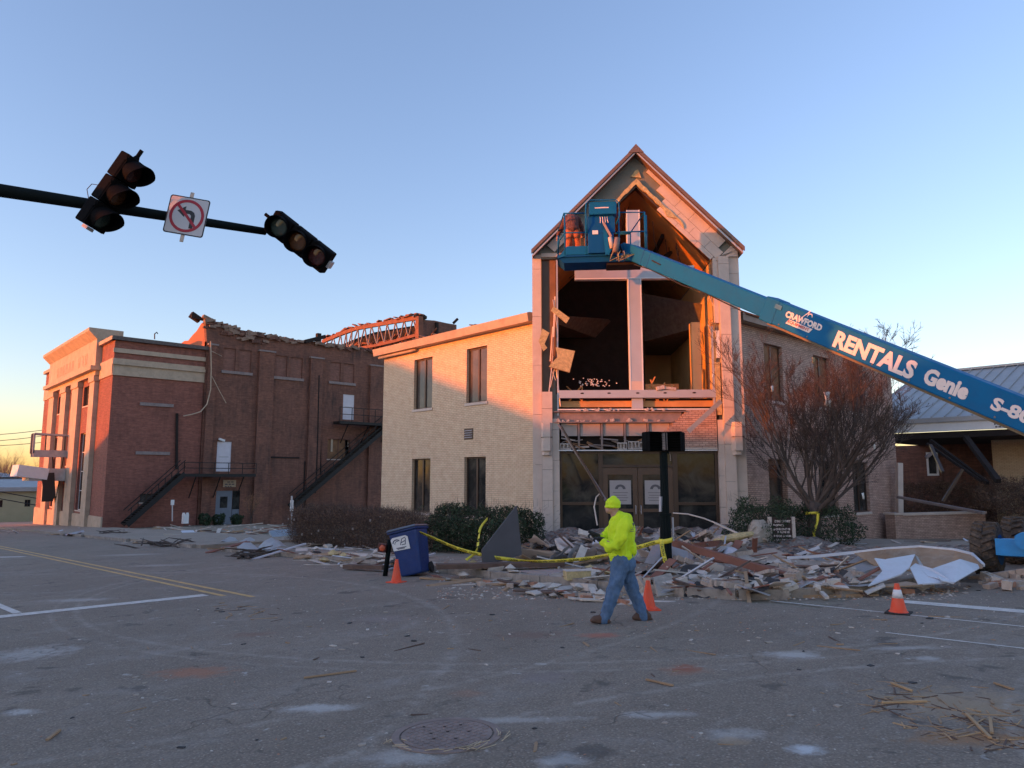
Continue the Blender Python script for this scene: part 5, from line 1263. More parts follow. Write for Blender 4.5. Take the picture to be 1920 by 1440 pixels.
p = onY(470, 985, BYS-3); branchy('orange_sapling', (p.x, p.y, p.z), 'small bare orange twigged sapling at the foot of the brick hall', 2.6, .9, 5, 6, 2, .05, leafm('orange_twig', (.35, .17, .08), (.5, .26, .13)), cat='sapling')
# far bare trees over the houses at the left edge
rr = random.Random(8)
ft = [(-30, 150, 17, 'bare tree at the very left edge behind the white house'), (6, 165, 18, 'tall bare tree rising just right of the left edge above the white house'), (30, 160, 14, 'bare tree over the right end of the white house roof'), (52, 175, 13, 'low bare tree above the dark roofed house'), (72, 168, 11, 'bare tree showing against the corner of the brick hall'), (-70, 150, 16, 'bare tree beyond the left edge behind the houses')]
for i, (px, yy, h_, lab) in enumerate(ft):
    p = onY(px, 930, yy); branchy('far_tree', (p.x, yy, G(0, 150)), lab, h_*.62, 1.0, 40+i, 8, 3, .35, M_FARW, grp='bare trees beyond the far houses', kids=(4, 6))
mb = MB(); ps = []
M_HILL = mat('wooded_hill', (0.10, 0.085, 0.075), .95, var=.4, vscale=.08, bmp=.5, bscale=.6)
n = 60; top_ = []; 
for k in range(n+1):
    X = -260 + 700*k/n; top_.append((X, 330 + 20*math.sin(k*.7), G(0, 200) + 7.0 + 3.5*noise.noise(Vector((k*.22, 0, 0))) + 1.5*noise.noise(Vector((k*.9, 4, 0)))))
for i in range(n):
    a, b = top_[i], top_[i+1]; mb.add([(a[0], a[1]-40, G(0, 200)-1), (b[0], b[1]-40, G(0, 200)-1), b, a, (b[0], b[1]+60, G(0, 200)-1), (a[0], a[1]+60, G(0, 200)-1)], [(0, 1, 2, 3), (3, 2, 4, 5)])
tag(mb.build('wooded_hill', M_HILL), kind='structure')
# scrap caught in the bare tree
def scrap(name, p, s, m, lab, seed, cat='scrap'):
    rr = random.Random(seed); mb = MB(); c = Vector(p); pts = []
    for i in range(5):
        for j in range(4): pts.append(c + Vector(((i-2)*s*.22 + rr.uniform(-.03, .03)*s, rr.uniform(-.12, .12)*s, (j-1.5)*s*.34*(1+.2*i/4))))
    f = [[i*4+j, i*4+j+1, (i+1)*4+j+1, (i+1)*4+j] for i in range(4) for j in range(3)]
    mb.add(pts, f); o = mb.build(name, m, smooth=True); sd = o.modifiers.new('thickness', 'SOLIDIFY'); sd.thickness = .004
    return tag(o, lab, cat)
M_PLASTIC = mat('white_plastic', (.75, .70, .62), .45, var=.1)
scrap('plastic_bag', onD(1551, 748, 19.8), .35, M_PLASTIC, 'white plastic bag caught in the middle of the bare tree', 1, 'bag')
scrap('paper_scrap', onD(1448, 729, 20.2), .15, M_PLASTIC, 'small white scrap caught in the left of the bare tree', 2)
scrap('paper_scrap', onD(1525, 676, 20.2), .16, M_INSUL, 'yellowish scrap caught high in the bare tree', 3)
scrap('paper_scrap', onD(1618, 930, 19.0), .14, M_PLASTIC, 'pale scrap hanging low in the right branches of the bare tree', 4)
scrap('paper_scrap', onD(1640, 838, 19.0), .12, M_PLASTIC, 'tiny pale scrap in the right side of the bare tree', 5)
rr = random.Random(15)
for k in range(14):
    q = Vector((12.55, rr.uniform(18.6, 26.8), rr.uniform(-.6, .5)))
    o = scrap('paper_scrap', q, rr.uniform(.03, .075), M_GYP, 'small pale paper scrap caught in the face of the brown hedge', 20+k); o['group'] = 'scraps caught in the brown hedge'
# ------------------------------------------------------------------ boom lift
def blue(name, c, r=.55): return mat(name, c, r, var=.10, vscale=1.5, bmp=.001, dirt=(.02, .09, .20), dirt_amt=.4, spec=.12)
M_BLUE = blue('lift_blue_paint', (0.006, 0.135, 0.31))
M_BLUED = blue('lift_blue_frame', (0.004, 0.09, 0.27), .6)
M_DECAL = mat('pale_lettering', (0.85, 0.70, 0.64), .5, var=.04, bmp=0)
M_DECRED = mat('red_lettering', (0.55, 0.06, 0.08), .5, var=.05, bmp=0)
BA = onD(1172, 468, 21.5); BB = onD(1920, 776, 12.6)
bd = (BB-BA).normalized(); bs_ = bd.cross(Vector((0, 0, 1))).normalized(); bu = bs_.cross(bd)
if bs_.dot(HD) > 0: bs_ = -bs_
def on_boom(px):
    """distance along the boom from BA whose picture column is px"""
    k = (px-960)/FPX; a = BA-CO
    return (k*a.dot(FW) - a.dot(RT)) / (bd.dot(RT) - k*bd.dot(FW))
GX = BB + bd*1.6
lift = thing('boom_lift', (GX.x, GX.y, G(GX.x, GX.y)), 'blue boom lift with big tyres and white lettering on its raised arm', 'boom lift')
LL = (BB-BA).length + 2.2
s1 = on_boom(1447)
def boomsec(name, a, b, w_, h, m=M_BLUE):
    mb = MB(); mb.bar(BA+bd*a, BA+bd*b, w_, h, up=bu); return mb.build(name, m, lift, bevel=.03)
boomsec('outer_boom', s1, LL, .38, .56); boomsec('inner_boom', .35, s1-.002, .32, .46)
boomsec('boom_collar', s1-.12, s1+.30, .41, .59); boomsec('boom_band', 1.35, 1.40, .335, .475, M_BLUED); boomsec('boom_band', 1.05, 1.09, .335, .475, M_BLUED)
mb = MB(); mb.prism([BA+bd*.4+bu*.23+bs_*.155, BA+bd*.4-bu*.22+bs_*.155, BA+bd*.12-bu*.08+bs_*.155, BA-bd*.12+bu*.11+bs_*.155, BA+bd*.02+bu*.2+bs_*.155], bs_*-.31); mb.build('boom_nose', M_BLUE, lift, bevel=.02)
a_ = on_boom(1238); mb = MB(); mb.obox(BA+bd*a_+bu*.02+bs_*.165, (.42, .02, .035), frame((0, 0, 0), bd, bu).to_3x3() @ Matrix.Rotation(R(90), 3, 'X') @ Matrix.Rotation(R(-3), 3, 'Y')); mb.build('slot', M_DARK, lift)
mb = MB(); mb.bar(BA+bd*(s1+.1)-bu*.31, BA+bd*LL-bu*.31, .22, .05, up=bu); mb.build('underside_glow', mat('orange_underside_glow', (.20, .14, .07), .6, var=.3), lift)  # orange glow under the boom, painted on as a strip
# lettering on the side towards the junction
xdir = bd; ydir = bu
if xdir.cross(ydir).dot(bs_) < 0: ydir = bu
def deck(px0, px1, txt, hgt, y0, m, off=.198, bold=.02, sx=None, shear=0.0, nm='lettering'):
    a = on_boom(px0); b = on_boom(px1); o = BA + bd*a + bs_*off + bu*y0
    z = bs_; M = Matrix(((bd.x, bu.x, z.x, o.x), (bd.y, bu.y, z.y, o.y), (bd.z, bu.z, z.z, o.z), (0, 0, 0, 1)))
    mb = text_mb(txt, 1.0, Matrix.Identity(4), .002, bold, shear=shear)
    xs = [v.x for v in mb.v]; yy = [v.y for v in mb.v]; w_ = max(xs)-min(xs); h_ = max(yy)-min(yy)
    kx_ = (b-a)/w_; ky = hgt/h_
    mb.v = [M @ Vector(((v.x-min(xs))*kx_, (v.y-min(yy))*ky, v.z)) for v in mb.v]
    return mb.build(nm, m, lift)
deck(1577, 1727, 'RENTALS', .37, -.20, M_DECAL, bold=.045)
deck(1745, 1827, 'Genie', .32, -.16, M_DECAL, bold=.05)
deck(1871, 1945, 'S-80', .24, -.12, M_DECAL, bold=.04)
deck(1482, 1549, 'CRAWFORD', .15, .0, M_DECAL, bold=.05)
a = on_boom(1487); b = on_boom(1531); o = BA+bs_*.1975
mb = MB(); mb.prism([o+bd*a-bu*.13, o+bd*b-bu*.13, o+bd*(b+.06)-bu*.02, o+bd*(a+.06)-bu*.02], bs_*.002); mb.build('name_bar', M_DECAL, lift)
deck(1490, 1530, 'EQUIPMENT', .075, -.11, M_DECRED, off=.202, bold=.03)
o = BA+bs_*.198+bd*on_boom(1518)+bu*.155
mb = MB(); 
for q0, q1 in (((-.12, -.02), (-.02, .10)), ((-.02, .10), (.10, .12)), ((.02, .10), (.0, .03)), ((.10, .12), (.13, .06)), ((-.02, .10), (.03, .18))):
    mb.bar(o+bd*q0[0]+bu*q0[1], o+bd*q1[0]+bu*q1[1], .022, .002, up=bs_)
mb.build('horse_emblem', M_DECAL, lift)
for k in range(9):
    a_ = s1+.5+k*.85; mb = MB(); mb.ell(BA+bd*a_-bu*.22+bs_*.192, (.022, .022, .022), 6); mb.build('bolt', M_STEEL, lift)
mb = MB(); mb.tube([BA+bd*(s1*t/8)-bu*(.26+.03*math.sin(t*2.1))+bs_*.10 for t in range(1, 9)], .018, 6); mb.build('hose', M_RUB, lift)
mb = MB(); mb.prism([BA+bd*(s1+.22)+bs_*.2075+bu*.10, BA+bd*(s1+.42)+bs_*.2075+bu*.10, BA+bd*(s1+.42)+bs_*.2075+bu*.2, BA+bd*(s1+.22)+bs_*.2075+bu*.2], bs_*.002); mb.build('faded_patch', mat('faded_blue', (.05, .2, .33), .7), lift)
# platform frame: x right, y away from the road, z up
PF0 = onD(1125, 476, 21.3)
pa = R(-6); px_ = RT*math.cos(pa)+HD*math.sin(pa); py_ = HD*math.cos(pa)-RT*math.sin(pa)
PM = Matrix(((px_.x, py_.x, 0, PF0.x), (px_.y, py_.y, 0, PF0.y), (0, 0, 1, PF0.z), (0, 0, 0, 1)))
P = dict(xf=PM)
W0, W1, DP = -1.30, 1.36, .95
mb = MB(); mb.prism([(W0, 0, 0), (-.0, 0, 0), (W1, 0, 0), (W1, DP, 0), (W0, DP, 0)], (0, 0, -.06)); mb.prism([(W0+.0, .05, -.06), (W1, .05, -.06), (W1-.2, .1, -.22), (W0+.2, .1, -.22)], (0, DP-.1, 0)); mb.build('platform_floor', M_BLUED, lift, **P)
mb = MB(); mb.box(W0+.3, -.02, 0, -.16, 0.02, .26); mb.build('toe_board', M_BLUE, lift, **P)
mb = MB(); mb.prism([(W0, 0, -.1), (W0+.3, -.02, .26), (W0+.3, -.02, -.02)], (0, .9, 0)); mb.build('toe_board', M_BLUE, lift, **P)
def rl(pts, r=.022, nm='rail', m=M_BLUE): mb = MB(); mb.tube(pts, r, 8); return mb.build(nm, m, lift, smooth=True, **P)
rl([(-.45, 0, 1.30), (W0+.22, 0, 1.32), (W0-.02, DP, 1.05), (-.3, DP, 1.05)]); rl([(-.4, 0, .68), (W0+.25, 0, .70), (W0+.05, DP*.5, .62), (W0-.02, DP, .34)])
rl([(.62, 0, 1.28), (W1, 0, 1.26), (W1-.4, DP, .92), (.6, DP, .92)]); rl([(.5, 0, .66), (W1+.02, 0, .66)]); rl([(.5, DP, .95), (W1-.4, DP, .95)])
for x, y, z1 in ((W0+.24, 0, 1.32), (W0, DP, 1.05), (W1, 0, 1.26), (W1-.38, DP, .93), (W1+.05, .1, 1.2), (.58, 0, 1.28), (-.42, 0, 1.30)):
    rl([(x, y, -.02), (x, y, z1)], .024, 'rail_post')
rl([(W1+.02, 0, .66), (W1+.08, .2, .6)], .02)
# control console and cabinet on the platform front
mb = MB(); mb.box(-.32, -.20, 1.17, .52, .18, 1.58); mb.build('control_box', M_BLUE, lift, bevel=.03, **P)
mb = MB(); mb.box(-.14, -.206, 1.36, .28, -.201, 1.39); mb.box(.02, -.207, 1.365, .18, -.2061, 1.395); mb.build('decal', M_DECAL, lift, **P)
mb = MB(); mb.box(-.36, -.10, .0, .42, .16, 1.17); mb.build('cabinet', M_BLUED, lift, bevel=.02, **P)
mb = MB(); mb.box(-.26, -.11, .62, .46, -.101, 1.12); mb.build('cabinet_door', M_BLUED, lift, **P)
rl([(-.38, -.1, .62), (-.38, -.22, .95), (-.42, -.24, 1.2), (-.40, -.22, 1.52), (-.30, -.22, 1.62), (.5, -.22, 1.60), (.58, -.22, 1.50), (.60, -.2, 1.1), (.50, -.1, .88)], .022, 'console_guard')
mb = MB(); mb.box(-.22, -.125, .58, -.05, -.102, .70); mb.build('junction_box', M_WHITE, lift, **P)
for k in range(4):
    mb = MB(); mb.tube([(.02+.07*k, -.11, 1.12), (.03+.07*k, -.13, 1.02), (.02+.08*k, -.14, .92)], .014, 6); mb.build('hose', M_DECAL if k < 2 else M_ALU, lift, **P)
mb = MB(); mb.bar((.12, -.14, .92), (.34, -.2, .45), .07, .07); mb.build('cylinder', M_STEEL, lift, **P)
mb = MB(); mb.prism([(.10, -.12, .72), (.22, -.12, .72), (.28, -.25, -.05), (.16, -.25, -.12)], (0, .12, 0)); mb.build('bracket', M_BLUE, lift, **P)
mb = MB(); mb.bar((.22, -.2, -.1), (.42, -.2, .28), .1, .08); mb.build('bracket', M_BLUE, lift, **P)
mb = MB(); mb.tube([(.30, -.26, .42), (.35, -.26, .08)], .06, 12); mb.build('rotator', M_STONE, lift, smooth=True, **P)
mb = MB(); mb.tube([(.52, -.3, .38), (.44, -.3, -.06)], .085, 12); mb.build('rotator', M_STEEL, lift, smooth=True, **P)
rr = random.Random(4)
for k in range(7):
    x = .4+.05*k; mb = MB(); mb.tube([(x, -.3, -.02), (x+rr.uniform(-.1, .05), -.34, -.15), (x+rr.uniform(-.15, .1), -.3, -.28-rr.uniform(0, .1)), (x+.15, -.3, -.2), (x+.35, -.28, -.12)], .012, 5); mb.build('hose', M_RUB if k % 2 else M_INSUL, lift, smooth=True, **P)
mb = MB(); mb.box(-.62, .3, 0, -.42, .6, .62); mb.build('tool_box', M_BOARD, lift, **P)
mb = MB(); mb.box(.2, .2, -.3, 1.25, .8, -.222); mb.build('platform_mount', M_DARK, lift, **P)
# turntable and chassis (mostly beyond the right edge): frame x across, y along the wheelbase
W1p = onG(1856, 1078); Wq = W1p + RT*1.85 + HD*1.9
yd = (Wq-W1p); yd.z = 0; yd.normalize(); xd = Vector((yd.y, -yd.x, 0))
CM = Matrix(((xd.x, yd.x, 0, W1p.x), (xd.y, yd.y, 0, W1p.y), (0, 0, 1, G(W1p.x, W1p.y)), (0, 0, 0, 1)))
M_TYRE = mat('muddy_tyre', (0.06, 0.045, 0.036), .9, var=.4, vscale=5, bmp=.01, bscale=20, dirt=(.26, .17, .11), dirt_amt=.8)
M_BRB = mat('bright_blue_paint', (.01, .25, .58), .4)
mb = MB(); mb.box(.55, -.6, .42, 1.85, 3.3, .82); mb.build('chassis', M_BLUED, lift, bevel=.03, xf=CM)
for y in (-.12, 2.5):
    mb = MB(); mb.box(.21, y, .38, 2.2, y+.30, .70); mb.build('axle_beam', M_BRB, lift, bevel=.02, xf=CM)
mb = MB(); mb.box(.25, -.62, .44, 2.1, -.601, .74); mb.build('front_bumper', M_BRB, lift, xf=CM)
mb = MB(); mb.tube([(.75, -.9, .74), (.75, -.62, .74)], .15, 16); mb.build('pivot_lug', M_BRB, lift, xf=CM)
mb = MB(); mb.box(.8, -.63, .62, 1.5, -.621, .72); mb.build('red_label', M_DECRED, lift, xf=CM)
def wheel(x, y):
    mb = MB(); r0, wd = .49, .42
    Mx = Matrix.Translation((x, y, r0)) @ Matrix.Rotation(R(90), 4, 'Y')
    prof = [(.28, -wd/2), (r0-.06, -wd/2), (r0-.015, -wd/2+.07), (r0-.015, wd/2-.07), (r0-.06, wd/2), (.28, wd/2)]
    mb.lathe(prof, 40, M=Mx); w_ = mb.build('wheel', M_TYRE, lift, xf=CM, auto=True)
    for k in range(20):
        a = 2*math.pi*k/20
        for sd in (-1, 1):
            q = Matrix.Rotation(a + (.157 if sd > 0 else 0), 4, 'Z'); mb = MB()
            mb.prism([Mx @ (q @ Vector((r0-.04, -.035, sd*wd/2))), Mx @ (q @ Vector((r0+.03, -.035, sd*(wd/2-.03)))), Mx @ (q @ Vector((r0+.03, .05, sd*.01))), Mx @ (q @ Vector((r0-.04, .05, sd*.01)))], (Mx.to_3x3() @ (q.to_3x3() @ Vector((0, .055, 0)))))
            mb.build('tread_lug', M_TYRE, w_, xf=CM)
    mb = MB(); mb.lathe([(0.0, -wd/2+.06), (.10, -wd/2+.04), (.24, -wd/2+.08), (.285, -wd/2-.005), (.285, wd/2+.005), (0, wd/2)], 24, M=Mx); mb.build('rim', M_BLUED, w_, xf=CM, auto=True)
wheel(0, 0); wheel(0, 2.65); wheel(2.4, 0); wheel(2.4, 2.65)
Tc = CM.inverted() @ (BB + bd*2.0)
mb = MB(); mb.tube([(1.2, 1.3, .82), (1.2, 1.3, 1.0)], .5, 24); mb.build('slew_ring', M_STEEL, lift, xf=CM)
mb = MB(); mb.box(.75, .9, 1.0, 3.2, 2.0, 1.7); mb.build('turntable', M_BLUE, lift, bevel=.06, xf=CM)
mb = MB(); mb.bar((2.2, 1.2, 1.7), (Tc.x, Tc.y, Tc.z), .45, .45, up=(0, 1, 0)); mb.build('riser_boom', M_BLUE, lift, xf=CM)
mb = MB(); mb.box(2.3, .88, 1.05, 3.15, .899, 1.65); mb.build('engine_cover', M_STEEL, lift, xf=CM)

# ------------------------------------------------------------------ people
def organic(name, chains, ells, m, parent, voxel=.012, smooth=6, amp=0.0, nsc=12.0, seed=0, M=None, boxes=()):
    mb = MB()
    for ch in chains:
        pts = [Vector(c[:3]) for c in ch]; rs = [c[3] for c in ch]; mb.tube(pts, rs, 14)
        for p, r in zip(pts, rs): mb.ell(p, (r, r, r), 12)
    for e in ells: mb.ell(e[0], e[1], 14, e[2] if len(e) > 2 else None)
    me = mb.mesh('t', uv=False); ob = bpy.data.objects.new('t', me); COL.objects.link(ob)
    r = ob.modifiers.new('r', 'REMESH'); r.mode = 'VOXEL'; r.voxel_size = voxel
    s = ob.modifiers.new('s', 'SMOOTH'); s.iterations = smooth; s.factor = .5
    bpy.context.view_layer.update(); dg = bpy.context.evaluated_depsgraph_get(); m2 = bpy.data.meshes.new_from_object(ob.evaluated_get(dg))
    bpy.data.objects.remove(ob)
    if amp:
        nn = [v.normal.copy() for v in m2.vertices]
        for v, n_ in zip(m2.vertices, nn):
            q = v.co*nsc + Vector((seed, 0, 0)); q.z *= .55
            v.co = v.co + n_*(amp*(noise.noise(q) + .5*noise.noise(q*2.3)))
    if M is not None: m2.transform(M)
    m2.transform(WM[parent.name].inverted())
    m2.polygons.foreach_set('use_smooth', [True]*len(m2.polygons)); m2.materials.clear(); m2.materials.append(m)
    o = bpy.data.objects.new(name, m2); COL.objects.link(o); o.parent = parent; WM[o.name] = WM[parent.name].copy(); return o
M_SKIN = mat('skin', (0.50, 0.27, 0.19), .55, var=.08, bmp=.0005)
def hiv():
    m, nt, b = newmat('hi_vis_yellow_fleece'); v = coords(nt, 'Object'); c = mixc(nt, ramp(nt, ntex(nt, v, 8, 4), .3, .7), (0.62, 0.80, 0.015), (0.75, 0.95, 0.03)); nt.links.new(c, b.inputs['Base Color']); b.inputs['Roughness'].default_value = .9
    bump(nt, b, ntex(nt, v, 18, 5), .012); return m
M_HV = hiv()
M_JEAN = mat('blue_denim', (0.085, 0.15, 0.26), .9, var=.30, vscale=9, bmp=.004, bscale=40, dirt=(.20, .27, .36), dirt_amt=.4)
M_BOOT = mat('brown_boot_leather', (0.11, 0.055, 0.035), .7, var=.25, vscale=10)
M_GLV = mat('black_glove', (0.02, 0.02, 0.022), .8)
# the walking man: frame x = right in the picture, y = away, z up; feet on the road
wf = onG(1166, 1166); 
WMx = Matrix(((RT.x, HD.x, 0, wf.x), (RT.y, HD.y, 0, wf.y), (0, 0, 1, G(wf.x, wf.y)), (0, 0, 0, 1)))
man = thing('person', None, 'man in a bright yellow hoodie and knit cap, blue jeans, walking left across the road', 'person', M=Matrix.Translation((wf.x, wf.y, G(wf.x, wf.y))))
Dm = wf.dot(HD)
def mz(py): return onD(1160, py, Dm).z - G(wf.x, wf.y)
def mx(px): return (px-1166)*Dm/FPX*1.008
H0 = mz(932)
hip = mz(1052); kn = mz(1104); an = mz(1152)
hx = mx(1168)
zt0 = mz(1160)
body = organic('body', [[(mx(1170), 0, hip+.0, .115), (mx(1168), 0, mz(1010), .12), (mx(1167), 0, mz(990), .12), (mx(1164), 0, mz(977), .07)], [(mx(1160), 0, mz(975), .06), (mx(1154), 0, mz(958), .055)],
        [(mx(1170), -.08, hip, .075), (mx(1152), -.10, kn, .06), (mx(1134), -.10, an+.02, .042), (mx(1132), -.1, .09, .04)], [(mx(1174), .08, hip, .075), (mx(1188), .10, kn, .06), (mx(1204), .10, an+.01, .042), (mx(1206), .1, .08, .04)],
        [(mx(1170), -.16, mz(990), .045), (mx(1160), -.23, mz(1010), .04), (mx(1148), -.23, mz(1021), .035), (mx(1132), -.18, mz(1010), .03)], [(mx(1166), .16, mz(990), .045), (mx(1148), .22, mz(1006), .04), (mx(1126), .15, mz(1006), .03)]],
       [((mx(1153), 0, mz(948)), (.095, .075, .12)), ((mx(1146), 0, mz(957)), (.05, .05, .045)), ((mx(1139.5), 0, mz(951)), (.018, .014, .022)), ((mx(1143.5), .0, mz(947)), (.02, .05, .02)), ((mx(1141.5), 0, mz(957.5)), (.012, .025, .008)), ((mx(1155), -.078, mz(950)), (.02, .012, .032)), ((mx(1155), .078, mz(950)), (.02, .012, .032))],
       M_SKIN, man, voxel=.010, smooth=4, M=WMx)
# eye, brow
mb = MB(); mb.ell((mx(1142.0), -.034, mz(949)), (.008, .012, .008), 8); mb.ell((mx(1142.0), .034, mz(949)), (.008, .012, .008), 8); mb.build('eyes', mat('eye_dark', (.03, .02, .02), .3), body, xf=WMx)
# hoodie: torso, sleeves, hood behind the neck, ribbed hem
hood = organic('hoodie', [
    [(mx(1167), 0, mz(1038), .165), (mx(1167), 0, mz(1015), .185), (mx(1168), 0, mz(992), .19), (mx(1167), 0, mz(976), .13)],
    [(mx(1166), -.15, mz(1037), .06), (mx(1166), -.17, mz(990), .08)], [(mx(1166), .15, mz(1037), .06), (mx(1166), .17, mz(990), .08)],
    [(mx(1172), -.20, mz(981), .088), (mx(1163), -.26, mz(1003), .082), (mx(1152), -.25, mz(1020), .080), (mx(1141), -.21, mz(1022), .078), (mx(1134), -.18, mz(1014), .066)],
    [(mx(1164), .20, mz(981), .088), (mx(1148), .23, mz(1005), .075), (mx(1134), .18, mz(1010), .058)],
    [(mx(1163), -.07, mz(975), .066), (mx(1175), -.08, mz(971), .066), (mx(1179), 0, mz(972), .080), (mx(1175), .08, mz(971), .066), (mx(1161), .07, mz(975), .066)]],
    [((mx(1176), 0, mz(978)), (.10, .13, .10)), ((mx(1158), 0, mz(976)), (.075, .09, .045)), ((mx(1188), 0, mz(1028)), (.05, .15, .10))], M_HV, man, voxel=.012, smooth=4, amp=.030, nsc=9, seed=3, M=WMx)
organic('hoodie_hem', [[(mx(1167), 0, mz(1040), .175), (mx(1168), 0, mz(1043), .172)]], [((mx(1167), 0, mz(1040)), (.172, .19, .05))], M_HV, man, voxel=.012, smooth=3, M=WMx)
o_ = Vector((mx(1176), -.205, mz(990)))
mb = MB(); 
for q in [((1179, 982), (1190, 981), .02), ((1181, 985), (1184, 979), .03), ((1186, 984), (1189, 979), .03), ((1179, 989), (1190, 988.5), .006), ((1180, 992), (1188, 991.6), .006), ((1180, 995), (1189, 994.6), .006)]:
    a, b, w_ = q; ya = -.10 - .02; mb.bar((mx(a[0]), -.19, mz(a[1])), (mx(b[0]), -.115, mz(b[1])), .006, w_)
mb.build('back_print', M_INK, hood, xf=WMx)
cap = organic('knit_cap', [], [((mx(1154), 0, mz(944)), (.108, .095, .088)), ((mx(1155), 0, mz(936)), (.055, .05, .05)), ((mx(1153), 0, mz(950)), (.116, .101, .030))], M_HV, man, voxel=.009, smooth=3, amp=.004, nsc=40, M=WMx)
organic('jeans', [[(mx(1168), 0, mz(1040), .165), (mx(1169), 0, mz(1056), .165)],
    [(mx(1165), -.07, mz(1050), .135), (mx(1160), -.095, mz(1075), .108), (mx(1151), -.10, mz(1104), .090), (mx(1142), -.10, mz(1130), .082), (mx(1134), -.10, mz(1152), .080), (mx(1133), -.1, mz(1158), .082)],
    [(mx(1174), .07, mz(1050), .135), (mx(1179), .095, mz(1078), .105), (mx(1189), .10, mz(1106), .086), (mx(1197), .10, mz(1130), .080), (mx(1205), .10, mz(1152), .076), (mx(1206), .1, mz(1157), .078)]], [((mx(1176), 0, mz(1056)), (.13, .17, .13))],
    M_JEAN, man, voxel=.011, smooth=3, amp=.022, nsc=12, seed=9, M=WMx)
for nm, x, y, lift_ in (('boot', 1127, -.10, 0), ('boot', 1206, .10, 0)):
    bx_ = mx(x); organic('boot', [[(bx_-.08, y, .055, .048), (bx_+.02, y, .06, .055), (bx_+.07, y, .06, .052)], [(bx_+.04, y, .06, .055), (bx_+.03, y, .11, .050)]], [((bx_-.09, y, .04), (.06, .05, .04)), ((bx_, y, .02), (.15, .052, .022))], M_BOOT, man, voxel=.009, smooth=3, M=WMx)
# gloved hands with bent fingers round a torch
for hxp, hyp, yy in ((1129, 1009, -.17), (1124, 1005, .14)):
    c = Vector((mx(hxp), yy, mz(hyp))); ch = [[(c.x+.03, c.y, c.z-.01, .034), (c.x-.03, c.y, c.z+.0, .040)]]
    for k, (ln, sp) in enumerate(((.075, -.030), (.085, -.010), (.080, .010), (.065, .030))):
        f0 = c + Vector((-.05, sp, .012)); ch.append([(f0.x, f0.y, f0.z, .012), (f0.x-ln*.45, f0.y, f0.z+.008, .011), (f0.x-ln*.72, f0.y, f0.z-.018, .0105), (f0.x-ln*.60, f0.y, f0.z-.042, .0095)])
    ch.append([(c.x-.01, c.y-.03, c.z+.01, .014), (c.x-.045, c.y-.048, c.z+.018, .012), (c.x-.075, c.y-.035, c.z+.005, .011)])
    organic('glove', ch, [], M_GLV, man, voxel=.006, smooth=2, M=WMx)
ctl = MB(); c = Vector((mx(1116), 0.0, mz(1000))); ctl.tube([c+Vector((.06, 0, -.02)), c+Vector((-.06, 0, .03))], .022, 10)
tag(ctl.build('torch', M_GLV, xf=WMx), 'short black torch held in the walking man\'s gloved hands', 'torch')
# the man in the lift platform, bent over, back to the road
m2 = thing('person', None, 'worker in a dark hooded jacket and orange brown trousers bending over in the lift platform', 'person', M=Matrix.Translation(PM @ Vector((-.85, .45, 0))))
M_JKT = mat('maroon_jacket', (0.13, 0.055, 0.05), .9, var=.3, vscale=6, bmp=.006); M_TRS = mat('rust_orange_trousers', (0.40, 0.12, 0.05), .9, var=.25, vscale=6, bmp=.006)
K = dict(M=PM)
organic('body', [[(-.82, .45, .95, .13), (-.84, .6, 1.25, .14), (-.86, .78, 1.42, .10)], [(-.95, .45, .9, .09), (-.97, .45, .5, .06), (-.97, .45, .1, .05)], [(-.70, .45, .9, .09), (-.64, .45, .5, .06), (-.62, .45, .1, .05)], [(-1.05, .75, 1.32, .05), (-1.25, .95, 1.08, .04), (-1.32, 1.02, .92, .035)], [(-.65, .78, 1.32, .05), (-.52, .9, 1.05, .04), (-.55, 1.0, .9, .035)]],
        [((-.86, .95, 1.50), (.09, .10, .12))], M_SKIN, m2, voxel=.012, smooth=4, **K)
organic('jacket', [[(-.82, .45, .98, .19), (-.84, .56, 1.22, .21), (-.86, .74, 1.38, .20)], [(-1.02, .68, 1.38, .11), (-1.18, .86, 1.18, .085), (-1.29, .98, .98, .07)], [(-.68, .70, 1.38, .11), (-.55, .86, 1.15, .085), (-.53, .95, .98, .07)]],
        [((-.86, .84, 1.52), (.14, .15, .14)), ((-.82, .42, .96), (.22, .17, .1))], M_JKT, m2, voxel=.014, smooth=4, amp=.02, nsc=8, **K)
organic('trousers', [[(-.90, .44, .95, .14), (-.95, .44, .55, .10), (-.97, .45, .12, .085)], [(-.74, .44, .95, .14), (-.67, .44, .55, .10), (-.63, .45, .12, .085)]], [], M_TRS, m2, voxel=.014, smooth=4, amp=.015, nsc=9, **K)
for x in (-.97, -.63): organic('boot', [[(x, .35, .045, .05), (x, .5, .055, .05)], [(x, .48, .06, .055), (x, .48, .14, .05)]], [], M_BOOT, m2, voxel=.012, smooth=3, **K)
for x, y, z in ((-1.33, 1.05, .90), (-.55, 1.02, .88)):
    ch = [[(x, y, z, .036), (x, y+.05, z-.02, .036)]]
    for k in range(4): ch.append([(x-.03+.02*k, y+.06, z-.02, .011), (x-.03+.02*k, y+.10, z-.04, .010), (x-.03+.02*k, y+.09, z-.07, .009)])
    ch.append([(x+.035, y+.02, z, .012), (x+.05, y+.06, z-.03, .011)])
    organic('hand', ch, [], M_SKIN, m2, voxel=.008, smooth=2, **K)
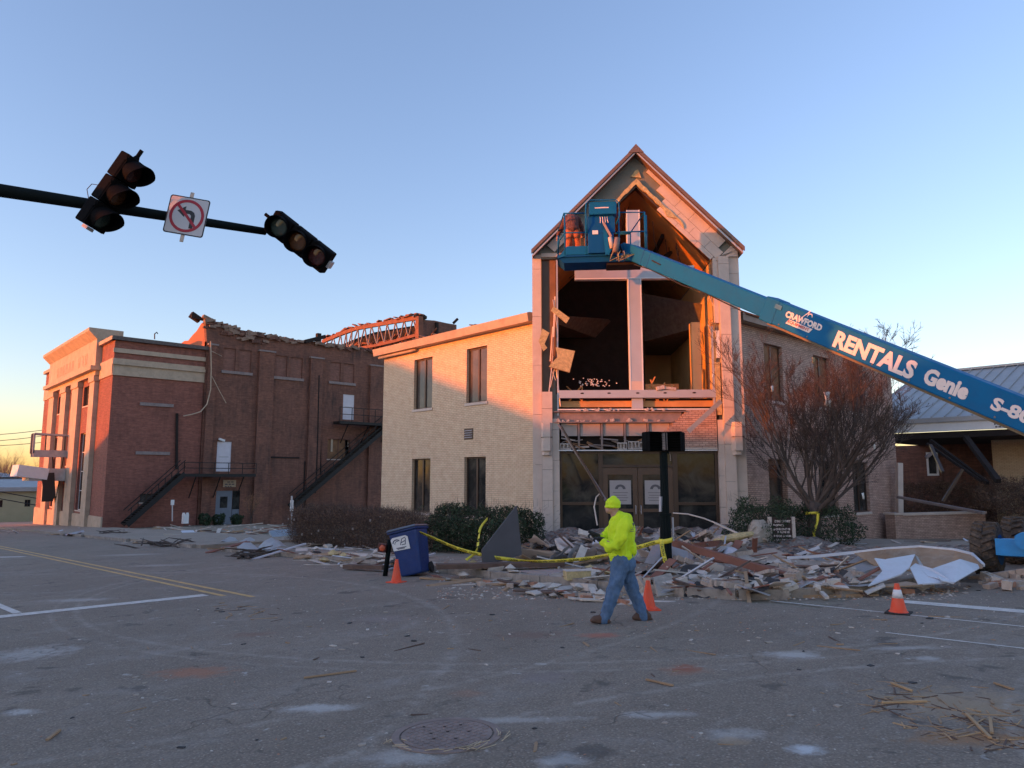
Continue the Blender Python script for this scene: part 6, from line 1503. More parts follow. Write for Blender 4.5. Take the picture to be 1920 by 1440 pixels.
# ------------------------------------------------------------------ signal mast arm with its signals and sign
M_SIG = mat('black_green_enamel', (0.006, 0.010, 0.010), .7, var=.2, vscale=5, spec=.12)
M_VIS = mat('signal_black', (0.006, 0.006, 0.007), .8, var=.2, vscale=5, spec=.06)
A0 = onD(0, 357, 9.9); A1 = onD(497, 434, 11.6)
ad = (A1-A0).normalized(); AP = A0 - ad*4.2; gp = G(AP.x, AP.y)
mast = thing('signal_pole', (AP.x, AP.y, gp), 'dark mast arm pole reaching over the left street from beyond the left edge', 'signal pole')
mb = MB(); mb.tube([(AP.x, AP.y, gp), (AP.x, AP.y, AP.z+.4)], [.16, .12], 16); mb.build('pole', M_SIG, mast, smooth=True)
mb = MB(); mb.tube([(AP.x, AP.y, gp), (AP.x, AP.y, gp+.35), (AP.x, AP.y, gp+.4)], [.24, .22, .17], 16); mb.build('base', M_SIG, mast)
mb = MB(); mb.tube([AP, A0, A0.lerp(A1, .5), A1], [.115, .095, .078, .060], 16); mb.build('arm', M_SIG, mast, smooth=True)
mb = MB(); mb.tube([A1, A1+ad*.02], [.065, .05], 12); mb.build('end_cap', M_VIS, mast)
def imgframe(c, top, bot, yaw, D, flip=1):
    """frame of a thing whose long axis runs top->bottom in the picture plane at depth D, its face turned by yaw"""
    a = onD(*top, D); b = onD(*bot, D); v = (a-b).normalized(); vw = (c-CO).normalized(); z = -(vw - v*vw.dot(v)).normalized()
    z = Matrix.Rotation(yaw, 3, v) @ z; x = v.cross(z).normalized()
    return Matrix(((x.x, v.x, z.x, c.x), (x.y, v.y, z.y, c.y), (x.z, v.z, z.z, c.z), (0, 0, 0, 1))), (a-b).length
def lensm(name, c): 
    m, nt, b = newmat(name); b.inputs['Base Color'].default_value = rgb(c); b.inputs['Roughness'].default_value = .25; b.inputs['Coat Weight'].default_value = .5
    v = coords(nt, 'Object', (60, 60, 60)); w_ = N(nt, 'ShaderNodeTexVoronoi'); nt.links.new(v, w_.inputs['Vector']); bump(nt, b, w_.outputs['Distance'], .004); return m
L_R = lensm('red_lens', (.055, .006, .006)); L_A = lensm('amber_lens', (.10, .035, .008)); L_G = lensm('green_lens', (.035, .06, .05))
def signal(label, c, top, bot, yaw, D, order, visor=.26):
    M, Ln = imgframe(c, top, bot, yaw, D); t = thing('traffic_signal', None, label, 'traffic signal', 'traffic signals on the mast arm', M=M)
    h = Ln/3; w_ = h*.98
    K = dict(local=True)
    for k in range(3):
        y1 = Ln/2 - k*h; yc = y1 - h/2
        mb = MB(); mb.box(-w_/2, y1-h+.004, -.20, w_/2, y1-.004, -.015); s_ = mb.build('housing', M_VIS, t, bevel=.02, **K)
        mb = MB(); mb.box(-w_/2+.01, y1-h+.012, -.014, w_/2-.01, y1-.012, .005); mb.build('door', M_VIS, t, bevel=.004, **K)
        mb = MB(); mb.lathe([(0, .02), (w_*.30, .012), (w_*.40, .002), (w_*.40, -.004), (0, -.004)], 24, (0, yc, .006)); mb.build('lens', order[k], t, smooth=True, **K)
        # tunnel visor: open tube cut back below
        mb = MB(); n = 28; r_ = w_*.46; pts_o = []; 
        for i in range(n+1):
            a = math.pi*1.5 + math.pi*2*i/n + .0; cut = .5+.5*math.cos(a-math.pi*.5)     # 1 at the top
            L_ = visor*(.28+.72*min(1, cut*1.35)); 
            if cut < .06: L_ = .03
            for rr_, dz in ((r_, 0), (r_, L_), (r_-.008, L_), (r_-.008, 0)): mb.v.append(Vector((rr_*math.cos(a), yc+rr_*math.sin(a)*.98, .006+dz)))
        for i in range(n):
            for q in range(3): mb.f.append([i*4+q, i*4+q+1, (i+1)*4+q+1, (i+1)*4+q]); mb.mi.append(0)
        mb.build('visor', M_VIS, t, auto=True, **K)
        for sx_ in (-1, 1):
            mb = MB(); mb.box(sx_*w_/2-.012, y1-h*.25, -.06, sx_*w_/2+.012, y1-h*.18, .01); mb.build('latch', M_VIS, t, **K)
    mb = MB(); mb.tube([(0, Ln/2, -.10), (0, Ln/2+.05, -.10), (.0, Ln/2+.16, -.10)], [.05, .03, .03], 8); mb.build('top_stub', M_VIS, t, **K)
    mb = MB(); mb.box(-.06, -Ln/2-.05, -.16, .06, -Ln/2, -.05); mb.build('clamp', M_ALU, t, **K)
    mb = MB(); mb.box(-.05, -.15, -.30, .05, .15, -.20); mb.build('bracket', M_VIS, t, **K)
    return t
signal('left traffic signal on the mast arm, twisted with its visors to the right', onD(219, 366, 10.2), (264, 301), (176, 428), R(38), 10.2, (L_R, L_A, L_G), .27)
signal('right traffic signal at the mast arm tip, lying sideways with green lens at upper left', onD(558, 453, 11.4), (505, 413), (611, 496), R(-16), 11.4, (L_G, L_A, L_R), .14)
for pl, lab in (([(166, 372), (163, 355), (172, 345), (186, 347), (192, 360)], 'thin wire loop above the mast arm beside the left traffic signal'), ([(517, 412), (524, 402), (534, 401), (541, 408), (542, 420)], 'thin wire loop above the tip traffic signal')):
    mb = MB(); mb.tube([onD(a, b, 10.3 if a < 300 else 11.4) for a, b in pl], .006, 5, caps=False); tag(mb.build('wire_loop', M_WIRE, smooth=True), lab, 'wire')
# no left turn sign
cs = onD(350, 405, 10.75); v = (onD(356, 366, 10.75)-onD(343.5, 446, 10.75)).normalized(); h_ = (onD(391, 414, 10.75)-onD(309, 396, 10.75)).normalized()
z = h_.cross(v).normalized()
SM = Matrix(((h_.x, v.x, z.x, cs.x), (h_.y, v.y, z.y, cs.y), (h_.z, v.z, z.z, cs.z), (0, 0, 0, 1)))
def skew(p): return p
sg = thing('no_left_turn_sign', None, 'square white sign with crossed out left turn arrow in red ring on mast arm', 'road sign', M=SM)
SS = .305
M_SGW = mat('sign_white', (.60, .58, .60), .5, var=.03, bmp=0); M_SGR = mat('sign_red', (.42, .012, .035), .5, var=.05, bmp=0); M_SGK = mat('sign_black', (.02, .02, .025), .5, var=.05, bmp=0)
def rrect(s, r, z, n=5):
    pts = []
    for cx_, cy_, a0 in ((s-r, s-r, 0), (-s+r, s-r, 90), (-s+r, -s+r, 180), (s-r, -s+r, 270)):
        for i in range(n+1): a = R(a0+90*i/n); pts.append((cx_+r*math.cos(a), cy_+r*math.sin(a), z))
    return pts
K = dict(local=True)
mb = MB(); mb.prism(rrect(SS, .04, -.004), (0, 0, .003)); mb.build('plate', M_SGK, sg, **K)
mb = MB(); mb.prism(rrect(SS-.018, .03, 0), (0, 0, .001)); mb.build('face', M_SGW, sg, **K)
mb = MB(); mb.prism(rrect(SS, .04, -.006), (0, 0, .0018)); mb.build('backing', M_ALU, sg, **K)
mb = MB(); n = 40
for i in range(n):
    a, b = 2*math.pi*i/n, 2*math.pi*(i+1)/n
    mb.prism([(.262*math.cos(a), .262*math.sin(a), .003), (.262*math.cos(b), .262*math.sin(b), .003), (.218*math.cos(b), .218*math.sin(b), .003), (.218*math.cos(a), .218*math.sin(a), .003)], (0, 0, .001))
mb.build('ring', M_SGR, sg, **K)
mb = MB(); mb.prism([(.065, -.19, .0015), (.125, -.19, .0015), (.125, .02, .0015), (.10, .07, .0015), (.05, .095, .0015), (-.04, .095, .0015), (-.04, .035, .0015), (.04, .035, .0015), (.065, .01, .0015)], (0, 0, .001)); mb.build('arrow_shaft', M_SGK, sg, **K)
mb = MB(); mb.prism([(-.035, .155, .0015), (-.035, -.025, .0015), (-.155, .065, .0015)], (0, 0, .001)); mb.build('arrow_head', M_SGK, sg, **K)
mb = MB(); mb.bar((-.165, .165, .0048), (.165, -.165, .0048), .042, .0012, up=(0, 0, 1)); mb.build('slash', M_SGR, sg, **K)
for y in (SS+.03, -SS-.05):
    mb = MB(); mb.obox((0, y, -.02), (.06, .12, .02)); mb.build('bracket_tab', M_STONE, sg, bevel=.01, **K)

# ------------------------------------------------------------------ pedestrian signal post
pp_ = onG(1250, 1076); ph = onD(1250, 806, pp_.dot(HD)).z
ped = thing('pedestrian_signal', (pp_.x, pp_.y, pp_.z), 'black fluted post with two black pedestrian signal boxes, wrapped in yellow tape', 'pedestrian signal')
zb_ = lambda py: onD(1250, py, pp_.dot(HD)).z
def fluted(z0, z1, r0, r1, nm):
    mb = MB(); n = 24; base = 0
    for z, r in ((z0, r0), (z1, r1)):
        for k in range(n): a = 2*math.pi*k/n; rr_ = r*(1 if k % 2 else .92); mb.v.append(Vector((pp_.x+rr_*math.cos(a), pp_.y+rr_*math.sin(a), z)))
    for k in range(n): mb.f.append([k, (k+1) % n, n+(k+1) % n, n+k]); mb.mi.append(0)
    mb.f.append(list(range(n, 2*n))); mb.mi.append(0); mb.build(nm, M_SIG, ped)
fluted(pp_.z-.1, zb_(965), .125, .118, 'base_sleeve'); fluted(zb_(965)-.01, zb_(848), .092, .085, 'post')
mb = MB(); mb.tube([(pp_.x, pp_.y, zb_(967)), (pp_.x, pp_.y, zb_(962))], .135, 20); mb.build('collar', M_SIG, ped)
top = Vector((pp_.x, pp_.y, zb_(828)))
mb = MB(); mb.bar(top+RT*-.05+Vector((0, 0, -.24)), top+RT*.12+Vector((0, 0, -.24)), .06, .05); mb.build('bracket', M_SIG, ped)
mb = MB(); mb.tube([top+RT*.12+Vector((0, 0, -.22)), top+RT*.15+Vector((0, 0, -.3)), top+RT*.15+Vector((0, 0, -.42))], .012, 6); mb.build('conduit', M_STEEL, ped)
for dx, yw, nm in ((-.22, 18, 'signal_box'), (.24, -28, 'signal_box')):
    q = top + RT*dx; f = Matrix.Rotation(math.atan2(RT.y, RT.x)+R(yw), 4, 'Z'); Mq = Matrix.Translation(q) @ f
    mb = MB(); mb.box(-.21, -.12, -.21, .21, .14, .21); b_ = mb.build(nm, M_VIS, ped, bevel=.03, xf=Mq)
    mb = MB(); 
    mb.box(-.205, -.22, .19, .205, -.121, .205); mb.box(-.205, -.22, -.205, -.19, -.121, .19); mb.box(.19, -.22, -.205, .205, -.121, .19); mb.build('visor', M_VIS, b_, xf=Mq)
    for k in range(7):
        mb = MB(); mb.box(-.18, -.20, -.17+.055*k, .18, -.13, -.166+.055*k); mb.build('louvre', M_VIS, b_, xf=Mq)
mb = MB(); mb.box(-.055, -.13, -.19, .055, .1, .2); mb.build('junction', M_STEEL, ped, xf=Matrix.Translation(top + RT*.01) @ Matrix.Rotation(math.atan2(RT.y, RT.x), 4, 'Z'))
mb = MB(); q = Vector((pp_.x, pp_.y, zb_(945)))-RT*.10-HD*.05; mb.obox(q, (.05, .05, .32), Matrix.Rotation(R(3), 3, 'X')); mb.build('push_button_box', M_ALU, ped)
mb = MB(); q = Vector((pp_.x, pp_.y, zb_(992)))+RT*.15-HD*.05; mb.obox(q, (.03, .03, .5)); mb.build('loose_strip', M_ALU, ped)

# ------------------------------------------------------------------ blue cart, toppled lamp post, cones
M_CART = mat('blue_plastic', (0.006, 0.035, 0.16), .45, var=.2, vscale=4, dirt=(.10, .10, .13), dirt_amt=.2)
M_LID = mat('grey_lid', (0.11, 0.12, 0.15), .5, var=.15)
cp = onG(781, 1079)
CM2 = Matrix.Translation(cp + Vector((0, 0, .0))) @ Matrix.Rotation(math.atan2(RT.y, RT.x)+R(-14), 4, 'Z') @ Matrix.Rotation(R(-14), 4, 'Y') @ Matrix.Rotation(R(-3), 4, 'X')
cart = thing('wheelie_bin', None, 'dark blue wheeled bin with a white emblem label, tilted over at the kerb', 'bin', M=CM2)
def taper(mb, x0, x1, y0, y1, z0, X0, X1, Y0, Y1, z1):
    mb.add([(x0,y0,z0),(x1,y0,z0),(x1,y1,z0),(x0,y1,z0),(X0,Y0,z1),(X1,Y0,z1),(X1,Y1,z1),(X0,Y1,z1)], [(0,3,2,1),(4,5,6,7),(0,1,5,4),(1,2,6,5),(2,3,7,6),(3,0,4,7)]); return mb
taper(MB(), -.25, .25, -.28, .26, .03, -.335, .335, -.37, .36, 1.0).build('body', M_CART, cart, local=True, bevel=.04)
taper(MB(), -.35, .35, -.40, .38, 1.0, -.35, .35, -.40, .38, 1.05).build('rim', M_CART, cart, local=True, bevel=.012)
taper(MB(), -.37, .37, -.44, .40, 1.055, -.33, .33, -.38, .36, 1.10).build('lid', M_LID, cart, local=True, bevel=.015)
mb = MB(); mb.tube([(-.3, .42, 1.0), (-.3, .50, 1.02), (.3, .50, 1.02), (.3, .42, 1.0)], .018, 8); mb.build('handle', M_CART, cart, local=True)
for x in (-.30, .26):
    mb = MB(); mb.tube([(x, .26, .12), (x+.05, .26, .12)], .12, 18); mb.build('wheel', M_RUB, cart, local=True)
Mf = Matrix.Translation((-.30, -.345, .60)) @ Matrix.Rotation(R(90+5.3), 4, 'X')      # label frame on the tapered front
mb = MB(); mb.prism([Mf @ Vector(p) for p in [(.02, .02, .006), (.42, .0, .006), (.42, .27, .006), (.37, .31, .006), (.05, .31, .006), (.0, .27, .006)]], Mf.to_3x3() @ Vector((0, 0, .003))); lb = mb.build('label', M_WHITE, cart, local=True)
mb = MB()
def seg(a, b, w_): mb.bar(Mf @ Vector((a[0], a[1], .011)), Mf @ Vector((b[0], b[1], .011)), w_, .002, up=Mf.to_3x3() @ Vector((0, 0, 1)))
ar = [(.06+.09*math.cos(R(170-i*17))+.07, .17+.085*math.sin(R(170-i*17))) for i in range(9)]
for i in range(8): seg(ar[i], ar[i+1], .022)
ar = [(.15+.07*math.cos(R(170-i*20)), .15+.07*math.sin(R(170-i*20))) for i in range(6)]
for i in range(5): seg(ar[i], ar[i+1], .014)
for q in (((.21, .12), (.27, .25)), ((.27, .25), (.36, .27)), ((.24, .17), (.35, .20)), ((.33, .13), (.36, .25)), ((.24, .12), (.34, .12)), ((.10, .07), (.34, .06)), ((.12, .045), (.30, .04))): seg(*q, .016)
mb.build('emblem', mat('navy_print', (.02, .03, .08), .6), lb, local=True)
lp_ = onG(722, 1080)
post = thing('beacon_post', tuple(lp_), 'short dark green post with a red lamp head, standing left of the tilted blue bin', 'post')
tp_ = onD(731, 1012, lp_.dot(HD))
mb = MB(); mb.tube([lp_, lp_.lerp(tp_, .5), tp_], .055, 12); mb.build('post', M_SIG, post, smooth=True)
lc = onD(717, 1027, lp_.dot(HD)-.05); Ml = Matrix.Translation(lc) @ Matrix.Rotation(math.atan2(RT.y, RT.x), 4, 'Z') @ Matrix.Rotation(R(8), 4, 'Y')
mb = MB(); mb.box(-.095, -.07, -.095, .095, .07, .095); mb.build('lamp_head', mat('dark_red_housing', (.09, .02, .015), .5), post, bevel=.02, xf=Ml)
mb = MB(); mb.lathe([(0, .03), (.05, .022), (.075, 0), (0, 0)], 20, M=Ml @ Matrix.Translation((.01, -.072, 0)) @ Matrix.Rotation(R(90), 4, 'X'), c=(0, 0, 0)); mb.build('lens', lensm('orange_red_lens', (.75, .13, .05)), post, smooth=True)
def cone_m():
    m, nt, b = newmat('cone_orange'); v = coords(nt, 'Object'); c = mixc(nt, ramp(nt, ntex(nt, v, 9, 6), .35, .7), (.90, .07, .015), (.80, .11, .05)); nt.links.new(c, b.inputs['Base Color']); b.inputs['Roughness'].default_value = .5; return m
M_CONE = cone_m(); M_CONEW = mat('cone_white', (.8, .76, .74), .5, var=.08)
def cone(px, py, hgt, label, rot, collar=False, base_m=None):
    p = onG(px, py-1); t = thing('traffic_cone', tuple(p), label, 'cone', 'traffic cones', rotz=rot); hh = hgt; K = dict(local=True)
    mb = MB(); mb.box(-.155, -.155, 0, .155, .155, .022); mb.build('base', base_m or M_CONE, t, bevel=.006, **K)
    mb = MB(); mb.lathe([(.125, .022), (.115, .035), (.105, .04), (.034, hh-.03), (.030, hh), (.0, hh)], 28); mb.build('body', M_CONE, t, auto=True, **K)
    if collar:
        z0, z1 = hh*.52, hh*.80; r = lambda z: .105-(.071)*(z-.04)/(hh-.07)+.0025
        mb = MB(); mb.lathe([(r(z0), z0), (r(z1), z1)], 28); mb.build('white_collar', M_CONEW, t, smooth=True, **K)
cone(743, 1093, .47, 'plain orange cone standing before the tilted blue bin', .3)
cone(1216, 1144, .42, 'plain orange cone right behind the walking man\'s rear leg', .9)
cone(1685, 1151, .40, 'orange cone with a white collar and black base on the right stop line', .2, True, M_RUB)

# ------------------------------------------------------------------ caution tape
M_TAPE = mat('yellow_tape', (.92, .74, .06), .4, var=.08, bmp=.0005)
def ribbon(name, pts, w_, lab, up0=(0, 0, 1), twist=None, sub=10, text=None):
    pts = [Vector(p) for p in pts]
    # catmull-rom
    P_ = [pts[0]*2-pts[1]] + pts + [pts[-1]*2-pts[-2]]; C_ = []
    for i in range(1, len(P_)-2):
        for k in range(sub):
            t = k/sub; a, b, c, d = P_[i-1:i+3]
            C_.append(.5*((2*b)+(c-a)*t+(2*a-5*b+4*c-d)*t*t+(3*b-a-3*c+d)*t**3))
    C_.append(pts[-1]); mb = MB(); n = len(C_); tw = twist or [0]
    fr_ = []
    for i, p in enumerate(C_):
        d = (C_[min(i+1, n-1)]-C_[max(i-1, 0)]).normalized(); vw = (p-CO).normalized()
        f = i/(n-1)*(len(tw)-1) if len(tw) > 1 else 0; j = min(int(f), len(tw)-1); t = tw[j] + ((tw[min(j+1, len(tw)-1)]-tw[j])*(f-j))
        s = d.cross(Vector((RT.y, -RT.x, 0)).cross(Vector((0, 0, 1))) if abs(d.z) > .95 else Vector((0, 0, 1))).normalized(); u = s.cross(d).normalized()
        if abs(d.z) > .8: u = (RT - d*RT.dot(d)).normalized(); s = d.cross(u)
        u = u*math.cos(t) + s*math.sin(t); mb.v += [p+u*w_/2, p-u*w_/2]; fr_.append((p, d, u))
    for i in range(n-1): mb.f.append([2*i, 2*i+1, 2*i+3, 2*i+2]); mb.mi.append(0)
    o = mb.build(name, M_TAPE, smooth=True); sd = o.modifiers.new('thickness', 'SOLIDIFY'); sd.thickness = .0015; tag(o, lab, 'tape')
    if text:
        L_ = [0]
        for i in range(n-1): L_.append(L_[-1]+(C_[i+1]-C_[i]).length)
        s0 = .06
        tm = text_mb('CAUTION  ', 1.0, Matrix.Identity(4), .0, .02); xs = [v.x for v in tm.v]; ys_ = [v.y for v in tm.v]; W_ = max(xs)-min(xs); H_ = max(ys_)-min(ys_); hh = w_*.62; ww = hh*4.4
        big = MB()
        while s0+ww < L_[-1]:
            base = len(big.v)
            for v in tm.v:
                s_ = s0+(v.x-min(xs))/W_*ww; y_ = ((v.y-min(ys_))/H_-.5)*hh; i = 0
                while i < n-2 and L_[i+1] < s_: i += 1
                f = (s_-L_[i])/max(1e-6, L_[i+1]-L_[i]); p = fr_[i][0].lerp(fr_[i+1][0], f); u = fr_[i][2].lerp(fr_[i+1][2], f).normalized(); d = fr_[i][1]
                nn = d.cross(u).normalized(); nn = nn if nn.dot(CO-p) > 0 else -nn
                fl = 1 if (d.dot(RT) > 0 or abs(d.dot(RT)) < .2) else -1
                big.v.append(p+u*y_*(1 if text > 0 else -1)+nn*.004)
            for f_ in tm.f: big.f.append([base+k for k in f_]); big.mi.append(0)
            s0 += ww*1.25
        if big.v: o['_t'] = 1; del o['_t']; WM[o.name] = WM[o.name]; tag(big.build('printed_words', M_INKK, o), None)
    return o
M_INKK = mat('black_print', (.02, .02, .02), .6, bmp=0)
def oD(px, py, D): return onD(px, py, D)
cD = cp.dot(HD)
ribbon('caution_tape', [oD(778, 994, cD-.1), oD(815, 1010, cD-.1), oD(860, 1029, cD-.2), oD(915, 1043, cD-.3), oD(950, 1048, cD-.3)], .075, 'yellow caution tape sagging from the blue bin lid to the rubble', twist=[.9, .5, .2, .1], text=1)
ribbon('caution_tape', [oD(950, 1048, cD-.3), oD(985, 1052, cD-.3), oD(1040, 1052, 15.3), oD(1110, 1046, 15.2), oD(1150, 1038, 15.1)], .075, 'middle run of yellow caution tape passing behind the walking man', twist=[.1, .8, .3, .6], text=1)
ribbon('caution_tape', [oD(1150, 1038, 15.1), oD(1190, 1028, 15.05), oD(1225, 1018, 15.0), oD(1243, 1014, 14.95)], .085, 'right run of yellow caution tape reaching the black signal post', twist=[.3, .1, .1], text=1)
ribbon('caution_tape', [oD(1240, 1014, 14.9), oD(1243, 1035, 14.88), oD(1250, 1058, 14.86), oD(1262, 1077, 14.8)], .085, 'loose end of caution tape hanging down the black signal post', text=1)
pt = []
for k in range(13): a = 2*math.pi*k/12; pt.append(Vector((pp_.x+.145*math.cos(a), pp_.y+.145*math.sin(a), zb_(1013)+.02*math.sin(a*1.5))))
ribbon('caution_tape', pt, .10, 'yellow caution tape wound round the black signal post', sub=3)
tr_ = onG(1527, 1033); pt = []
for k in range(13): a = 2*math.pi*k/12; pt.append(Vector((tr_.x+.20*math.cos(a), tr_.y+.20*math.sin(a), onD(1527, 962, tr_.dot(HD)).z+.015*math.sin(a*2))))
ribbon('caution_tape', pt, .07, 'yellow caution tape wound round the bare tree trunk', sub=3)
dT = tr_.dot(HD)-.3
ribbon('caution_tape', [oD(1534, 963, dT), oD(1532, 980, dT), oD(1526, 1000, dT), oD(1529, 1018, dT), oD(1532, 1045, dT)], .07, 'loose yellow tape hanging down the bare tree trunk', twist=[0, 1.0, .2, 1.2, .3])
ribbon('caution_tape', [oD(914, 972, 17.6), oD(901, 990, 17.2), oD(897, 1012, 17.0), oD(893, 1034, 16.8), oD(874, 1050, 16.5)], .06, 'narrow yellow tape strung down the face of the evergreen bush', twist=[0, 1.0, .2, .8])

# ------------------------------------------------------------------ directory sign of the church
dD = 19.4; o1 = onD(1446, 1046, dD); zt_ = onD(1446, 969, dD).z; o2 = onD(1490, 1046, dD); gz_ = G(o1.x, o1.y)
dr = thing('directory_sign', ((o1.x+o2.x)/2, (o1.y+o2.y)/2, gz_), 'dark brown church directory board with white lettering between two pale posts', 'sign board')
dd_ = (o2-o1); dd_.z = 0; wv_ = dd_.length; dd_.normalize(); dn = Vector((dd_.y, -dd_.x, 0))
if dn.dot(HD) > 0: dn = -dn
DM = Matrix(((dd_.x, 0, dn.x, o1.x), (dd_.y, 0, dn.y, o1.y), (0, 1, 0, 0), (0, 0, 0, 1)))   # x right, y up, z out
zlo = onD(1446, 1032, dD).z
for x in (0, wv_):
    mb = MB(); mb.box(x-.045, gz_-.2, -.045, x+.045, zt_, .045); mb.build('post', M_STONE, dr, xf=DM, bevel=.006)
mb = MB(); mb.box(.05, zlo, -.03, wv_-.05, zt_-.02, .03); bd_ = mb.build('board', mat('dark_brown_board', (.055, .025, .022), .6, var=.15), dr, xf=DM)
rows_ = [('DIRECTORY', .20, .86, .055), ('OFFICE', .22, .74, .050), ("CHILDREN'S", .22, .62, .050), ('BUILDING', .30, .53, .050), ('GYMNASIUM', .22, .41, .050), ('FELLOWSHIP', .22, .29, .050), ('HALL', .38, .20, .050), ('SANCTUARY', .22, .08, .050)]
Hh = zt_-.02-zlo
for tx, fx, fy_, sz_ in rows_:
    m_ = text_mb(tx, sz_*1.4, Matrix.Identity(4), .001, .004); xs = [v.x for v in m_.v]; k = min(1.0, (wv_*.92-fx*wv_)/(max(xs)-min(xs)))
    m_.v = [Vector(((v.x-min(xs))*k+fx*wv_, v.y+zlo+fy_*Hh, .033+v.z)) for v in m_.v]; m_.build('lettering', M_DECAL, bd_, xf=DM)
for fy_ in (.74, .60, .41, .27, .08):
    mb = MB(); y = zlo+fy_*Hh+.01; mb.prism([(.08, y, .031), (.12, y, .031), (.12, y+.03, .031), (.10, y+.05, .031), (.08, y+.03, .031)], (0, 0, .002)); mb.build('arrow_mark', M_DECAL, bd_, xf=DM)
# white fallen parking notice beside it
nD = 19.0; c = onD(1496, 1030, nD); mb = MB(); Mr = Matrix.Rotation(math.atan2(RT.y, RT.x), 3, 'Z') @ Matrix.Rotation(R(38), 3, 'Y') @ Matrix.Rotation(R(-20), 3, 'X')
mb.obox(c, (.28, .02, .36), Mr); nb = tag(mb.build('fallen_sign', M_WHITE), 'small white notice with black marks, fallen against the directory board', 'sign')
mb = MB()
for a, b in (((-.08, -.06), (.06, -.02)), ((.06, -.02), (.08, .08)), ((-.06, .0), (-.02, .1)), ((.0, .03), (.04, .10)), ((-.1, -.12), (.08, -.12))):
    mb.bar(c + Mr @ Vector((a[0], -.012, a[1])), c + Mr @ Vector((b[0], -.012, b[1])), .02, .002, up=Mr @ Vector((0, 1, 0)))
mb.build('black_marks', M_INKK, nb)
# little posts and signs at the foot of the hall
def signpost(px, y0, y1, yw, plates, label, m=M_ALU):
    a = onY(px, y0, yw); b = onY(px, y1, yw); t = thing('sign_post', tuple(a), label, 'sign post'); mb = MB(); mb.tube([a, b], .05, 6); mb.build('post', m, t)
    for (x0, x1, q0, q1) in plates:
        p = onY(x0, q1, yw-.1); q = onY(x1, q0, yw-.1); mb = MB(); mb.box(p.x, yw-.12, p.z, q.x, yw-.07, q.z); mb.build('plate', M_WHITE, t)
signpost(323, 977, 938, BYS-3, [(320, 327, 937, 947)], 'thin sign post with a small white plate at the foot of the fire escape')
signpost(547, 1001, 930, 42, [(544, 546.5, 938, 958), (548, 550.5, 938, 958)], 'sign post with two edge-on white plates left of the brown hedge')
a = onY(347, 979, BYS-4); mb = MB(); mb.box(a.x-.2, BYS-4.2, a.z-.1, a.x+.2, BYS-3.8, a.z+.6); mb.box(a.x-.19, BYS-4.15, a.z+.6, a.x-.08, BYS-3.85, a.z+.72); mb.box(a.x+.08, BYS-4.15, a.z+.6, a.x+.19, BYS-3.85, a.z+.72); tag(mb.build('white_stool', M_WHITE), 'small white notched pedestal on the lawn before the brick hall', 'pedestal')
# ------------------------------------------------------------------ rubble
M_CONC = mat('broken_concrete', (.44, .36, .29), .95, var=.25, vscale=5, bmp=.012, bscale=22, dirt=(.20, .16, .13), dirt_amt=.5)
M_PALE = mat('pale_plaster', (.62, .53, .45), .9, var=.15, vscale=6, bmp=.008, bscale=18, dirt=(.35, .29, .24), dirt_amt=.45)
M_BRKC = mat('cream_brick_piece', (.50, .38, .30), .9, var=.2, vscale=10, bmp=.006, bscale=30, dirt=(.28, .20, .155), dirt_amt=.6)
M_BRKO = mat('orange_brick_piece', (.45, .20, .12), .9, var=.25, vscale=9, bmp=.006, bscale=30, dirt=(.5, .38, .3), dirt_amt=.4)
M_TIM = mat('splintered_timber', (.40, .25, .14), .85, var=.3, vscale=3, bmp=.004, bscale=20, dirt=(.2, .12, .07), dirt_amt=.4)
M_TIMD = mat('dark_timber', (.13, .075, .055), .85, var=.3, vscale=3, bmp=.004, dirt=(.3, .22, .17), dirt_amt=.3)
M_TIMR = mat('reddish_timber', (.26, .105, .07), .8, var=.25, vscale=3, bmp=.003)
M_SHT = mat('grey_sheet_metal', (.42, .40, .39), .45, metal=.35, var=.12, vscale=3, dirt=(.3, .26, .22), dirt_amt=.4)
M_WSHT = mat('white_sheet_metal', (.66, .66, .70), .45, metal=.05, var=.06, vscale=2, dirt=(.42, .38, .34), dirt_amt=.35)
M_DKM = mat('dark_membrane', (.05, .045, .045), .8, var=.4, vscale=4, bmp=.01, bscale=10)
def sstep(a, b, x): t = clamp((x-a)/(b-a), 0, 1); return t*t*(3-2*t)
def mound(x, y):
    q = TMI @ Vector((x, y, 0)); u, v = q.x, -q.y          # u across the tower, v out towards the road
    if v < -.4 or v > 7.6: return 0.0
    a = sstep(-5.0, -2.6, u)*(1-sstep(3.6, 5.6, u)); b = sstep(-.4, .8, v)*(1-sstep(2.2, 6.6, v))
    n = .55 + .55*noise.noise(Vector((x*.7, y*.7, 2)))+.25*noise.noise(Vector((x*2.1, y*2.1, 5)))
    c = .22*sstep(3.0, 5.0, u)*(1-sstep(7.5, 9.5, u))*sstep(3.4, 4.6, v)*(1-sstep(5.5, 7.4, v))
    return max(0, (.78*a*b + c)*n)
def in_pave(x, y): 
    if x < RW1 or y < CW1: return False
    if x < RW1+rad and y < CW1+rad and (x-RW1-rad)**2+(y-CW1-rad)**2 > rad*rad: return False
    return x < WX+10 and y < 27.5
def H(x, y): return G(x, y) + (KH if in_pave(x, y) else 0) + mound(x, y)
def onH(px, py):
    d = ray(px, py); t = 2.0
    while t < 140:
        p = CO + d*t
        if p.z < H(p.x, p.y): break
        t += .05
    return p
mb = MB(); nx = 92; x0_, y0_, st = 11.0, 4.6, .15; ids = {}
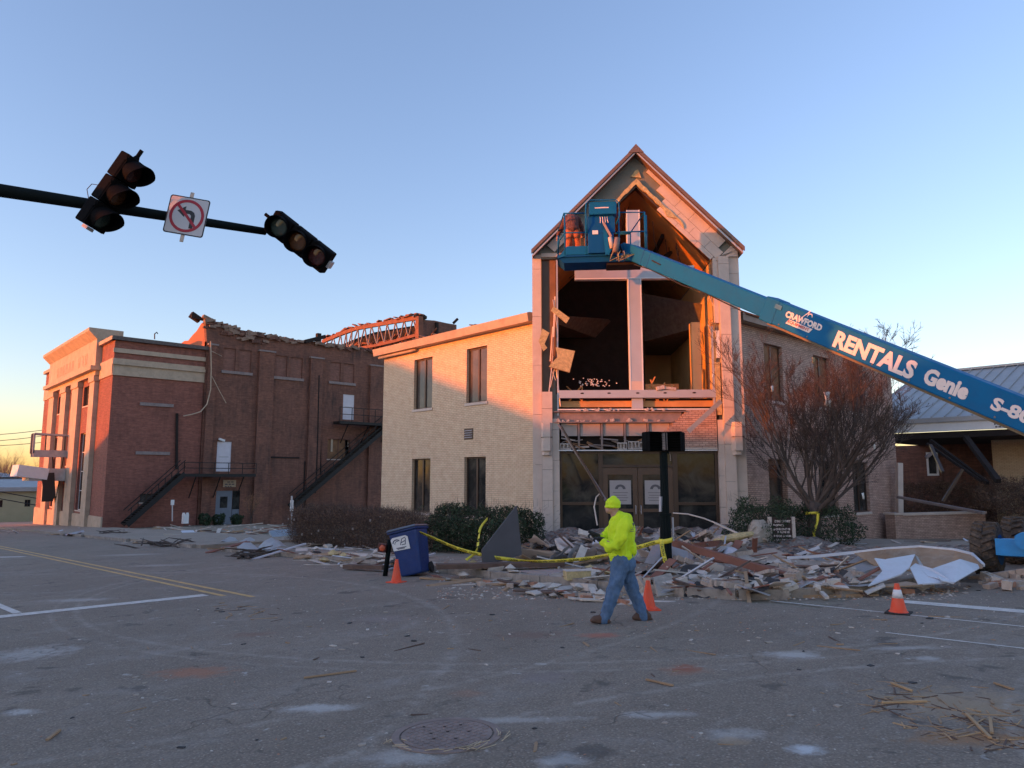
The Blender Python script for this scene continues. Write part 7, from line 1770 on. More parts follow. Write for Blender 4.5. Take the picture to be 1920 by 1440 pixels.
for i in range(nx+1):
    for j in range(nx+1):
        x, y = x0_+i*st, y0_+j*st; h = mound(x, y)
        if h > .0: h += .05*noise.noise(Vector((x*6, y*6, 1))) + .03*noise.noise(Vector((x*14, y*14, 1)))
        ids[i, j] = len(mb.v); mb.v.append(Vector((x, y, H(x, y)-mound(x, y)+h-.012 if h > .015 else G(x, y)-.06)))
for i in range(nx):
    for j in range(nx):
        if any(mound(x0_+(i+a)*st, y0_+(j+b)*st) > .0 for a in (0, 1) for b in (0, 1)): mb.f.append([ids[i, j], ids[i+1, j], ids[i+1, j+1], ids[i, j+1]]); mb.mi.append(0)
def heapm():
    m, nt, b = newmat('mixed_rubble_dust'); v = worldpos(nt); L = nt.links
    vo = N(nt, 'ShaderNodeTexVoronoi'); vo.inputs['Scale'].default_value = 11; L.new(v, vo.inputs['Vector'])
    sp = N(nt, 'ShaderNodeSeparateColor'); L.new(vo.outputs['Color'], sp.inputs[0])
    c = mixc(nt, sp.outputs[0], (.13, .105, .09), (.46, .39, .34)); c = mixc(nt, ramp(nt, sp.outputs[1], .75, .8), c, (.34, .18, .12)); c = mixc(nt, ramp(nt, ntex(nt, v, 3, 5), .35, .65), c, mixc(nt, .5, c, (.10, .08, .07)))
    L.new(c, b.inputs['Base Color']); b.inputs['Roughness'].default_value = .95
    bump(nt, b, math_(nt, 'ADD', vo.outputs['Distance'], ntex(nt, v, 30, 4)), .05); return m
tag(mb.build('rubble_heap', heapm(), uv=False), 'grey heap of fine broken masonry before the church entrance', 'rubble', kind='stuff')
# --- piece meshes
rr = random.Random(101)
def jbox(a, b, c, j, rnd):
    mb = MB(); pts = []
    for z in (-1, 1):
        for x, y in ((-1, -1), (1, -1), (1, 1), (-1, 1)): pts.append((x*a/2+rnd.uniform(-j, j)*a, y*b/2+rnd.uniform(-j, j)*b, (z*c/2+rnd.uniform(-j, j)*c)+c/2))
    return mb.add(pts, [(0,3,2,1),(4,5,6,7),(0,1,5,4),(1,2,6,5),(2,3,7,6),(3,0,4,7)])
def rock(s, rnd):
    mb = MB(); mb.ell((0, 0, s*.28), (s*.62, s*.48, s*.30), 5); k = [rnd.uniform(.7, 1.25) for _ in mb.v]
    mb.v = [Vector((v.x*q, v.y*q, max(0, v.z*(q if v.z > s*.2 else 1)))) for v, q in zip(mb.v, k)]; return mb
def masonry(rnd, rows, n):
    """a lump of wall: courses of bricks still mortared together"""
    mb = MB(); bl, bh, bt = .2, .066, .10
    for r in range(rows):
        o = (r % 2)*.1 + rnd.randint(-1, 0)*.1; k = n + rnd.randint(-1, 1)
        for i in range(max(1, k)): x = o+i*(bl+.008); j = rnd.uniform(-.006, .006); mb.box(x-n*.1, r*(bh+.008), 0+j, x+bl-n*.1, r*(bh+.008)+bh, bt+j)
    return mb
def hollow(rnd, L_=.3):
    mb = MB(); h, d, t = .14, .14, .03
    mb.box(-L_/2, 0, 0, L_/2, t, h); mb.box(-L_/2, d-t, 0, L_/2, d, h)
    for i in range(4): x = -L_/2+(L_-t)*i/3; mb.box(x, t, 0, x+t, d-t, h)
    return mb
def bentsheet(a, b, fold, rnd):
    mb = MB(); n, m_ = 6, 3; ph = rnd.uniform(0, 6)
    for i in range(n+1):
        for j in range(m_+1):
            x = (i/n-.5)*a; y = (j/m_-.5)*b; z = fold*abs(math.sin(i*.9+ph))*(.6+.4*j/m_) + rnd.uniform(-.015, .015); mb.v.append(Vector((x, y, z+.02)))
    for i in range(n):
        for j in range(m_): k = i*(m_+1)+j; mb.f.append([k, k+m_+1, k+m_+2, k+1]); mb.mi.append(0)
    return mb
def plank(L_, w_, t, rnd):
    mb = MB(); e0, e1 = rnd.uniform(-.06, .06), rnd.uniform(-.06, .06)
    mb.prism([(-L_/2, -w_/2, 0), (L_/2, -w_/2, 0), (L_/2+e0, 0, 0), (L_/2-abs(e1), w_/2, 0), (-L_/2, w_/2, 0), (-L_/2-e1, w_*.1, 0)], (0, 0, t)); return mb
LIB = {}
def lib(key, fn, mats, n=5):
    LIB[key] = []
    for k in range(n):
        b = fn(random.Random(hash(key) % 1000 + k) if False else random.Random(sum(map(ord, key))*7+k))
        for m in mats:
            me = b.mesh(key); me.materials.append(m); LIB[key].append(me)
lib('concrete_chunk', lambda r: rock(r.uniform(.12, .26), r), (M_CONC, M_PALE), 5)
lib('brick', lambda r: jbox(.2, .1, .066, .06, r), (M_BRKC, M_BRKC, M_BRKO), 4)
lib('stone_fragment', lambda r: jbox(r.uniform(.2, .45), r.uniform(.15, .3), r.uniform(.04, .09), .12, r), (M_PALE, M_STONE, M_CONC), 4)
lib('masonry_lump', lambda r: masonry(r, r.randint(2, 5), r.randint(2, 4)), (M_BRKC,), 5)
lib('hollow_block', lambda r: hollow(r, r.uniform(.22, .36)), (M_BRKC, M_PALE), 3)
lib('bent_metal_sheet', lambda r: bentsheet(r.uniform(.5, 1.0), r.uniform(.25, .5), r.uniform(.05, .16), r), (M_SHT, M_WSHT), 4)
lib('board', lambda r: plank(r.uniform(.6, 1.5), r.uniform(.07, .2), .022, r), (M_TIM, M_TIMD, M_TIMR, M_PALE), 3)
lib('splinter', lambda r: plank(r.uniform(.18, .5), r.uniform(.012, .04), .010, r), (M_TIM, M_TIM, M_TIMD), 4)
lib('trim_strip', lambda r: plank(r.uniform(.6, 1.6), r.uniform(.04, .08), .02, r), (M_WSHT, M_PALE, M_STONE), 3)
lib('insulation_lump', lambda r: rock(r.uniform(.14, .28), r), (M_INSUL,), 4)
lib('dark_scrap', lambda r: bentsheet(r.uniform(.3, .7), r.uniform(.15, .35), .06, r), (M_DKM,), 4)
lib('plaster_panel', lambda r: jbox(r.uniform(.5, 1.0), r.uniform(.3, .6), .02, .10, r), (M_PALE, M_STONE, M_GYP, M_SHT), 4)
lib('long_stick', lambda r: plank(r.uniform(1.0, 2.2), r.uniform(.025, .06), .03, r), (M_TIM, M_TIMR, M_TIMD, M_PALE, M_ALU), 3)
lib('chip', lambda r: jbox(r.uniform(.03, .09), r.uniform(.02, .06), .012, .2, r), (M_PALE, M_CONC, M_DKM, M_TIM, M_CONC), 3)
CATS = {'concrete_chunk': 'chunk', 'brick': 'brick', 'stone_fragment': 'stone fragment', 'masonry_lump': 'masonry lump', 'hollow_block': 'hollow block', 'bent_metal_sheet': 'metal sheet', 'board': 'board', 'splinter': 'splinter', 'plaster_panel': 'panel', 'long_stick': 'stick', 'trim_strip': 'strip', 'insulation_lump': 'insulation', 'dark_scrap': 'roofing scrap', 'chip': 'chip'}
DESC = {'concrete_chunk': 'rough grey concrete chunk', 'brick': 'single loose brick', 'stone_fragment': 'flat pale stone fragment', 'masonry_lump': 'lump of mortared cream bricks', 'hollow_block': 'broken hollow block', 'bent_metal_sheet': 'crumpled metal sheet', 'board': 'broken wooden board', 'splinter': 'thin wood splinter', 'plaster_panel': 'broken flat panel', 'long_stick': 'long thin stick', 'trim_strip': 'pale trim strip', 'insulation_lump': 'yellow insulation lump', 'dark_scrap': 'dark roofing scrap', 'chip': 'small debris chip'}
def put(key, p, where, tilt=.25, sc=1.0, rz=None, me=None, lift_=0.0, flat=False):
    me = me or rr.choice(LIB[key]); o = bpy.data.objects.new(key, me); COL.objects.link(o)
    gy = math.atan(-0.035)
    o.matrix_world = Matrix.Translation((p.x, p.y, H(p.x, p.y)+lift_)) @ Matrix.Rotation(gy, 4, 'X') @ Matrix.Rotation(rr.uniform(0, 6.28) if rz is None else rz, 4, 'Z') @ Matrix.Rotation(rr.gauss(0, tilt), 4, 'X') @ Matrix.Rotation(rr.gauss(0, tilt), 4, 'Y') @ Matrix.Scale(sc, 4)
    tag(o, DESC[key] + ' ' + where, CATS[key], DESC[key] + 's ' + where); return o
def zone(poly, n, mix, where, tilt=.3, sc=(.8, 1.3), lift_=0.0):
    xs = [p[0] for p in poly]; ys = [p[1] for p in poly]; k = 0
    keys = [a for a, b in mix for _ in range(b)]
    while k < n:
        px, py = rr.uniform(min(xs), max(xs)), rr.uniform(min(ys), max(ys)); ins = False
        for i in range(len(poly)):
            a, b = poly[i], poly[i-1]
            if (a[1] > py) != (b[1] > py) and px < (b[0]-a[0])*(py-a[1])/(b[1]-a[1])+a[0]: ins = not ins
        if not ins: continue
        put(rr.choice(keys), onH(px, py), where, tilt, rr.uniform(*sc), lift_=lift_); k += 1
zone([(985, 1028), (1050, 1020), (1120, 1012), (1150, 1020), (1160, 1055), (1080, 1062), (985, 1052)], 90, [('plaster_panel', 5), ('long_stick', 2), ('stone_fragment', 3), ('bent_metal_sheet', 3), ('concrete_chunk', 3), ('trim_strip', 2), ('dark_scrap', 2), ('board', 1)], 'in the heap left of the walking man', .35)
zone([(1190, 1000), (1300, 1000), (1400, 1015), (1400, 1055), (1190, 1062)], 115, [('plaster_panel', 4), ('long_stick', 3), ('stone_fragment', 3), ('bent_metal_sheet', 3), ('concrete_chunk', 3), ('trim_strip', 2), ('dark_scrap', 2), ('board', 2), ('masonry_lump', 2)], 'in the heap behind the black signal post', .35)
zone([(1200, 1060), (1480, 1060), (1500, 1112), (1420, 1125), (1190, 1118)], 110, [('masonry_lump', 3), ('concrete_chunk', 3), ('stone_fragment', 3), ('hollow_block', 1), ('brick', 3), ('board', 4), ('dark_scrap', 3), ('insulation_lump', 1), ('plaster_panel', 2), ('long_stick', 3), ('splinter', 3)], 'spilling to the kerb beside the signal post', .25, (.5, 1.1))
zone([(1400, 1030), (1500, 1040), (1600, 1060), (1640, 1105), (1480, 1112), (1400, 1060)], 95, [('masonry_lump', 2), ('hollow_block', 3), ('concrete_chunk', 3), ('stone_fragment', 3), ('brick', 3), ('board', 3), ('dark_scrap', 2), ('plaster_panel', 2), ('long_stick', 2)], 'between the directory board and the white sheet', .2, (.55, 1.05))
zone([(830, 1062), (1000, 1052), (1180, 1070), (1180, 1115), (1000, 1110), (900, 1090)], 60, [('stone_fragment', 3), ('concrete_chunk', 3), ('insulation_lump', 1), ('chip', 8), ('splinter', 2)], 'on the pavement right of the blue bin', .1)
zone([(830, 1082), (930, 1090), (1050, 1108), (1180, 1122), (1180, 1135), (1040, 1122), (900, 1102), (820, 1092)], 90, [('brick', 3), ('concrete_chunk', 2), ('splinter', 6), ('board', 3), ('chip', 8)], 'along the kerb between the bin and the walking man', .12)
zone([(560, 1018), (700, 1030), (820, 1040), (820, 1076), (640, 1066), (545, 1052)], 105, [('long_stick', 3), ('plaster_panel', 1), ('trim_strip', 4), ('board', 2), ('concrete_chunk', 3), ('insulation_lump', 2), ('stone_fragment', 2), ('dark_scrap', 2)], 'along the foot of the brown hedge', .15)
zone([(1830, 1088), (1925, 1080), (1925, 1108), (1850, 1106)], 16, [('masonry_lump', 3), ('brick', 3), ('hollow_block', 2)], 'at the right edge below the lift tyre', .1)
zone([(1640, 1100), (1840, 1098), (1840, 1112), (1640, 1118)], 26, [('concrete_chunk', 3), ('chip', 6), ('splinter', 2), ('brick', 1)], 'on the road before the crumpled white sheet', .1)
zone([(240, 962), (540, 955), (560, 1002), (300, 1010)], 75, [('board', 6), ('trim_strip', 3), ('long_stick', 4), ('bent_metal_sheet', 1)], 'strewn over the lawn before the brick hall', .1, (1.4, 2.4))
zone([(430, 952), (640, 940), (640, 960), (430, 975)], 34, [('board', 4), ('trim_strip', 3), ('dark_scrap', 2)], 'piled against the foot of the brick hall', .35, (1.8, 3.0))
zone([(0, 992), (240, 992), (540, 1030), (540, 1042), (240, 1012), (0, 1004)], 44, [('trim_strip', 3), ('board', 3), ('chip', 2), ('bent_metal_sheet', 1)], 'along the far kerb of the left street', .1, (1.2, 2.2))
zone([(1560, 1000), (1680, 990), (1690, 1022), (1560, 1030)], 20, [('trim_strip', 3), ('board', 2), ('chip', 4)], 'on the grass between bare tree and low brick wall', .1)
zone([(1700, 1000), (1840, 975), (1840, 1022), (1700, 1024)], 16, [('trim_strip', 2), ('board', 2), ('chip', 3), ('stone_fragment', 2)], 'on the slope behind the white sheet', .1)
# road litter: individual splinters and chips
zone([(1600, 1275), (1915, 1290), (1915, 1400), (1800, 1400), (1610, 1345)], 50, [('splinter', 1)], 'in the spill of kindling at lower right of the road', .04, (.25, .6))
zone([(0, 1110), (1900, 1160), (1900, 1440), (0, 1440)], 70, [('chip', 5), ('splinter', 1)], 'lying loose on the open road', .05, (.25, .8))
zone([(380, 1130), (1900, 1150), (1900, 1230), (300, 1220)], 70, [('chip', 5), ('splinter', 2), ('dark_scrap', 0)], 'on the road near the kerb line', .05, (.5, 1.2))
M_KIND = mat('fresh_kindling', (.50, .31, .16), .8, var=.25, vscale=4)
lib('kindling', lambda r: plank(r.uniform(.12, .40), r.uniform(.007, .018), .007, r), (M_KIND, M_TIM, M_TIMD), 4); CATS['kindling'] = 'splinter'; DESC['kindling'] = 'fresh tan wood splinter'
for (zx, zy, n_) in ((1700, 1320, 26), (1840, 1345, 34), (1760, 1372, 18), (1880, 1395, 26)):
    zone([(zx-75, zy-14), (zx+55, zy-14), (zx+75, zy+14), (zx-60, zy+16)], n_, [('kindling', 1)], 'in the kindling spill at lower right', .05, (.4, 1.0))
for a, b, lab in (((1813, 1342), (1857, 1387), 'longest tan stick in the kindling spill, pointing to the lower right'), ((1857, 1350), (1860, 1378), 'upright looking tan stick beside the longest one in the kindling spill'), ((1672, 1283), (1710, 1298), 'pair end tan stick at the upper left of the kindling spill'), ((1655, 1320), (1738, 1318), 'long level tan stick at the left of the kindling spill'), ((1865, 1283), (1900, 1295), 'grey brown stick above the kindling spill near the right edge'), ((570, 1273), (668, 1260), 'long grey splinter lying alone in the left foreground road'), ((88, 1390), (112, 1372), 'short broken splinter at lower left of the road'), ((1212, 1276), (1262, 1288), 'thin pale splinter lying alone in the middle foreground road')):
    p, q = onG(*a), onG(*b); mb = MB(); mb.bar(p+Vector((0, 0, .012)), q+Vector((0, 0, .014)), .022, .014); tag(mb.build('stick', M_KIND if 'tan' in lab else M_TIM), lab, 'stick')
zone([(400, 1135), (530, 1140), (540, 1165), (420, 1165)], 26, [('splinter', 4), ('chip', 2), ('kindling', 2)], 'in the small scatter right of the stop line end', .05, (.5, 1.1))
zone([(985, 1030), (1400, 1005), (1600, 1070), (1600, 1108), (1200, 1115), (985, 1062)], 170, [('concrete_chunk', 4), ('splinter', 5), ('brick', 2), ('chip', 5), ('stone_fragment', 2), ('kindling', 1)], 'small in the tangle of the main heap', .5, (.35, .7))
zone([(985, 1025), (1400, 1000), (1600, 1060), (1600, 1100), (1200, 1110), (985, 1060)], 46, [('long_stick', 3), ('board', 2)], 'sticking out of the main heap', .35, (.7, 1.1), .08)
# countless grit
mb = MB(); r2 = random.Random(55)
def grit(poly, n, s0, s1):
    xs = [p[0] for p in poly]; ys = [p[1] for p in poly]; k = 0
    while k < n:
        px, py = r2.uniform(min(xs), max(xs)), r2.uniform(min(ys), max(ys)); p = onG(px, py); k += 1
        z = H(p.x, p.y); s = r2.uniform(s0, s1); a = r2.uniform(0, 6.28); c_, s_ = math.cos(a), math.sin(a); b = len(mb.v); l = s*r2.uniform(1, 2.4)
        for x, y, h in ((-l, -s, 0), (l, -s*.6, 0), (l*.8, s, 0), (-l*.7, s*.8, 0), (0, 0, s*.9)): mb.v.append(Vector((p.x+x*c_-y*s_, p.y+x*s_+y*c_, z+h)))
        mi = r2.choice((0, 1, 1, 1, 2, 3))
        for f in ((0, 1, 4), (1, 2, 4), (2, 3, 4), (3, 0, 4)): mb.f.append([b+i for i in f]); mb.mi.append(mi)
grit([(0, 1110), (1920, 1440)], 500, .002, .007); grit([(500, 1060), (1920, 1190)], 1100, .004, .011); grit([(820, 1050), (1800, 1125)], 2600, .008, .024); grit([(230, 960), (560, 1020)], 500, .03, .10)
tag(mb.build('grit', [M_PALE, M_CONC, M_TIM, M_BRKO], uv=False), 'countless small bits of grit and chips scattered over road and pavement', 'grit', kind='stuff')

# --- single large pieces, each where it lies
def slab(name, pts, th, m, lab, cat, extra=None, bevel=.004):
    P_ = [onD(*p) for p in pts]; n = Vector((0, 0, 0))
    for i in range(len(P_)): n += P_[i].cross(P_[(i+1) % len(P_)])
    n.normalize()
    if n.dot(CO-P_[0]) > 0: n = -n
    mb = MB(); mb.prism(P_, n*th); o = mb.build(name, m); 
    return tag(o, lab, cat)
def beam(name, a, b, w_, h, m, lab, cat):
    mb = MB(); mb.bar(onD(*a), onD(*b), w_, h); return tag(mb.build(name, m), lab, cat)
slab('leaning_panel', [(969, 948, 17.4), (979, 1040, 17.0), (906, 1062, 16.2), (905, 1030, 16.3)], .05, mat('dark_grey_panel', (.075, .062, .062), .6, var=.15, vscale=2), 'tall dark grey triangular panel leaning against the evergreen bush', 'panel')
beam('long_dark_beam', (818, 1062, 15.9), (1056, 1057, 16.4), .28, .10, M_TIMD, 'long flat dark beam lying under the sagging caution tape', 'beam')
beam('steel_angle', (1264, 1018, 16.4), (1484, 1083, 13.6), .12, .14, M_TIMR, 'long reddish brown steel angle slanting across the rubble right of the signal post', 'steel angle')
beam('reddish_plank', (1200, 1121, 12.6), (1376, 1125, 12.3), .14, .05, M_TIMR, 'long reddish plank on the kerb right of the second cone', 'plank')
beam('pale_plank', (1485, 1118, 12.1), (1645, 1116, 11.95), .12, .05, M_TIM, 'long pale timber lying on the road left of the white sheet', 'plank')
beam('short_plank', (1540, 1110, 12.0), (1551, 1121, 11.6), .06, .04, M_PALE, 'short pale stick propped over the long timber', 'stick')
beam('dark_plank', (1390, 1120, 12.4), (1640, 1098, 12.9), .10, .05, M_TIMD, 'long thin dark plank behind the pale timber', 'plank')
beam('white_pole', (1490, 1042, 17.3), (1536, 1026, 17.2), .06, .06, M_WSHT, 'short white pole sticking up behind the rubble by the tree', 'pole')
beam('fallen_conduit', (1048, 797, 22.3), (1136, 938, 19.3), .05, .05, M_STEEL, 'long thin metal conduit slanting down across the left entrance pane', 'conduit')
beam('fallen_conduit', (1053, 800, 22.1), (1131, 934, 19.3), .03, .05, M_BRONZE, 'dark strip beside the long conduit across the left entrance pane', 'strip')
slab('plywood_sheet', [(1370, 1090, 13.6), (1545, 1080, 13.9), (1560, 1098, 13.3), (1396, 1120, 12.2)], .03, M_CONC, 'big flat grey sheet lying on the pavement between signal post and white sheet', 'sheet')
slab('grey_crumpled_sheet', [(1256, 1022, 16.6), (1288, 1018, 16.9), (1303, 1030, 16.6), (1292, 1074, 15.8), (1258, 1072, 15.7)], .02, M_SHT, 'upright pale grey bent metal sheet just right of the signal post', 'metal sheet')
slab('grey_crumpled_sheet', [(1224, 1024, 16.3), (1246, 1020, 16.5), (1243, 1062, 15.6), (1208, 1055, 15.5)], .02, M_SHT, 'pale grey metal sheet leaning just left of the signal post', 'metal sheet')
slab('masonry_slab', [(1300, 1066, 15.6), (1400, 1040, 16.6), (1475, 1068, 15.6), (1440, 1108, 14.0), (1350, 1104, 13.9), (1312, 1088, 14.6)], .10, M_CONC, 'broad fallen slab of cream masonry in the middle of the rubble', 'masonry slab')
slab('wall_piece', [(1382, 1046, 17.0), (1436, 1028, 17.8), (1452, 1028, 17.8), (1500, 1050, 16.8), (1470, 1060, 16.5), (1400, 1056, 16.6)], .10, M_BRKC, 'large piece of fallen brick wall lying on end before the directory board', 'wall piece')
r3 = random.Random(9)
for i in range(11):
    t = i/10; p = onD(1386+112*t, 1053+6*math.sin(t*3.1), 16.6); mb = MB(); mb.obox(p, (.10, .10, .09), Matrix.Rotation(r3.uniform(-.2, .2), 3, 'Z')); o = mb.build('brick', M_BRKC); tag(o, 'brick end sticking out along the edge of the large fallen wall piece', 'brick', 'brick ends along the fallen wall piece')
slab('stone_slab', [(1225, 1082, 12.9), (1258, 1074, 13.2), (1272, 1112, 12.5), (1235, 1118, 12.3)], .07, M_CONC, 'square grey brown slab standing tilted beside the second cone', 'slab')
slab('stone_slab', [(1040, 1010, 18.6), (1057, 1006, 18.9), (1078, 1024, 18.4), (1110, 1028, 17.8), (1062, 1034, 17.6), (1046, 1026, 18.0)], .05, M_STONE, 'angular pale slab propped up at the left end of the entrance rubble', 'slab')
slab('flat_sheet', [(965, 1070, 15.7), (1085, 1066, 16.2), (1140, 1072, 15.4), (1055, 1082, 14.6)], .015, M_SHT, 'flat blue grey sheet on the pavement left of the walking man', 'sheet')
mb = MB(); p = onH(1082, 1086); mb.box(-.24, -.12, 0, .24, .12, .16); me_ = mb.build('stone_block', M_INSUL, xf=Matrix.Translation(p) @ Matrix.Rotation(-.5, 4, 'Z')); tag(me_, 'yellowish square edged block with a white top on the pavement left of the man', 'block')
mb = MB(); mb.box(-.25, -.13, .161, .25, .13, .175); mb.build('white_face', M_PALE, me_, xf=Matrix.Translation(p) @ Matrix.Rotation(-.5, 4, 'Z'))
slab('white_plaster_sheet', [(1085, 990, 18.6), (1094, 994, 18.6), (1140, 1005, 18.4), (1138, 1014, 18.3), (1084, 1000, 18.5)], .05, M_PALE, 'ribbed pale strip jutting from the rubble left of the walking man', 'strip')
mb = MB(); mb.tube([onD(*q) for q in ((1120, 985, 19.4), (1114, 950, 19.5), (1118, 932, 19.6), (1124, 926, 19.6), (1128, 930, 19.6))], .02, 6, caps=False); tag(mb.build('bent_rod', M_STONE, smooth=True), 'thin hooked rod standing in front of the left entrance pane', 'rod')
mb = MB(); mb.tube([onD(*q) for q in ((1262, 962, 19.5), (1290, 964, 19.3), (1320, 972, 19.0), (1345, 982, 18.8), (1380, 999, 18.4))], .02, 6, caps=False); tag(mb.build('bent_rod', M_STONE, smooth=True), 'long curved pale rod arching right of the signal post', 'rod')
beam('trim_strip', (1340, 980, 18.7), (1388, 1002, 18.3), .09, .03, M_STONE, 'flat pale strip at the right end of the curved rod', 'strip')
mb = MB(); p = onD(1374, 1008, 18.3); mb.ell(p, (.55, .22, .09), 12, Matrix.Rotation(math.atan2(RT.y, RT.x), 3, 'Z') @ Matrix.Rotation(R(-12), 3, 'Y')); mb.v = [v + Vector((r3.uniform(-.02, .02), r3.uniform(-.02, .02), r3.uniform(-.02, .02))) for v in mb.v]; tag(mb.build('insulation_roll', M_INSUL), 'long lump of pale yellow insulation on top of the heap by the right tower column', 'insulation')
slab('crumpled_window', [(1300, 1018, 17.6), (1352, 1012, 18.0), (1370, 1030, 17.6), (1340, 1038, 17.0), (1305, 1034, 17.0)], .06, M_BRONZE, 'dark crumpled window frame lying under the yellow insulation lump', 'frame')
beam('metal_bar', (1345, 1036, 17.2), (1372, 1018, 17.6), .05, .05, M_ALU, 'short bright metal bar crossing the dark crumpled frame', 'bar')
beam('metal_bar', (1310, 1030, 16.9), (1360, 1026, 17.2), .04, .06, M_ALU, 'horizontal metal bar over the dark crumpled frame', 'bar')
beam('diagonal_flashing', (1290, 809, 22.6), (1352, 752, 22.6), .06, .14, M_SHT, 'bright strip of flashing slanting over the surviving brick patch above the entrance', 'flashing')
slab('white_strip', [(1040, 0, 1), (1041, 0, 1), (1041, 1, 1)], .01, M_WSHT, 'x', 'x') if False else None
# foil faced sheet and branches along the left street
slab('foil_sheet', [(504, 995, 37), (556, 990, 39), (560, 1000, 36), (512, 1008, 34)], .12, mat('blue_foil', (.35, .45, .52), .35, metal=.3, var=.15), 'pale blue foil faced board lying left of the brown hedge', 'board')
beam('white_gutter', (548, 1028, 26.5), (632, 1031, 24.0), .14, .08, M_WSHT, 'long white gutter lying at the foot of the brown hedge', 'gutter')
beam('white_gutter', (640, 1036, 23.5), (722, 1043, 19.5), .12, .05, M_PALE, 'pale long strip continuing towards the blue bin', 'strip')
beam('kerb_board', (648, 1062, onG(648, 1068).dot(HD)), (722, 1064, onG(722, 1072).dot(HD)), .2, .10, M_TIMD, 'dark timber lying against the kerb left of the blue bin', 'timber')
beam('ridge_board', (545, 1052, 22), (600, 1050, 21.5), .1, .04, M_PALE, 'pale board on the kerb left of the hedge foot', 'board')
def branchpile(px, py, n, L_, lab, seed):
    p0 = onH(px, py); t = thing('branch_pile', tuple(p0), lab, 'branches'); q = random.Random(seed)
    for k in range(n):
        a = q.uniform(0, 3.14); d = Vector((math.cos(a), math.sin(a), q.uniform(-.02, .25))); c = p0 + Vector((q.gauss(0, L_*.25), q.gauss(0, L_*.25), q.uniform(.02, .25)))
        mb = MB(); mb.tube([c-d*L_*.5*q.uniform(.5, 1), c+Vector((0, 0, q.uniform(-.03, .06))), c+d*L_*.5*q.uniform(.5, 1)], [.035, .03, .012], 5); mb.build('branch', M_BARK, t)
branchpile(322, 1024, 16, 1.9, 'dark pile of broken branches by the kerb before the brick hall', 3)
branchpile(468, 1046, 12, 1.2, 'small dark heap of branches on the road edge left of the hedge', 4)
branchpile(215, 1004, 10, 1.6, 'thin branches on the pavement corner below the brick hall', 5)
# hanging insulation boards on the tower
def hang(pts, m, lab, th=.06):
    P_ = [TM @ Vector((tl(px, py, -.35)[0], -.35, tl(px, py, -.35)[1])) for px, py in pts]; mb = MB(); mb.prism(P_, -YL*th*-1); return tag(mb.build('insulation_board', m), lab, 'insulation board')
hang([(1038, 574), (1068, 596), (1062, 606), (1033, 582)], M_INSUL, 'long thin yellow insulation board hanging in the left side of the tower opening')
hang([(1017, 616), (1030, 624), (1021, 645), (1026, 652), (1019, 658), (1010, 640)], M_INSUL, 'small bright insulation board hanging from the left tower column')
hang([(1042, 651), (1078, 658), (1068, 698), (1029, 687), (1046, 668)], M_INSUL, 'large square mottled insulation board hanging at the left of the tower opening', .12)
# ---- the great crumpled white sheet on the right
ws = thing('crumpled_sheet', tuple(onG(1735, 1098)), 'huge crumpled white metal sheet with a brown underside lying at the right kerb', 'metal sheet')
def face(name, quads, m, th=.02, rim=None):
    mb = MB()
    for q in quads:
        P_ = [onD(*p) for p in q]; n = (P_[1]-P_[0]).cross(P_[2]-P_[0]).normalized()
        if n.dot(CO-P_[0]) > 0: n = -n
        if len(P_) == 4:
            mb.prism([P_[0], P_[1], P_[2]], n*th); mb.prism([P_[0], P_[2], P_[3]], n*th)
        else: mb.prism(P_, n*th)
    return mb.build(name, m, ws)
RIM = [(1476, 1046, 15.6), (1530, 1043, 15.5), (1600, 1036, 15.3), (1660, 1029, 15.0), (1724, 1025, 14.8), (1790, 1031, 14.3), (1822, 1039, 13.8), (1844, 1060, 13.2)]
LOW = [(1590, 1052, 15.0), (1600, 1056, 14.9), (1640, 1060, 14.6), (1680, 1066, 14.2), (1724, 1072, 13.9), (1780, 1076, 13.5), (1812, 1072, 13.2), (1843, 1064, 12.9)]
M_UND = mat('brown_stained_underside', (.34, .21, .12), .6, var=.35, vscale=2, dirt=(.55, .46, .36), dirt_amt=.5)
face('underside', [(RIM[i], RIM[i+1], LOW[i+1], LOW[i]) for i in range(2, 7)], M_UND)
mb = MB()
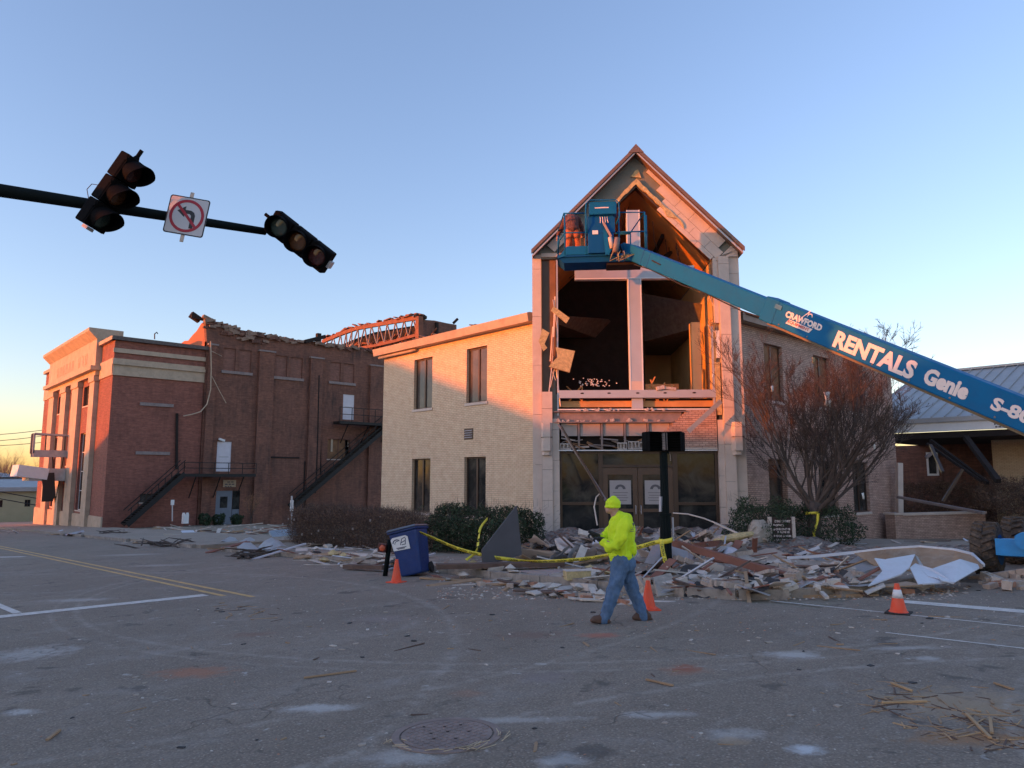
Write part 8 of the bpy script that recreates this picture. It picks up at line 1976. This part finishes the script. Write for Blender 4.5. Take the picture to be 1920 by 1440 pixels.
for i in range(len(RIM)-1): mb.bar(onD(*RIM[i]), onD(*RIM[i+1]), .05, .055)
mb.build('rolled_edge', M_WSHT, ws)
face('folded_face', [((1662, 1048, 12.9), (1716, 1039, 13.2), (1704, 1066, 12.6), (1655, 1070, 12.5)), ((1655, 1070, 12.5), (1704, 1064, 12.6), (1690, 1076, 12.3), (1628, 1098, 11.9)), ((1640, 1046, 12.9), (1662, 1049, 12.9), (1655, 1070, 12.5), (1650, 1062, 12.6))], M_WSHT)
face('folded_face', [((1706, 1064, 12.7), (1716, 1056, 13.0), (1780, 1092, 12.1), (1722, 1095, 11.9)), ((1716, 1056, 13.0), (1748, 1066, 12.6), (1790, 1092, 12.0), (1740, 1080, 12.3))], M_WSHT)
face('folded_face', [((1745, 1067, 12.8), (1800, 1048, 13.1), (1788, 1093, 12.0), (1765, 1088, 12.0)), ((1800, 1048, 13.1), (1844, 1061, 13.2), (1828, 1070, 12.7), (1788, 1093, 12.0))], M_WSHT)
face('bent_flap', [((1620, 1108, 11.9), (1656, 1092, 12.1), (1660, 1098, 11.9), (1626, 1113, 11.7))], M_PALE)
face('bent_flap', [((1716, 1040, 13.2), (1721, 1044, 13.3), (1732, 1062, 13.0), (1728, 1063, 12.9))], M_SHT)
face('torn_edge', [((1628, 1100, 12.0), (1700, 1090, 12.2), (1730, 1096, 11.9), (1700, 1098, 11.8))], M_UND)
slab('dark_duct', [(1580, 1062, 14.9), (1612, 1040, 15.6), (1650, 1040, 15.4), (1660, 1058, 14.7), (1620, 1072, 14.0)], .3, M_SHT, 'crumpled grey duct lying left of the great white sheet', 'duct')
slab('grey_slab', [(1483, 1050, 16.4), (1585, 1052, 15.6), (1575, 1068, 14.9), (1487, 1066, 15.6)], .14, M_CONC, 'long grey concrete kerb slab behind the hollow blocks', 'slab')
p = onD(1424, 1000, 19.2); mb = MB(); mb.ell(p, (.38, .25, .36), 12); mb.v = [v + Vector((r3.uniform(-.04, .04),)*3) for v in mb.v]; tag(mb.build('boulder', M_CONC), 'rounded grey boulder shape in the dark between column and directory board', 'boulder')
